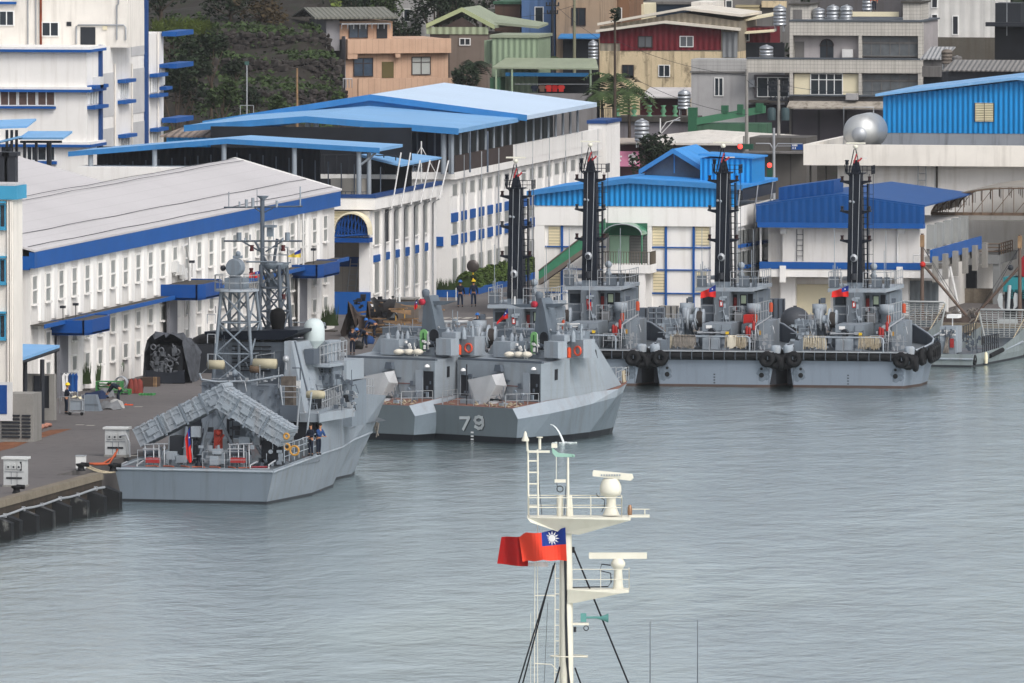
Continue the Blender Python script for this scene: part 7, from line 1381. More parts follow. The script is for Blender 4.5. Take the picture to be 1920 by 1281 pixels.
for (px,py) in ((1650,622),(1655,624)): mb.lathe([(.1,-.3),(.1,.2),(.04,.3)],q(px,py,4.4),8)
mb.lathe([(.1,-.3),(.1,.2),(.04,.3)],q(1663,612,3.5),8); t.part('fire_extinguisher',mb,M('extinguisher red','#8e2320',.4)); PB(t,'yellow_sign',1669,622,1676,630,5.4,.05,M('ochre sign','#b88e3a',.6))
mb = MB(); mb.rail([q(1563,604,7.2),q(1587,604,7.2)],1.0,.025,.6,2); mb.rail([q(1616,606,7),q(1640,606,7)],1.,.025,.5,2); t.part('casing_railing',mb,steel)
for i,(g_,n_,m_) in enumerate((((1485,598,1560,655,4.6),60,greyl),((1568,612,1618,655,4.15),18,greyd),((1600,575,1668,604,8.3),34,greyl),((1562,606,1680,655,7.9),40,greyd),((1556,522,1665,545,9),40,steel),((1642,612,1694,655,4.5),30,steel),((1505,590,1550,625,6.5),26,steel),((1588,552,1615,600,6.98),12,greyl))): greeble(t,*g_,n_,m_,seed=40 + i)
# mast
ym = 8; a,b = q(1588,548,ym),q(1616.5,548,ym); c,d = q(1591,327,ym),q(1614,327,ym); zt2 = q(1600,327,ym)[2]; zg = q(1600,530,ym)[2]
def frus(mb,x0,x1,y0,y1,z0,X0,X1,Y0,Y1,z1): mb.add([(x0,y0,z0),(x1,y0,z0),(x1,y1,z0),(x0,y1,z0),(X0,Y0,z1),(X1,Y0,z1),(X1,Y1,z1),(X0,Y1,z1)],[(3,2,1,0),(4,5,6,7),(0,1,5,4),(1,2,6,5),(2,3,7,6),(3,0,4,7)])
mb = MB(); frus(mb,a[0],b[0],ym,ym + 1.3,zg,c[0],d[0],ym + .2,ym + .9,zt2); ms = t.part('mast',mb,blackp); mb = MB(); frus(mb,a[0],b[0],ym,ym + 1.3,a[2] - .2,a[0] + .01,b[0] - .01,ym + .01,ym + 1.29,zg); t.part('mast_base',mb,greym,ms)
for py in (341,397,452):
    z = q(1600,py,ym)[2]; xm = (a[0] + b[0]) / 2
    for s_ in (-1,1):
        mb = MB(); mb.ext([(xm + s_ * .3,ym + .3,z - .22),(xm + s_ * 1.0,ym + .3,z - .02),(xm + s_ * 1.0,ym + .3,z + .06),(xm + s_ * .3,ym + .3,z + .06)],(0,.35,0)); ar = t.part('light_arm',mb,blackp,ms); mb = MB(); mb.lathe([(.12,0),(.09,.06),(.09,.2),(.12,.22),(.12,.27),(.02,.28)],(xm + s_ * .88,ym + .45,z + .06),8)
        o = t.part('navigation_light',mb,M('mast lamp','#2b1518',.5) if py != 397 else darkm,ms)
mb = MB(); xm2 = (c[0] + d[0]) / 2; mb.box(xm2 - .55,xm2 + .55,ym,ym + 1.1,zt2,zt2 + .08); mb.rail([(xm2 - .6,ym - .1,zt2),(xm2 + 1.1,ym - .1,zt2),(xm2 + 1.1,ym + 1.2,zt2)],.55,.025,.28,2); frus(mb,xm2 - .3,xm2 + .3,ym + .2,ym + .8,zt2,xm2 - .12,xm2 + .12,ym + .3,ym + .6,zt2 + .9); mb.tube([(xm2 - .45,ym + .4,zt2),(xm2 - .1,ym + .4,zt2 + 1.6)],.04,4); mb.tube([(xm2 + .35,ym + .4,zt2),(xm2 + .0,ym + .4,zt2 + 1.6)],.04,4); mb.tube([(xm2 - .7,ym + .3,zt2 + .6),(xm2 - .6,ym + .3,zt2 + .1),(xm2 - .3,ym + .3,zt2 - .2)],.035,4); mb.tube([(xm2 - .55,ym + .3,zt2),(xm2 - .55,ym + .3,zt2 + .75)],.06,5)
mb.lathe([(.12,0),(.1,.2),(.14,.22),(.12,.3)],(xm2 - .55,ym + .3,zt2 + .6),8); tp = t.part('mast_top',mb,blackp,ms)
mb = MB(); c_ = (xm2,ym + .4,zt2 + 1.75); mb.sph(c_,.17,10,(1,1,.9)); t.part('radar_gearbox',mb,shipw,tp); mb = MB(); mb.box(c_[0] - .62,c_[0] + .62,c_[1] - .08,c_[1] + .08,c_[2] + .17,c_[2] + .27); t.part('radar_scanner',mb,shipw,tp)
mb = MB(); mb.tube([(xm2 + .15,ym + .2,zt2 + .8),(xm2 + .35,ym + .2,zt2 + .95),(xm2 + .42,ym + .2,zt2 + 1.05)],.06,5); mb.tube([(xm2 - .1,ym + .2,zt2 + .7),(xm2 + .1,ym + .2,zt2 + 1.3)],.05,5); t.part('red_fitting',mb,M('red mast fitting','#a5383c',.5),tp)
mb = MB(); mb.box(xm2 + .15,xm2 + .75,ym + .3,ym + .38,zt2 + 1.0,zt2 + 1.06); t.part('wind_vane',mb,postw,tp)
mb = MB(); c_ = q(1601,484,ym - .15); mb.sph(c_,.24,10,(1,.8,1.1)); s_l = t.part('searchlight',mb,steel,ms); mb = MB(); mb.lathe([(.15,-.03),(.15,0)],(c_[0],ym - .38,c_[2] - .03),12,'y'); mb.lathe([(.2,-.2),(.2,.2)],(c_[0],ym - .15,c_[2] - 1.2),8); t.part('lens',mb,darkm,s_l)
mb = MB()
for (px,py) in ((1594,378),(1600,379)): mb.sph(q(px,py,ym - .02),.09,6)
t.part('mast_lamp',mb,greyl,ms)
mb = MB(); mb.tube([(b[0] + .25,ym + .6,zt2 - .6),(b[0] + .25,ym + .6,a[2])],.07,6); 
for k in range(18): z = a[2] + (zt2 - .8 - a[2]) * k / 17; mb.tube([(b[0] + .25,ym + .6,z),(b[0] - .1,ym + .6,z)],.03,4)
t.part('mast_pipe',mb,blackp,ms); mb = MB(); mb.tube([(a[0] + .4,ym - .03,zt2),(a[0] + .3,ym - .03,a[2])],.018,4); mb.tube([(b[0] - .15,ym - .03,zt2),(b[0] - .35,ym - .03,a[2])],.022,4); t.part('halyard',mb,steel,ms)
mb = MB(); mb.tube([(xm2 + 1.1,ym + .6,zt2),(xm2 + 1.1,ym + .6,a[2])],.02,4)
mb.tube([(xm2 + .85,ym + .6,zt2),(xm2 + .85,ym + .6,a[2])],.02,4)
for k in range(7): z = a[2] + (zt2 - .8 - a[2]) * (k + .5) / 7; mb.tube([(xm2 + .4,ym + .6,z),(xm2 + 1.1,ym + .6,z)],.02,4)
t.part('mast_guard',mb,darkm,ms)
# bollards at the corners and tyres down the side
for s_ in (-1,1):
    mb = MB(); mb.lathe([(.3,0),(.34,.35),(.28,.5),(.02,.52)],(s_ * (hb + .1),.35,zd - .1),12); t.part('bollard',mb,greyl)
    for k in range(3): mb = MB(); mb.torus((s_ * (hb - .35 + k * .42),-.28 + k * .28,zd - .45 - .12 * k),.34,.19,'y' if k < 2 else 'x',14,7); t.part('tyre',mb,black)
for k in range(8): y = .9 + k * .75; x = [s for s in st if s[0] <= y][-1][1][4][0] + .2; mb = MB(); mb.torus((x + .05,y,zd - .35 + .03 * k),.42,.17,'x',12,6); t.part('tyre',mb,black)
# the other three tugs
def others(o,loc,label,skip=(),rm=()):
    c = o.copy(); C.objects.link(c); c.location = loc; c['label'] = label
    for ch in o.children:
        if ch.name in skip: continue
        n_ = copy_tree(ch,c)
    return c
dx = U(1355,548,y=G0[1] + 8)[0] - U(1602,548,y=G0[1] + 8)[0]
tyr = {c.name for c in t.o.children if c.name.startswith('tyre') and c.location.length == 0 and sum(v.co.x for v in c.data.vertices) / len(c.data.vertices) > 4.3 and sum(v.co.y for v in c.data.vertices) / len(c.data.vertices) > 1}
t3 = others(TG.o,(G0[0] + dx,G0[1] - .3,0),'tug left of the rightmost one, with brown and white ropes and a red box',tyr)
t2 = others(TG.o,(G0[0] + dx * 2 - .1,G0[1] - .3,0),'tug mostly hidden behind boat 79, its mast before the green glass stair',tyr | {r.name for r in rp})
p_ = U(965,560,y=856); t1 = others(TG.o,(p_[0] - .3,848 - .3,0),'leftmost tug, only its leaning black mast and bridge rails above boat 79',tyr | {r.name for r in rp})
t1.location = (p_[0] - (a[0] + b[0]) / 2 - .0,848,-.5)

tt = T.__new__(T); Fr.__init__(tt,tuple(t3.location)); tt.o = t3
t = tt; zr_s = yr; yr = 1.15
x0 = t.p(1265,0,y=1.3)[0]; x1 = t.p(1305,0,y=1.3)[0]; ropes(x0,x1,ropeg,22,'coiled_rope'); ropes(t.p(1366,0,y=1.3)[0],t.p(1382,0,y=1.3)[0],M('white rope','#c8c1b0',.9),12,'coiled_rope')
a,b = t.p(1396,590,y=7),t.p(1413,607,y=7); mb = MB(); mb.box(a[0],b[0],6.6,7.6,b[2],a[2]); t.part('red_box',mb,red)
flag(1340,560,(((1342,534),(1330,541),(1314,548)),((1342,558),(1328,556),(1313,560))),G0[1] + 6.6,'ensign draped beside the wheelhouse of the middle tug',.6,.5)
flag(1591,560,(((1591,535),(1578,541),(1560,547)),((1591,557),(1578,556),(1559,558))),G0[1] + 6.6,'ensign flying left from the rightmost tug',.6,.5)
flag(1106,585,(((1108,549),(1105,553),(1102,558)),((1109,582),(1104,583),(1101,580))),G0[1] + 6.6,'limp ensign on the half hidden tug',.5,.6)
mb = MB(); mb.tube([U(1105,600,y=G0[1] + 6.5),U(1105,525,y=G0[1] + 6.5)],.04,4); one('flagstaff','slim flagstaff holding the limp ensign of the half hidden tug','flagstaff',mb,steel)
for ch in list(TG.o.children):
    if ch.name.startswith('gap_shade') and ch.data.vertices[0].co.x > 0: bpy.data.objects.remove(ch)
# big black buoy float between the tugs
c = U(1481,584,y=893); mb = MB(); mb.sph((0,0,0),28 / 28.6,20,(1,1,.9)); mb.tube([(0,0,.8),(0,0,.95)],.12,8); one('buoy_float','large dark rubber float standing on the quay between two tugs','float',mb,M('dark rubber','#3a3d43',.55,var=.15),(c[0],895,2.6))
# ------------------------------------------------------------------ landing craft
L0 = U(1781,688,z=0)
t = LC = T('landing_craft','small grey landing craft numbered 2362 with raised white grid ramp','landing craft',L0,R(-6),'landing craft with grid ramps')
q = lambda px,py,y=0: t.p(px,py,y=y); st = []
zc = q(1781,664)[2]; hb = (1826 - 1736) / 2 / 28.8
for y,k,r_ in ((0,1,0),(2,1.04,.02),(7,1.06,.15),(11,1.05,.75),(13.5,.95,1.15)): st.append((y,[(hb * k * .8,-.8),(hb * k * .93,0),(hb * k * .94,.12),(hb * k,zc * .6),(hb * k,zc + r_)]))
hull_parts(t,st,[(0,2,darkm),(2,4,M('craft grey','#798284',.6,streak=.3,var=.1))],['boot_topping','hull'],deckg,lambda y: zc - .1)
mb = MB(); mb.tube([(-hb,-.05,zc * .62),(hb,-.05,zc * .62)],.07,6); mb.tube([(hb + .03,8,zc * .9),(hb + .03,12.5,zc * 1.25)],.09,6); t.part('rubbing_strake',mb,greyl)
PB(t,'console',1762,612,1792,662,1.6,1.6,greyl); PB(t,'console_front',1764,640,1791,664,1.2,.39,grey); mb = MB(); 
D2 = [((.05,.25),(.3,.02),(.8,.05),(.95,.3),(.05,1),(1,1))]; D3 = [((.05,.1),(.8,.02),(.95,.25),(.5,.48),(.95,.7),(.8,.97),(.05,.92))]; D6 = [((.9,.05),(.3,.2),(.05,.6),(.2,.95),(.8,.95),(.95,.65),(.6,.48),(.1,.6))]
for i,D in enumerate((D2,D3,D6,D2)): seg(mb,D,1763 + i * 7.4,619.5,5.6,8.5,1.55,.04)
nm = t.part('hull_number',mb,fl_white)
mb = MB(); PB(t,'',1781,635,1788,652,1.1,.08,None,mb=mb); t.part('red_locker',mb,M('craft red','#8c2a2a',.5)); mb = MB(); mb.lathe([(.12,-.3),(.12,.2),(.04,.3)],q(1798,631,3),8); t.part('extinguisher',mb,red)
mb = MB(); PB(t,'',1775,590,1796,597,2,.9,None,mb=mb); mb.tube([q(1786,612,2.3),q(1786,596,2.3)],.04,5); t.part('console_awning',mb,fl_white)
mb = MB()
for k in range(4): mb.tube([q(1769 + k * 3,662,1.1),q(1773 + k * 1.2,645,1.05),q(1775 + k,632,1.1)],.05,4)
t.part('mooring_rope',mb,ropeg)
mb = MB()
for y in (3,4,5,6): mb.rail([(hb - .15,y,zc),(hb - .15,y + .9,zc)],1,.045,.5,2)
mb.rail([(-hb + .1,1,zc),(-hb + .1,12,zc + .5)],1,.03,.6,2); t.part('black_rail',mb,darkm); mb = MB(); mb.tube([(hb + .1,3.8,zc - .3),(hb + .1,7,zc - .05)],.16,8); mb.torus((hb * .99,.4,zc * .55),.26,.1,'x'); t.part('rubber_fender',mb,black)
mb = MB(); mb.lathe([(.1,-.35),(.13,0),(.1,.3),(.03,.4)],(hb + .15,2.7,zc * .55),8); t.part('white_fender',mb,cream)
y = 13.7; mb = MB(); a,b = q(1815,623,y),q(1908,583,y); za,zb_ = a[2] - .3,b[2]
for k in range(13): z = za + (zb_ - za) * k / 12; w_ = hb * (.86 + .14 * k / 12) * 1.06; mb.tube([(-w_,y + .1 * k / 12,z),(w_,y + .1 * k / 12,z)],.035,4)
for k in range(9): x = -hb + 2 * hb * k / 8; mb.tube([(x * .92,y,za),(x * 1.06,y + .1,zb_)],.04,4)
mb.tube([(-hb * .85,y,za),(-hb * 1.1,y,zb_ - .1),(-hb * 1.0,y,zb_ + .05),(hb * 1.0,y,zb_ + .05),(hb * 1.1,y,zb_ - .1),(hb * .85,y,za)],.07,6); t.part('bow_ramp',mb,M('pale ramp steel','#9ea2a2',.6))
mb = MB(); mb.box(-hb * .9,hb * .9,y + .25,y + .35,za - 1,za + (zb_ - za) * .3); t.part('ramp_plate',mb,greyl); mb = MB()
for s_ in (-1,1): mb.tube([(s_ * hb * .95,y - 4,zc + .2),(s_ * hb * 1.05,y - .1,zb_ - .1)],.04,4)
t.part('ramp_stay',mb,rope)
o2 = others(LC.o,(0,0,0),'second landing craft half hidden behind the rightmost tug, its tall grid ramp showing',{nm.name})
o2.location = U(1672,668,z=0); o2.location[1] = 890; o2.location[2] = .4
greeble(LC,1740,636,1764,660,2.2,16,greyd); greeble(LC,1764,615,1791,640,1.6,10,greyd); greeble(LC,1796,630,1850,655,4,26,greyd)
# ------------------------------------------------------------------ white mast of the ship in the foreground
YM = 575.; M0 = U(1062,1281,y=YM)
t = T('ship','cream white ship mast with radar platforms and taut stays rising in the foreground','ship',(M0[0],YM,0),AL); yn = 0
q = lambda px,py,y=0: t.p(px,py,y=y); S_ = 26000 / U(1062,1000,y=YM)[1] * .982
zb_ = q(1062,1281)[2]
mb = MB(); mb.ext([(-4,-7,-2),(4,-7,-2),(4,6,-2),(0,12,-2),(-4,6,-2)],(0,0,3.6)); t.part('hull',mb,M('ship black hull','#1d2733',.5)); mb = MB(); mb.box(-3,3,-4,5,.9,zb_ - 1.2); t.part('deckhouse',mb,shipw)
mb = MB(); P = [q(1063,1330),q(1062,1100),q(1061,1010),q(1062,990)]; r0 = 11 / S_; mb.tube(P,r0 * 1.15,16,r0 * .95); pm = t.part('mast_column',mb,shipw)
mb = MB(); a,b = q(988,974),q(1182,970); zt_ = q(1060,968)[2]; xa,xb = q(988,970)[0],q(1182,970)[0]
mb.ext([(xa,-.9,zt_),(xb,-.9,zt_ + .0),(xb,-.9,zt_ - .12),(q(1085,0)[0],-.35,q(0,1002)[2]),(q(1052,0)[0],-.35,q(0,998)[2]),(xa + .15,-.9,zt_ - .2)],(0,1.7,0)); f = t.part('upper_platform',mb,shipw,pm)
mb = MB(); a = q(1180,965); b = q(1218,968); mb.box(a[0],b[0],-.4,.4,b[2] - .03,b[2] + .05); mb.tube([q(1182,955),q(1218,955)],.025,4); mb.tube([q(1209,955),q(1209,968)],.03,4); t.part('lamp_bracket',mb,shipw,f); mb = MB(); c = q(1181,966); mb.lathe([(.09,0),(.1,.06),(.1,.32),(.07,.36),(.07,.42),(.02,.44)],c,10); t.part('stern_lamp',mb,M('bronze lamp','#8a6a52',.3,.5),f)
mb = MB(); z_ = zt_; zh = q(0,931)[2] - zt_
mb.rail([(xa + .08,-.85,z_),(q(1166,0)[0],-.85,z_),(q(1166,0)[0],.7,z_),(xa + .08,.7,z_),(xa + .08,-.85,z_)],zh,.028,1.35,2); t.part('platform_railing',mb,shipw,f)
mb = MB(); mb.ladder(q(991,972),q(990,843),(q(1010,0)[0] - q(991,0)[0] - .02,0,0),.055,.42); t.part('ladder',mb,shipw,f)
mb = MB(); c = q(985,822); mb.lathe([(.15,-.12),(.16,-.06),(.08,.1),(.06,.22),(.02,.3)],c,12); mb.tube([q(989,846),q(988,824)],.05,6); mb.tube([q(1012,843),q(1012,822)],.06,8); mb.lathe([(.13,0),(.13,.04)],q(1012,821),10); mb.box(q(990,0)[0],q(1031,0)[0],-.1,.1,q(0,849)[2],q(0,845)[2]); t.part('gps_antenna',mb,shipw,f)
teal = M('pale teal paint','#8fb5a6',.5); mb = MB(); mb.ext([q(1035,840),q(1048,850),q(1075,852),q(1077,857),q(1042,857),q(1036,850)],(0,.12,0)); mb.sph(q(1075,855),.07,8); t.part('wind_vane',mb,teal,f); mb = MB(); mb.box(q(1034,0)[0],q(1045,0)[0],0,.2,q(0,840)[2],q(0,832)[2]); mb.tube([q(1065,968),q(1065,858)],.07,8,.045); mb.tube([q(1043,900),q(1043,857)],.02,4); mb.box(q(1040,0)[0],q(1061,0)[0],-.05,.05,q(0,905)[2],q(0,899)[2]); t.part('instrument_post',mb,shipw,f)
mb = MB(); mb.lathe([(.14,0),(.14,.9)],q(1050,968,.3),10); mb.lathe([(.16,0),(.1,.9)],q(1068,968,.3),10); t.part('platform_stub',mb,shipw,f)
mb = MB(); mb.torus(q(1050,917),.13,.02); mb.tube([q(1043,899),q(1045,912),q(1051,912)],.02,4); mb.tube([q(1008,846),q(1010,900),q(1016,965)],.02,4); mb.tube([q(1061,912),q(1060,930),q(1058,965)],.02,4); mb.tube([q(1128,960),q(1133,950),q(1134,938),q(1120,930),q(1118,925)],.025,4); t.part('cable',mb,darkm,f)
mb = MB(); c = q(1146,966); mb.lathe([(.36,0),(.22,.35),(.2,.5),(.2,1.05)],c,14); c2 = q(1145,925); mb.lathe([(.25,-.15),(.42,-.05),(.46,.1),(.45,.3),(.35,.55),(.3,.62)],c2,18); rd = t.part('radar_pedestal',mb,shipw,f); mb = MB(); a,b = q(1111,888),q(1188,895); mb.ext([(a[0],-.25,a[2] - .1),(b[0] - .12,-.15,b[2] - .14),(b[0],-.15,b[2] - .02),(b[0] - .05,-.15,b[2] + .13),(a[0] + .05,-.25,a[2] + .14),(a[0],-.25,a[2] + .06)],(0,.4,0)); sc_ = t.part('radar_scanner',mb,shipw,rd)
mb = MB()
for k in range(8): x = a[0] + .35 + k * .11; mb.box(x,x + .06,-.265,-.2,a[2] - .09,a[2] - .02)
t.part('scanner_slot',mb,greyl,sc_)
mb = MB(); zt3 = q(0,1104)[2]; xa,xb = q(1064,0)[0],q(1180,0)[0]; mb.ext([(xa,-.6,zt3),(xb,-.6,zt3),(xb,-.6,zt3 - .12),(xb - .35,-.6,zt3 - .16),(q(1078,0)[0],-.3,q(0,1130)[2]),(xa,-.3,q(0,1130)[2])],(0,1.2,0)); f2 = t.part('lower_platform',mb,shipw,pm)
mb = MB(); mb.rail([(xa + .2,-.55,zt3),(xb,-.55,zt3),(xb,.5,zt3)],q(0,1066)[2] - zt3,.022,1.3,2); t.part('platform_railing',mb,shipw,f2); mb = MB(); mb.lathe([(.24,0),(.2,.2),(.17,.85)],q(1159,1104),12); mb.lathe([(.2,-.06),(.3,.08),(.3,.2),(.22,.34),(.1,.4)],q(1159,1064),14); rd = t.part('radar_pedestal',mb,shipw,f2)
mb = MB(); a,b = q(1105,1042),q(1213,1042); mb.box(a[0],b[0],-.12,.12,a[2] - .13,a[2] + .13); mb.box(a[0] - .02,a[0] + .04,-.13,.13,a[2] - .1,a[2] + .11); t.part('radar_scanner',mb,shipw,rd)
mb = MB(); mb.tube([q(1145,1060),q(1128,1058),q(1125,1070),q(1145,1075),q(1146,1092),q(1140,1100),q(1066,1102)],.028,5); t.part('cable',mb,darkm,f2)
mb = MB(); mb.tube([q(1061,1050,-.3),q(1061,1160,-.3),q(1063,1240,-.3),q(1068,1285,-.3)],.05,5); mb.tube([q(1059,1050,-.3),q(1062,1160,-.32),q(1066,1285,-.32)],.04,5); t.part('cable_bundle',mb,darkm,pm)
mb = MB(); c = q(1094,1158); mb.box(c[0] - .12,c[0] + .12,-.1,.1,c[2] - .18,c[2] + .18); mb.tube([q(1096,1158),q(1125,1158)],.05,8); mb.lathe([(.03,-.1),(.06,0),(.13,.22),(.2,.38)],q(1124,1159),14,'x'); hn = t.part('horn',mb,M('teal horn','#5b908c',.6),pm); mb = MB(); a = q(1060,1168); b = q(1104,1172); mb.box(a[0],b[0],-.15,.15,b[2],a[2]); t.part('horn_shelf',mb,shipw,pm); mb = MB(); mb.torus(q(1060,1172),.16,.025); mb.torus(q(1099,1178),.1,.02); mb.lathe([(.06,-.12),(.06,.1)],q(1078,1180),6); t.part('loose_cable',mb,darkm,pm)
mb = MB(); a = q(1032,1232); b = q(1102,1228); z = (a[2] + b[2]) / 2; P = [((a[0] + b[0]) / 2 + (b[0] - a[0]) / 2 * cos(k * pi / 8),.5 * sin(k * pi / 8),z) for k in range(17)]; mb.tube(P,.03,4); mb.tube([(P[8][0],0,z),(P[0][0],0,z - .05)],.03,4); mb.tube([q(1003,1244),q(1034,1246),q(1044,1256)],.025,4); mb.tube([q(1003,1117),q(1040,1116)],.025,4); mb.tube([q(1040,1118),q(1022,1117)],.02,4); t.part('cage_ring',mb,shipw,pm)
mb = MB(); mb.ladder(q(1040,1290),q(1041,1055),(q(1049,0)[0] - q(1040,0)[0],0,0),.03,.6); mb.tube([q(1002,1290),q(1003,1050)],.022,4); mb.tube([q(1008,1290),q(1008,985)],.02,4); mb.tube([q(995,1290),q(995,1150)],.012,4); t.part('side_ladder',mb,shipw,pm)
mb = MB(); mb.tube([q(1074,1026),q(1182,1290)],.04,5); mb.tube([q(1041,1055),q(970,1290)],.035,5); mb.tube([q(1038,1060),q(978,1290)],.035,5); mb.tube([q(1027,1130),q(1020,1290)],.012,4); mb.tube([q(1050,1250),q(1040,1285)],.05,4); mb.tube([q(1078,1252),q(1090,1285)],.05,4); mb.lathe([(.05,-.15),(.06,.1)],q(1075,1030),6); t.part('stay',mb,M('black stay wire','#14171c',.6),pm)
for px,tp,lb in ((1219,1166,'thin whip antenna right of the foreground mast, nearer one'),(1308,1163,'thin whip antenna right of the foreground mast, farther one')):
    a = U(px,tp,y=YM + 2); mb = MB(); mb.tube([(0,0,0),(0,0,a[2] - 1)],.03,5,.012); one('whip_antenna',lb,'antenna',mb,M('antenna grey','#4a5058',.5),(a[0],a[1],1))
mb = MB()
flag(1060,1050,(((1060,989),(1045,993),(1030,995),(1015,999),(1000,1000),(985,998),(973,1008)),((1063,1052),(1048,1050),(1032,1052),(1018,1050),(1002,1053),(988,1051),(980,1054))),YM - .6,'large red ensign with blue canton and white sun on the foreground mast',2.,1.4,big=True,mats=(M('bright flag red','#e0432e',.8,var=.12),M('canton blue','#1b3580',.8)),folds=2.4)
flag(978,1060,(((992,1003),(980,1006),(968,1007),(950,1006),(940,1007)),((990,1062),(978,1062),(965,1061),(945,1058),(932,1057))),YM - .1,'second darker red flag streaming behind the large ensign',1.2,1.2,mats=(fl_dark,fl_dark),sun_=False)
flag(1000,1060,(((1028,1053),(1015,1054),(1000,1055),(982,1056)),((1028,1063),(1015,1063),(1000,1062),(984,1061))),YM + .1,'white cloth edge showing under the red flags',.4,.4,mats=(fl_white,fl_white),sun_=False)
# =================================================================== PEOPLE
def person(label,loc,yaw,jac,trs,head=None,hcol=None,pose='stand',group=None,face=0,arm=None,lean=0,s=1.0):
    t = T('person',label,'person',loc,yaw,group)
    hip,chest = (0,0,.93),(0,lean * .45,1.32 - abs(lean) * .12)
    if pose == 'bend': hip = (0,-.12,.9); chest = (0,.32,1.08)
    nk = (0,chest[1] + lean * .1 + (.18 if pose == 'bend' else 0),chest[2] + (.17 if pose != 'bend' else .02)); hd_ = (0,nk[1] + .03 + (.12 if pose == 'bend' else 0),nk[2] + (.13 if pose != 'bend' else -.04))
    st = {'stand': .02,'walk': .22,'bend': .1}[pose]; A = arm or ((.26,.05,-.3),(.28,.1,-.52)); J = {}
    def limb(side):
        sh = (side * .19,chest[1],chest[2] + .06); a = A if not isinstance(A,dict) else A[side]
        if pose == 'bend' and not arm: a = ((.2,.2,-.3),(.14,.35,-.5))
        el = (side * a[0][0],chest[1] + a[0][1] * (1 if pose != 'walk' else side),sh[2] + a[0][2]); wr = (side * a[1][0],chest[1] + a[1][1] * (1 if pose != 'walk' else side),sh[2] + a[1][2]); return sh,el,wr
    def leg(side):
        k = side * st; h = (side * .09,hip[1],hip[2] - .03); return h,(side * .1,k * .6 + .03,.5),(side * .1,k,.09),(side * .11,k + .13,.035)
    def skin_(name,chains,mat,par=None,lv=1):
        vs,es,rs = [(hip[0],hip[1],hip[2])],[],[.1]
        if name != 'body' and name != 'trousers': vs = [chains[0][0][:3]]; rs = [chains[0][0][3]]
        for ch in chains:
            prev = 0 if ch[0] == 'root' else None
            for p_ in ch:
                if p_ == 'root': continue
                q_ = [i for i,v in enumerate(vs) if math.dist(v,p_[:3]) < 1e-5]
                if q_: i = q_[0]
                else: vs.append(p_[:3]); rs.append(p_[3]); i = len(vs) - 1
                if prev is not None and prev != i: es.append((prev,i))
                prev = i
        me = bpy.data.meshes.new(name); me.from_pydata(vs,es,[]); me.materials.append(mat)
        o = bpy.data.objects.new(name,me); C.objects.link(o); o.parent = par or t.o; m = o.modifiers.new('skin','SKIN')
        for i,r in enumerate(rs): me.skin_vertices[0].data[i].radius = (r,r)
        me.skin_vertices[0].data[0].use_root = True; m.use_smooth_shade = True; m2 = o.modifiers.new('sub','SUBSURF'); m2.levels = m2.render_levels = lv; return o
    P4 = lambda p,r: (p[0],p[1],p[2],r)
    bc = [['root',P4(chest,.13),P4(nk,.05),P4(hd_,.085),(hd_[0],hd_[1] + .01,hd_[2] + .1,.075)]]; jc = [[P4((hip[0],hip[1],hip[2] + .04),.15),P4(chest,.17),P4(nk,.075)]]; tc = [['root',P4((hip[0],hip[1],hip[2] + .03),.145)]]
    for sd in (-1,1):
        sh,el,wr = limb(sd); d = [(wr[i] - el[i]) / (math.dist(wr,el) or 1) for i in range(3)]; pm = tuple(wr[i] + d[i] * .08 for i in range(3))
        bc.append([P4(chest,.13),P4(sh,.06),P4(el,.042),P4(wr,.028),P4(pm,.034)])
        for k in range(4): f0 = tuple(pm[i] + d[i] * .05 + ((k - 1.5) * .02 if i == 1 else 0) for i in range(3)); f1 = tuple(f0[i] + d[i] * (.04 - .006 * abs(k - 1.4)) - (sd * .015 if i == 0 else 0) for i in range(3)); bc.append([P4(pm,.034),P4(f0,.009),P4(f1,.008)])
        bc.append([P4(wr,.028),(wr[0] - sd * .01 + d[0] * .05,wr[1] + .035,wr[2] + d[2] * .05,.011),(wr[0] - sd * .02 + d[0] * .09,wr[1] + .045,wr[2] + d[2] * .09,.009)])
        jc.append([P4(chest,.17),P4(sh,.082),P4(el,.062),(wr[0] - d[0] * .02,wr[1] - d[1] * .02,wr[2] - d[2] * .02,.047)])
        h,kn,an,to = leg(sd); bc.append(['root',P4(h,.08),P4(kn,.055),P4(an,.04)]); tc.append(['root',P4(h,.105),P4(kn,.075),P4((an[0],an[1],an[2] + .03),.06)])
    skin_('body',bc,skin); skin_('jacket',jc,jac); skin_('trousers',tc,trs)
    for sd in (-1,1):
        h,kn,an,to = leg(sd); mb = MB(); mb.sph((an[0],an[1] + .05,.045),.1,8,(.5,1.25,.5)); t.part('shoe',mb,blackc)
    mb = MB(); c = (hd_[0],hd_[1],hd_[2] + .06)
    for sd in (-1,1): mb.sph((c[0] + sd * .035,c[1] + .085,c[2] + .01),.012,6); 
    t.part('eye',mb,blackc); mb = MB(); mb.sph((c[0],c[1] + .1,c[2] - .02),.018,6); [mb.sph((c[0] + sd * .088,c[1],c[2] - .01),.022,6,(.5,1,1.3)) for sd in (-1,1)]; mb.box(c[0] - .022,c[0] + .022,c[1] + .085,c[1] + .095,c[2] - .062,c[2] - .055); t.part('face',mb,skin)
    if head: mb = MB(); mb.sph((c[0],c[1] - .02,c[2]),.097,8); t.part('hair',mb,hair)
    mb = MB(); mb.sph((c[0],c[1] - .015,c[2] + .03),.105,10,(1,1.05,.95)) if not head else mb.lathe([(.165,-.02),(.14,0),(.13,.06),(.085,.12),(.02,.135)],(c[0],c[1],c[2] + .045),14)
    t.part('helmet' if head else 'hair',mb,head or hair); return t
def at(px,py,z=1.8): return U(px,py,z=z)
person('man in dark jacket and jeans with a blue cap walking away on the quay road',at(863,576),0,navyc,jeans,hatb,pose='walk',group='people on the quay')
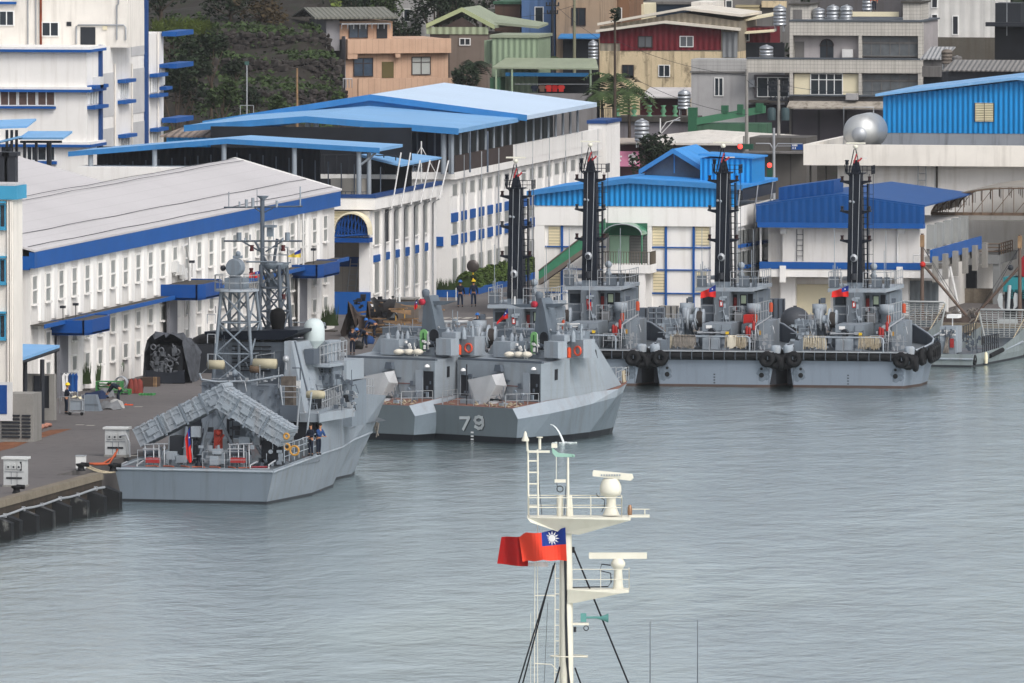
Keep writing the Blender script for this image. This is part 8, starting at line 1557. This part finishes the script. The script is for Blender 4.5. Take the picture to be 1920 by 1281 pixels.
person('man in navy overalls and yellow helmet walking beside the hedge',at(888,575),.1,M('navy overall','#232c40',.9),jeans,haty,pose='walk',group='people on the quay')
person('worker in dark overalls and yellow helmet standing at the wheeled cart',at(124,776),-1.2,navyc,navyc,haty,group='people on the quay',arm=((.24,.15,-.26),(.2,.35,-.34)),lean=.1)
person('worker in navy overalls bending over the grey tarps',at(222,757),1.4,M('dark green navy cloth','#1b2430',.9),navyc,None,pose='bend',group='people on the quay')
person('sailor in navy uniform and cap standing with hands together by the ship ropes',at(661,665),pi,navyc,navyc,blackc,group='people on the quay',arm=((.25,-.02,-.3),(.06,.18,-.34)))
person('worker in blue helmet crouched low beside the standing sailor',at(684,652),2.4,navyc,navyc,hatb,pose='bend',group='people on the quay')
person('worker in bright blue jacket left of the inner boat bow ropes',at(702,634),1.2,bluec,navyc,hatb,pose='bend',group='people on the quay')
person('worker in blue helmet behind the launcher house of the inner boat',at(895,640),pi,navyc,navyc,hatb,group='people on the quay')
_s = Fr(SA.loc,SA.yaw); dk_ = 1.7
def ondeck(px,py,y): q_ = SA.p(px,py,y=y); c,n = cos(SA.yaw),sin(SA.yaw); return (SA.loc[0] + q_[0] * c - q_[1] * n,SA.loc[1] + q_[0] * n + q_[1] * c,q_[2])
person('sailor in dark blue top leaning at the patrol ship side rail, looking down',ondeck(597,853,6.5),-2.2,bluec,navyc,None,group='sailors on the patrol ship',lean=.25,arm=((.22,.15,-.25),(.12,.35,-.3)))
person('sailor in dark clothes standing left of the one leaning on the rail',ondeck(583,855,6.3),2.6,navyc,navyc,None,group='sailors on the patrol ship',arm=((.24,.1,-.28),(.08,.25,-.3)))
a = U(1639,22,y=1154); person('person in orange top on the roof terrace at the top edge',a,pi,orange,navyc,None)
# =================================================================== THINGS ON THE QUAY
cabm = M('cabinet grey white','#b3b6b7',.5,streak=.25,scol='#6f6a62')
def cabinet(px0,px1,top,bot,label):
    a = at(px0,bot); b = U(px1,bot,y=a[1]); w_ = b[0] - a[0]; h = U(px0,top,y=a[1])[2] - 1.8
    t = T('electrical_cabinet',label,'cabinet',a,0,'shore power cabinets'); mb = MB(); mb.box(.05,w_ - .12,0,.75,0,h - .12); t.part('body',mb,cabm); mb = MB(); mb.box(-.05,w_,-.08,.85,h - .118,h); t.part('lid',mb,M('cabinet lid','#c4c6c5',.5)); mb = MB(); mb.box(0,w_ - .07,-.05,.8,-.05,.1); t.part('plinth',mb,conc)
    for k in range(3):
        x = .22 + (w_ - .5) * k / 2.9; mb = MB(); mb.box(x,x + .2,-.07,-.001,h * .6,h * .74); mb.lathe([(.1,-.06),(.1,-.001)],(x + .1,0,h * .74),10,'y'); s_ = t.part('socket_box',mb,cabm); mb = MB(); mb.lathe([(.055,-.005),(.06,0)],(x + .1,-.075,h * .67),10,'y'); t.part('socket',mb,darkm,s_)
        mb = MB(); mb.box(x - .02,x + .26,-.03,-.001,h * .27,h * .33); t.part('slot',mb,dark)
    mb = MB(); mb.box(.1,w_ - .2,-.02,-.001,h * .5,h * .515); 
    for k in (1,2): x = .15 + (w_ - .4) * k / 3; mb.box(x,x + .02,-.02,-.001,.15,h * .5)
    t.part('door_joint',mb,greyd); return t,w_,h
t,w_,h = cabinet(5,51,857,913,'pale electrical cabinet nearest the quay corner at the left edge'); mb = MB(); mb.box(w_ - .4,w_ - .3,-.03,-.001,h * .55,h * .85); t.part('vent_strip',mb,dark)
t,w_,h = cabinet(195,241,801,856,'pale electrical cabinet with a bent cable beside the launcher arm'); mb = MB(); mb.tube([(w_ * .7,-.1,h * .72),(w_ * .95,-.2,h * .74),(w_ + .1,-.2,h * .5),(w_ + .12,-.2,0)],.05,5); t.part('cable',mb,steel)
def small(name,label,cat,px,py,fn,mat,group=None,yaw=0,z=1.8):
    mb = MB(); fn(mb); return one(name,label,cat,mb,mat,at(px,py,z),yaw,group)
t = T('junction_box','small white junction box on the quay edge','box',at(142,881)); mb = MB(); mb.box(0,.5,0,.4,.08,.75); t.part('body',mb,postw); mb = MB(); mb.box(-.03,.53,-.03,.43,.75,.79); mb.box(.05,.1,.02,.38,0,.08); mb.box(.4,.45,.02,.38,0,.08); t.part('lid_and_feet',mb,steel)
for px,py,lb in ((152,883,'black mooring bollard in front of the white junction box'),(31,925,'black mooring bollard below the left cabinet'),(212,884,'black bollard at the stern corner of the patrol ship')):
    small('bollard',lb,'bollard',px,py,lambda mb: (mb.lathe([(.26,0),(.2,.1),(.17,.22),(.3,.32),(.28,.4),(.02,.43)],(0,0,0),14),mb.tube([(0,0,.36),(.45,0,.33)],.12,8)),black,'quay bollards')
mb = MB(); a = SA.p(218,884,y=.1); W2 = ondeck(222,884,.2); b = at(152,880); b = (b[0],b[1],2.1); mid = [tuple(b[j] + (W2[j] - b[j]) * k / 8 - (.25 * sin(pi * k / 8) if j == 2 else 0) for j in range(3)) for k in range(9)]; mb.tube(mid,.05,5); mb.tube([(p_[0] + .05,p_[1] + .3,p_[2] + .04) for p_ in mid],.045,5); one('mooring_rope','doubled mooring rope from the quay bollard to the patrol ship stern','rope',mb,rope)
mb = MB(); b = at(186,872); mb.tube([(b[0] - .6,b[1],1.86),(b[0] + .3,b[1] - .3,1.9),(b[0] + .9,b[1],2.3),(b[0] + 1.0,b[1] + .1,2.7)],.07,5); mb.tube([(b[0] - .2,b[1] - .5,1.86),(b[0] + .7,b[1] - .6,1.9),(b[0] + 1.,b[1] - .3,2.5)],.07,5); one('hose','orange hose rising from the quay to the ship stern','hose',mb,M('orange hose','#b3583a',.7))
# V shaped rubber fenders on the quay wall
for i,(px,py) in enumerate(((-6,940),(10,940),(42,930),(72,925),(103,915),(137,908),(169,900),(198,894))):
    y = U(px,py,x=QX + .1)[1]; mb = MB(); mb.add([(QX + .05,y - .55,-1),(QX + .05,y + .55,-1),(QX + .95,y + .35,-1),(QX + .95,y - .35,-1),(QX + .05,y - .55,1.2),(QX + .05,y + .55,1.2),(QX + .95,y + .35,.85),(QX + .95,y - .35,.85)],[(3,2,1,0),(4,5,6,7),(0,1,5,4),(1,2,6,5),(2,3,7,6),(3,0,4,7)])
    one('quay_fender',['first black rubber fender on the quay wall, cut by the left edge','second black rubber fender on the quay wall from the left edge','third black rubber fender, left of the cabinet shadow','fourth black rubber fender, below the quay bollard','fifth black rubber fender from the left edge','sixth black rubber fender with white stains','seventh black rubber fender, two before the ship','last black rubber fender beside the patrol ship transom'][i],'fender',mb,M('stained black rubber','#0e1013',.6,var=.3,spots=.3,scol='#9a9a96'),group='rubber fenders on the quay wall')
mb = MB(); P = [(QX + .2,699 + k * 2.2,1.25 - .1 * abs(sin(k * .8))) for k in range(18)]; mb.tube(P,.07,6); 
for k in range(0,18,2): mb.box(QX + .12,QX + .3,P[k][1] - .06,P[k][1] + .06,P[k][2] - .12,P[k][2] + .12)
one('service_pipe','pale service pipe sagging along the quay wall','pipe',mb,steel)
# engine under tarpaulin
t = T('covered_engine','large engine half covered by dark tarpaulin before the warehouse wall','engine',at(272,719)); q = lambda px,py,y=0: t.p(px,py,y=y); W_ = q(345,700)[0]; H_e = q(310,632)[2]; mb = MB(); random.seed(21)
def tarp(mb,pts,segs=10,jit=.12):
    n = len(pts[0]); vs = [tuple(c + random.uniform(-jit,jit) for c in p_) for row in pts for p_ in row]; mb.add(vs,[(r_ * n + i,r_ * n + i + 1,(r_ + 1) * n + i + 1,(r_ + 1) * n + i) for r_ in range(len(pts) - 1) for i in range(n - 1)],True)
rows = []
for j in range(9):
    y = .35 + j * .55; k_ = 1 - .25 * (j / 8) ** 2 + .08 * sin(j * 1.7); rows.append([(W_ / 2 + (W_ / 2 + .12) * cos(pi - pi * i / 14) * (1 if abs(cos(pi * i / 14)) > .0 else 1),y,max(0,H_e * k_ * min(1,1.15 * sin(pi * i / 14) ** .45))) for i in range(15)])
tarp(mb,rows,jit=.2); t.part('tarpaulin',mb,M('dark tarpaulin','#494c52',.85,var=.5,vs=2)); mb = MB(); mb.box(.2,W_ - .2,.5,4,0,H_e * .8); t.part('engine_block',mb,M('engine dark','#1b1d21',.6,var=.6,vs=2)); mb = MB()
for k in range(46):
    x,z = random.uniform(.25,W_ - .3),random.uniform(.5,H_e * .82); r = random.uniform(.06,.16)
    (mb.torus((x,.32,z),r * 1.4,r * .45,'y',10,5) if k % 3 == 0 else mb.tube([(x,.35,z),(x + random.uniform(-.3,.3),.25,z + random.uniform(-.3,.3)),(x + random.uniform(-.3,.4),.35,z + random.uniform(-.4,.4))],r * .6,6) if k % 3 == 1 else mb.box(x,x + r * 2,.15,.5,z,z + r * 2))
t.part('pipework',mb,M('engine grey metal','#5d6167',.5,.3,var=.5,vs=3)); mb = MB(); tarp(mb,[[(W_ * i / 8,-.1 + .25 * (1 - j / 2),.75 - .35 * j + .08 * sin(i)) for i in range(9)] for j in range(3)],jit=.05); mb.box(0,W_,.1,.3,0,.55); t.part('lower_sheet',mb,M('black sheet','#1a1e26',.8))
t = T('covered_load','grey tarpaulin covered load just right of the engine','load',at(346,700)); mb = MB(); rows = [[(1.5 + 1.5 * cos(pi - pi * i / 10),.2 + j * .5,2.5 * sin(pi * i / 10) ** .5 * (1 - .1 * j)) for i in range(11)] for j in range(5)]; tarp(mb,rows,jit=.16); t.part('tarpaulin',mb,M('pale grey tarpaulin','#6f7074',.85,var=.4,vs=2)); mb = MB(); mb.box(.3,2.7,.5,2,0,1.8); t.part('load',mb,darkm)
# stores beside the wall
def pallets(px,py,n,label,mat,w_=1.2):
    t = T('pallet_stack',label,'pallets',at(px,py),.1); 
    for k in range(n):
        mb = MB(); z = k * .16
        for i in range(5): mb.box(0,w_,i * .24,i * .24 + .16,z + .11,z + .14)
        for i in range(3): mb.box(i * (w_ - .1) / 2,i * (w_ - .1) / 2 + .1,0,1.1,z,z + .109)
        t.part('pallet',mb,mat)
green = M('green plastic','#3f8048',.5)
pallets(179,735,4,'stack of green plastic pallets behind the bending worker',green,1.6); pallets(206,740,2,'low pair of green pallets right behind the bending worker',green); 
t = T('net_roll','roll of pale netting lying on the pallets','net',(*at(203,714)[:2],2.35)); mb = MB(); mb.lathe([(.02,-1.),(.3,-.95),(.34,0),(.3,.95),(.02,1.)],(0,0,.3),14,'x'); t.part('roll',mb,M('green grey net','#6c7568',.9,var=.4,vs=4)); mb = MB(); [mb.torus((.5 + .18 * (k % 3),-.3,.3 - .12 * (k // 3)),.12,.025,'y',10,4) for k in range(9)]; t.part('mesh_rings',mb,fl_white)
small('wire_coil','grey wire coil standing beside the red sacks','coil',226,731,lambda mb: [mb.torus((0,k * .08,.42),.36,.04,'y',18,5) for k in range(6)],steel)
for i,(px,lb) in enumerate(((246,'left red sack in the row before the wall'),(254,'middle red sack in the row before the wall'),(261,'brown red sack at the right of the row'))): small('sack',lb,'sack',px,738,lambda mb: tarp(mb,[[(.22 * cos(a * pi / 4) * k,.2 * sin(a * pi / 4) * k,z) for a in range(9)] for z,k in ((0,1),(.4,1.15),(.75,.8),(.9,.15))],jit=.03),M('red sack','#7a3a34',.9,var=.3),'red sacks')
small('pallet','green pallet under the red sacks at its right end','pallet',262,741,lambda mb: [mb.box(k * .2,k * .2 + .12,-.3,.3,0,.12) for k in range(5)],green)
t = T('crate','brown wooden crate left of the covered engine','crate',at(263,725)); mb = MB(); mb.box(0,1.05,0,.9,0,.55); t.part('box',mb,M('dark brown sheet','#463830',.8)); mb = MB(); [mb.box(.82 + .13 * k,.9 + .13 * k,-.04,-.001,0,.6) for k in range(2)]; mb.box(.8,1.05,-.05,-.041,.1,.2); t.part('slat',mb,wood)
t = T('steel_box','sloping grey steel box on the quay left of the tarps','box',at(157,771)); mb = MB(); mb.add([(0,0,0),(.95,0,0),(.95,.8,0),(0,.8,0),(.05,0.05,.95),(.7,.05,.95),(.7,.7,.95),(.05,.7,.95)],[(3,2,1,0),(4,5,6,7),(0,1,5,4),(1,2,6,5),(2,3,7,6),(3,0,4,7)]); t.part('casing',mb,greym); mb = MB(); mb.box(-.03,.99,-.03,.83,0,.05); mb.box(.02,.9,-.02,-.001,.4,.43); t.part('flange',mb,grey)
for i,(px,py,w_,m_,lb) in enumerate(((186,768,1.4,canvas,'crumpled dark grey tarpaulin heap beside the steel box'),(206,766,1.,canvasl,'pale crumpled sheet at the feet of the bending worker'),(185,745,1.1,canvas,'grey tarpaulin bundle in front of the pallets'),(160,748,1.5,M('navy sheet','#1d2b48',.9),'navy sheet bundle behind the cart'))):
    small('tarpaulin',lb,'tarpaulin',px,py,lambda mb: tarp(mb,[[(x * w_ / 5 - .2,y * .28,(.42 if 0 < x < 5 and 0 < y < 4 else 0)) for x in range(6)] for y in range(5)],jit=.12),m_)
small('red_board','small orange board lying right of the pale sheet','board',233,760,lambda mb: (mb.box(0,.5,0,.2,0,.06),mb.box(.05,.1,.02,.18,.06,.1)),orange)
t = T('trolley','tall grey wheeled trolley beside the yellow helmeted worker','trolley',at(131,779)); mb = MB()
for x in (0,.72):
    for y in (0,.6): mb.tube([(x,y,.12),(x,y,1.25)],.025,4)
for z in (.2,.9): mb.tube([(0,0,z),(.72,0,z),(.72,.6,z),(0,.6,z),(0,0,z)],.02,4)
mb.tube([(-.6,0,.12),(-.6,0,1.1),(0,0,1.1)],.02,4); t.part('frame',mb,steel)
for x in (0,.72): mb = MB(); mb.lathe([(.1,-.03),(.1,.03)],(x,0,.1),10,'y'); t.part('wheel',mb,black)
mb = MB(); mb.box(.02,.7,.05,.55,.3,.85); t.part('bin',mb,greyl); mb = MB(); tarp(mb,[[(.05 + x * .15,.05 + y * .15,1.0 + .1 * (x % 2)) for x in range(5)] for y in range(4)],jit=.06); t.part('rags',mb,cream)
t = T('clothes_rack','rack of blue and white work coats against the wall','rack',at(115,752)); mb = MB(); mb.tube([(0,0,0),(0,0,1.7),(1,0,1.7),(1,0,0)],.03,5); t.part('frame',mb,steel)
for k in range(5): mb = MB(); x = .1 + k * .18; mb.ext([(x,-.1,.6),(x + .16,-.1,.55),(x + .2,-.1,1.5),(x + .1,-.1,1.68),(x - .04,-.1,1.5)],(0,.16,0)); t.part('coat',mb,(fl_white,fl_white,bluec,blue,blue2)[k])
t = T('traffic_cone','faded orange traffic cone at the corner of the guard hut','cone',at(71,801)); mb = MB(); mb.lathe([(.17,0),(.05,.62),(.01,.65)],(0,0,.03),12); t.part('cone',mb,M('faded orange','#c07a5e',.7)); mb = MB(); mb.box(-.22,.22,-.22,.22,0,.03); t.part('foot',mb,black); mb = MB(); mb.lathe([(.125,0),(.09,.15)],(0,0,.25),12); t.part('band',mb,fl_white)
mb = MB(); random.seed(4); a,b = at(2,822),at(98,800)
P = [tuple(a[j] + (b[j] - a[j]) * k / 24 + (random.uniform(-.15,.15) if j < 2 else random.uniform(.1,.2)) for j in range(3)) for k in range(25)]; mb.tube(P,.2,7,.1); one('fire_hose','bulky pinkish orange boom hose lying along the guard hut','hose',mb,M('pinkish orange boom','#b57f6c',.85,var=.4,vs=2.5,fine=.3))
mb = MB(); a = at(0,842); pts = [at(x,y,1.806) for x,y in ((-10,832),(40,822),(95,806),(135,804),(110,812),(60,826),(25,840),(-10,848))]; mb.add(pts,[tuple(range(len(pts)))]); one('mat','rusty brown stained mat lying on the quay before the hose','mat',mb,M('rusty brown mat','#6b4430',.95,var=.5,vs=1.5,fine=.4)) if False else struct('stained_ground',mb,M('rusty brown stain','#7a5038',.95,var=.5,vs=1.2,fine=.4))
mb = MB()
for k in range(6): a = at(822 + k * 21,598 - k * .2,1.804); mb.quad((a[0],a[1],1.804),(a[0] + .5,a[1],1.804),(a[0] + .5,a[1] + 2,1.804),(a[0],a[1] + 2,1.804))
for px,py in ((250,763),(240,855),(160,798),(140,797)): a = at(px,py,1.804); mb.quad((a[0],a[1],1.804),(a[0] + .5,a[1],1.804),(a[0] + .5,a[1] + .5,1.804),(a[0],a[1] + .5,1.804))
struct('road_marking',mb,M('worn white marking','#a9a49c',.9,var=.3))
# scrap heap and stores beyond the patrol ship
t = T('scrap_heap','heap of scrap and planks under dark tarps beyond the patrol ship','heap',at(640,632)); q = lambda px,py,y=0: t.p(px,py,y=y); random.seed(9); mb = MB(); W_ = q(705,600)[0]; tarp(mb,[[(W_ * i / 9,j * .8 + .3,(1.9 + .5 * sin(i)) * min(1,sin(pi * (i + .4) / 9.8) * 1.8) * (1 - .12 * j) + (0 if j else -1.6 * (random.random() > .3))) for i in range(10)] for j in range(6)],jit=.2); t.part('brown_tarpaulin',mb,canvasb)
mb = MB()
for k in range(60): x,y,z = random.uniform(.5,W_ + 3.2),random.uniform(-.3,3),random.uniform(.1,2.3 if k < 26 else .5); a = random.uniform(-.5,.5); mb.ext([(x,y,z),(x + 1.3 * cos(a),y + 1.3 * sin(a),z + random.uniform(-.3,.3)),(x + 1.3 * cos(a),y + 1.3 * sin(a),z + .1),(x,y,z + .1)],(.0,.12,0))
t.part('planks',mb,wood); mb = MB()
for k in range(40): x,y,z = random.uniform(.3,W_ + .6),random.uniform(.1,2.6),random.uniform(.3,2.5); s_ = random.uniform(.1,.4); mb.box(x,x + s_,y,y + s_,z,z + s_ * .8)
t.part('scrap',mb,M('dark scrap','#24262b',.7,var=.7,vs=2)); mb = MB(); tarp(mb,[[(W_ - .3 + i * .3,j * .4,2.4 - .3 * j + .2 * sin(i * 2)) for i in range(6)] for j in range(5)],jit=.15); t.part('grey_sheet',mb,canvas)
t = T('storage_bin','tall grey corrugated storage bin behind the scrap heap','bin',at(700,608)); q = lambda px,py,y=0: t.p(px,py,y=y); mb = MB(); mb.box(0,q(731,0)[0],0,1.6,0,q(715,566)[2]); t.part('body',mb,M('grey green bin','#4f5558',.7,rib=('xy',.5,.03),streak=.4)); mb = MB(); mb.box(-.05,q(731,0)[0] + .05,-.05,1.65,q(715,566)[2],q(715,566)[2] + .1); t.part('rim',mb,darkm)
t = T('concrete_block','brown stained block wall left of the quay road','block',at(737,604)); q = lambda px,py,y=0: t.p(px,py,y=y); mb = MB(); mb.box(0,q(776,0)[0],0,1.6,0,q(750,562)[2]); t.part('body',mb,M('brown stained block','#6d645c',.9,streak=.6,fine=.3)); mb = MB(); mb.box(-.08,q(776,0)[0] + .08,-.08,1.68,q(750,562)[2],q(750,562)[2] + .1); t.part('cap',mb,conc)
t = T('fire_cabinet','red cabinet standing at the far warehouse doorway','cabinet',at(571,620)); h = t.p(571,587,y=0)[2]; mb = MB(); mb.box(0,.45,0,.4,0,h); t.part('body',mb,red); mb = MB(); mb.box(.05,.4,-.03,-.001,.1,h - .1); t.part('door',mb,M('deep red door','#8e201c',.5))
t = T('yellow_frame','thin yellow pipe frame between planks and road','frame',at(742,615)); mb = MB(); mb.tube([(0,0,0),(0,0,1.1),(.1,0,1.25),(.5,0,1.25),(.6,0,1.1),(.6,0,0)],.04,5); t.part('pipe',mb,M('ochre pipe','#b28a3c',.6)); mb = MB(); mb.box(-.1,.1,-.1,.1,0,.04); t.part('foot',mb,darkm)
random.seed(31)
for i,(px,py,m_,lb) in enumerate(((642,648,canvas,'grey kit bag beside the standing sailor'),(672,655,blackc,'black kit bag between sailor and crouching worker'),(692,645,bluec,'blue kit bag right of the crouching worker'),(648,628,canvasb,'brown sack at the foot of the scrap heap'),(712,625,bluec,'blue sack in front of the storage bin'))): small('kit_bag',lb,'bag',px,py,lambda mb: (tarp(mb,[[(.3 * cos(a * pi / 4) * k,.25 * sin(a * pi / 4) * k,z) for a in range(9)] for z,k in ((0,1),(.25,1.15),(.45,.8),(.55,.15))],jit=.04)),m_)
for i,(px,py,w_,h_,m_,lb) in enumerate(((1262,600,1.8,.8,greym,'low grey gear crate on the quay between the tugs, left one'),(1235,605,1.2,1.1,conc,'pale crate on the quay left of the gear crate'),(1440,600,1.,1.4,greyd,'dark machine crate behind the middle tug stern'),(1458,612,1.6,.5,steel,'low steel crate left of the dark round float'),(1195,612,1.6,1.2,greyd,'dark crate on the quay behind the half hidden tug'))):
    t = T('crate',lb,'crate',(*U(px,py,z=1.8)[:2],1.8)); t.o.location[1] = max(t.o.location[1],896); mb = MB(); mb.box(0,w_,0,1,.1,h_); t.part('box',mb,m_); mb = MB(); [mb.box(w_ * k / 3,w_ * k / 3 + .08,-.03,-.001,.1,h_) for k in range(4)]; mb.box(0,w_,0,1,0,.09); t.part('batten',mb,darkm)
t = T('boarding_frame','grey tubular railing frame with net panel on the quay before the white building','railing',(*U(1215,612,z=1.8)[:2],1.8)); t.o.location[1] = 897; t.loc = tuple(t.o.location); a = t.p(1215,585,y=0); b = t.p(1246,585,y=0); mb = MB(); mb.rail([(a[0],0,0),(b[0],0,0)],a[2] + .3,.05,.5,4); t.part('frame',mb,grey); mb = MB(); mb.box(a[0] + .5,b[0] - .2,.03,.07,a[2] - .3,a[2] + .2); t.part('net_panel',mb,greyd)
# dim gear filling the alley between the two gabled buildings
t = T('machinery_stack','dim stacked machinery in the alley between the blue gabled buildings','machinery',(*U(1425,585,z=1.8)[:2],1.8)); mb = MB(); random.seed(8)
for k in range(70): x,y,z = random.uniform(-.3,2.0),random.uniform(1,4),random.uniform(0,3.2); s_ = random.uniform(.15,.5); mb.box(x,x + s_,y,y + s_,z,z + s_)
t.part('parts',mb,M('dim machinery','#3c4147',.6,var=.6,vs=2)); mb = MB(); mb.tube([(0,.9,0),(.2,.9,3.2)],.06,5); mb.tube([(1.6,.9,0),(1.3,.9,3.3)],.06,5); mb.tube([(0,.9,1.5),(1.8,.9,1.9)],.05,5); t.part('frame',mb,greyd)
# derricks, anchor and crane at the right
brn = M('brown derrick steel','#5f5048',.7,streak=.4)
def derrick(px,top,bot,boom,label):
    a = U(px,bot,z=1.8); a = U(px,bot,y=907.5); a = (a[0],907.5,1.8); t = T('derrick',label,'derrick',a); z = t.p(px,top,y=0)[2]; mb = MB(); mb.tube([(0,0,-.5),(0,0,z)],.15,8,.1); t.part('mast',mb,brn); mb = MB(); mb.box(-.13,.13,-.13,.13,z - .9,z - .1); t.part('timber_head',mb,wood); p0 = t.p(boom[0],boom[1],y=0); p1 = t.p(boom[2],boom[3],y=0); mb = MB(); mb.tube([p0,p1],.1,6); t.part('boom',mb,brn); mb = MB(); mb.tube([(0,0,z - .8),t.p((boom[0] + boom[2] * 2) / 3,(boom[1] + boom[3] * 2) / 3,y=0)],.02,4); mb.tube([(0,0,z - .8),p1],.02,4); t.part('guy_wire',mb,darkm); return t
t = derrick(1729,438,600,(1731,496,1812,592),'brown derrick with boom falling to the right before the blue banded building'); mb = MB(); mb.sph(t.p(1730,496,y=-.1),.2,8); t.part('red_block',mb,red)
t = derrick(1912,440,600,(1912,500,1830,590),'brown derrick at the right edge with boom falling to the left'); mb = MB(); mb.sph(t.p(1895,502,y=-.1),.2,8); t.part('block',mb,darkm)
t = T('pipe_leg','white slanted pipe leg beside the corner post of the blue banded building','pipe',(*U(1798,595,z=1.8)[:2],1.8)); a = t.p(1781,500,y=0); b = t.p(1800,590,y=0); mb = MB(); mb.tube([a,b],.09,6); t.part('pipe',mb,postw); mb = MB(); mb.lathe([(.18,0),(.18,.06)],(b[0],b[1],b[2] - .1),8); t.part('flange',mb,steel)
t = T('crane_truck','teal crane body with red drum at the right edge of the quay','crane',(*U(1878,590,z=1.8)[:2],1.8)); t.o.location[1] = 909; t.loc = tuple(t.o.location); q = lambda px,py,y=0: t.p(px,py,y=y); tealb = M('teal machine paint','#2f8088',.5,var=.1); mb = MB(); a,b = q(1881,520),q(1960,548); mb.box(a[0],b[0],0,2.4,b[2],a[2]); mb.box(q(1897,0)[0],b[0],.2,2.2,a[2],q(0,512)[2]); t.part('body',mb,tealb); mb = MB(); [mb.box(q(1890,0)[0] + k * .5,q(1890,0)[0] + k * .5 + .4,-.03,-.001,q(0,543)[2],q(0,526)[2]) for k in range(4)]; t.part('grille',mb,M('dark teal grille','#1d5258',.6,rib=('z',.15,.03)))
mb = MB(); mb.box(q(1884,0)[0],b[0],.2,2.2,.55,b[2] - .003); t.part('chassis',mb,darkm); mb = MB(); mb.lathe([(.9,-.2),(.9,.2),(.3,.25)],q(1935,500,.5),20,'y'); t.part('red_drum',mb,M('drum red','#8c1f28',.5))
for px in (1895,1925): mb = MB(); mb.lathe([(.5,-.15),(.5,.15)],(q(px,0)[0],.1,.5),16,'y'); t.part('wheel',mb,black)
t = T('anchor','pale grey ship anchor standing on the quay behind the grid ramp','anchor',(*U(1888,588,z=1.8)[:2],1.8)); t.o.location[1] = 907.6; t.loc = tuple(t.o.location); q = lambda px,py,y=0: t.p(px,py,y=y); anm = M('pale anchor paint','#a9aeb0',.6); mb = MB(); mb.tube([q(1890,583),q(1893,535)],.12,8); mb.box(q(1872,0)[0],q(1910,0)[0],-.25,.25,q(0,588)[2],q(0,580)[2]); t.part('shank',mb,anm)
for s_ in (-1,1):
    c = 1890 + s_ * 5; P = [(c + s_ * 4,582),(c + s_ * 12,575),(c + s_ * 15,562),(c + s_ * 12,551),(c + s_ * 7,549),(c + s_ * 5,560),(c + s_ * 6,573)]; mb = MB(); mb.ext([q(*p_,-.1) for p_ in P],(0,.22,0)); t.part('fluke',mb,anm)
t = T('net_heap','heap of brown nets and ropes on the quay behind the grid ramps','net',(U(1700,612,y=908)[0],908,1.8)); mb = MB(); random.seed(13)
for k in range(90): x = random.uniform(0,5.3); a = random.uniform(0,6.3); z = random.uniform(0,.8) ; mb.tube([(x,random.uniform(0,2),z),(x + .4 * cos(a),1 + .5 * sin(a),z + random.uniform(0,.35)),(x + .7 * cos(a + .6),1,max(0,z - .1))],.04,4)
t.part('ropes',mb,ropeg); mb = MB(); tarp(mb,[[(i * .6,j * .5,.55 * sin(pi * i / 9) * (1 if 0 < j < 4 else .1)) for i in range(10)] for j in range(5)],jit=.12); t.part('net',mb,canvasb)

# =================================================================== HAZE
mb = MB(); mb.box(-880,600,-60,1480,-5,62); hz = mk('haze',mb,bpy.data.materials.new('thin harbour haze')); hz['kind'] = 'stuff'; hz['label'] = 'thin pale haze over the harbour'
m = hz.data.materials[0]; m.use_nodes = True; N = m.node_tree.nodes; N.remove(N['Principled BSDF']); v = N.new('ShaderNodeVolumePrincipled'); v.inputs['Color'].default_value = (.9,.93,.96,1); v.inputs['Density'].default_value = .000035; v.inputs['Anisotropy'].default_value = .2
m.node_tree.links.new(v.outputs[0],N['Material Output'].inputs['Volume'])
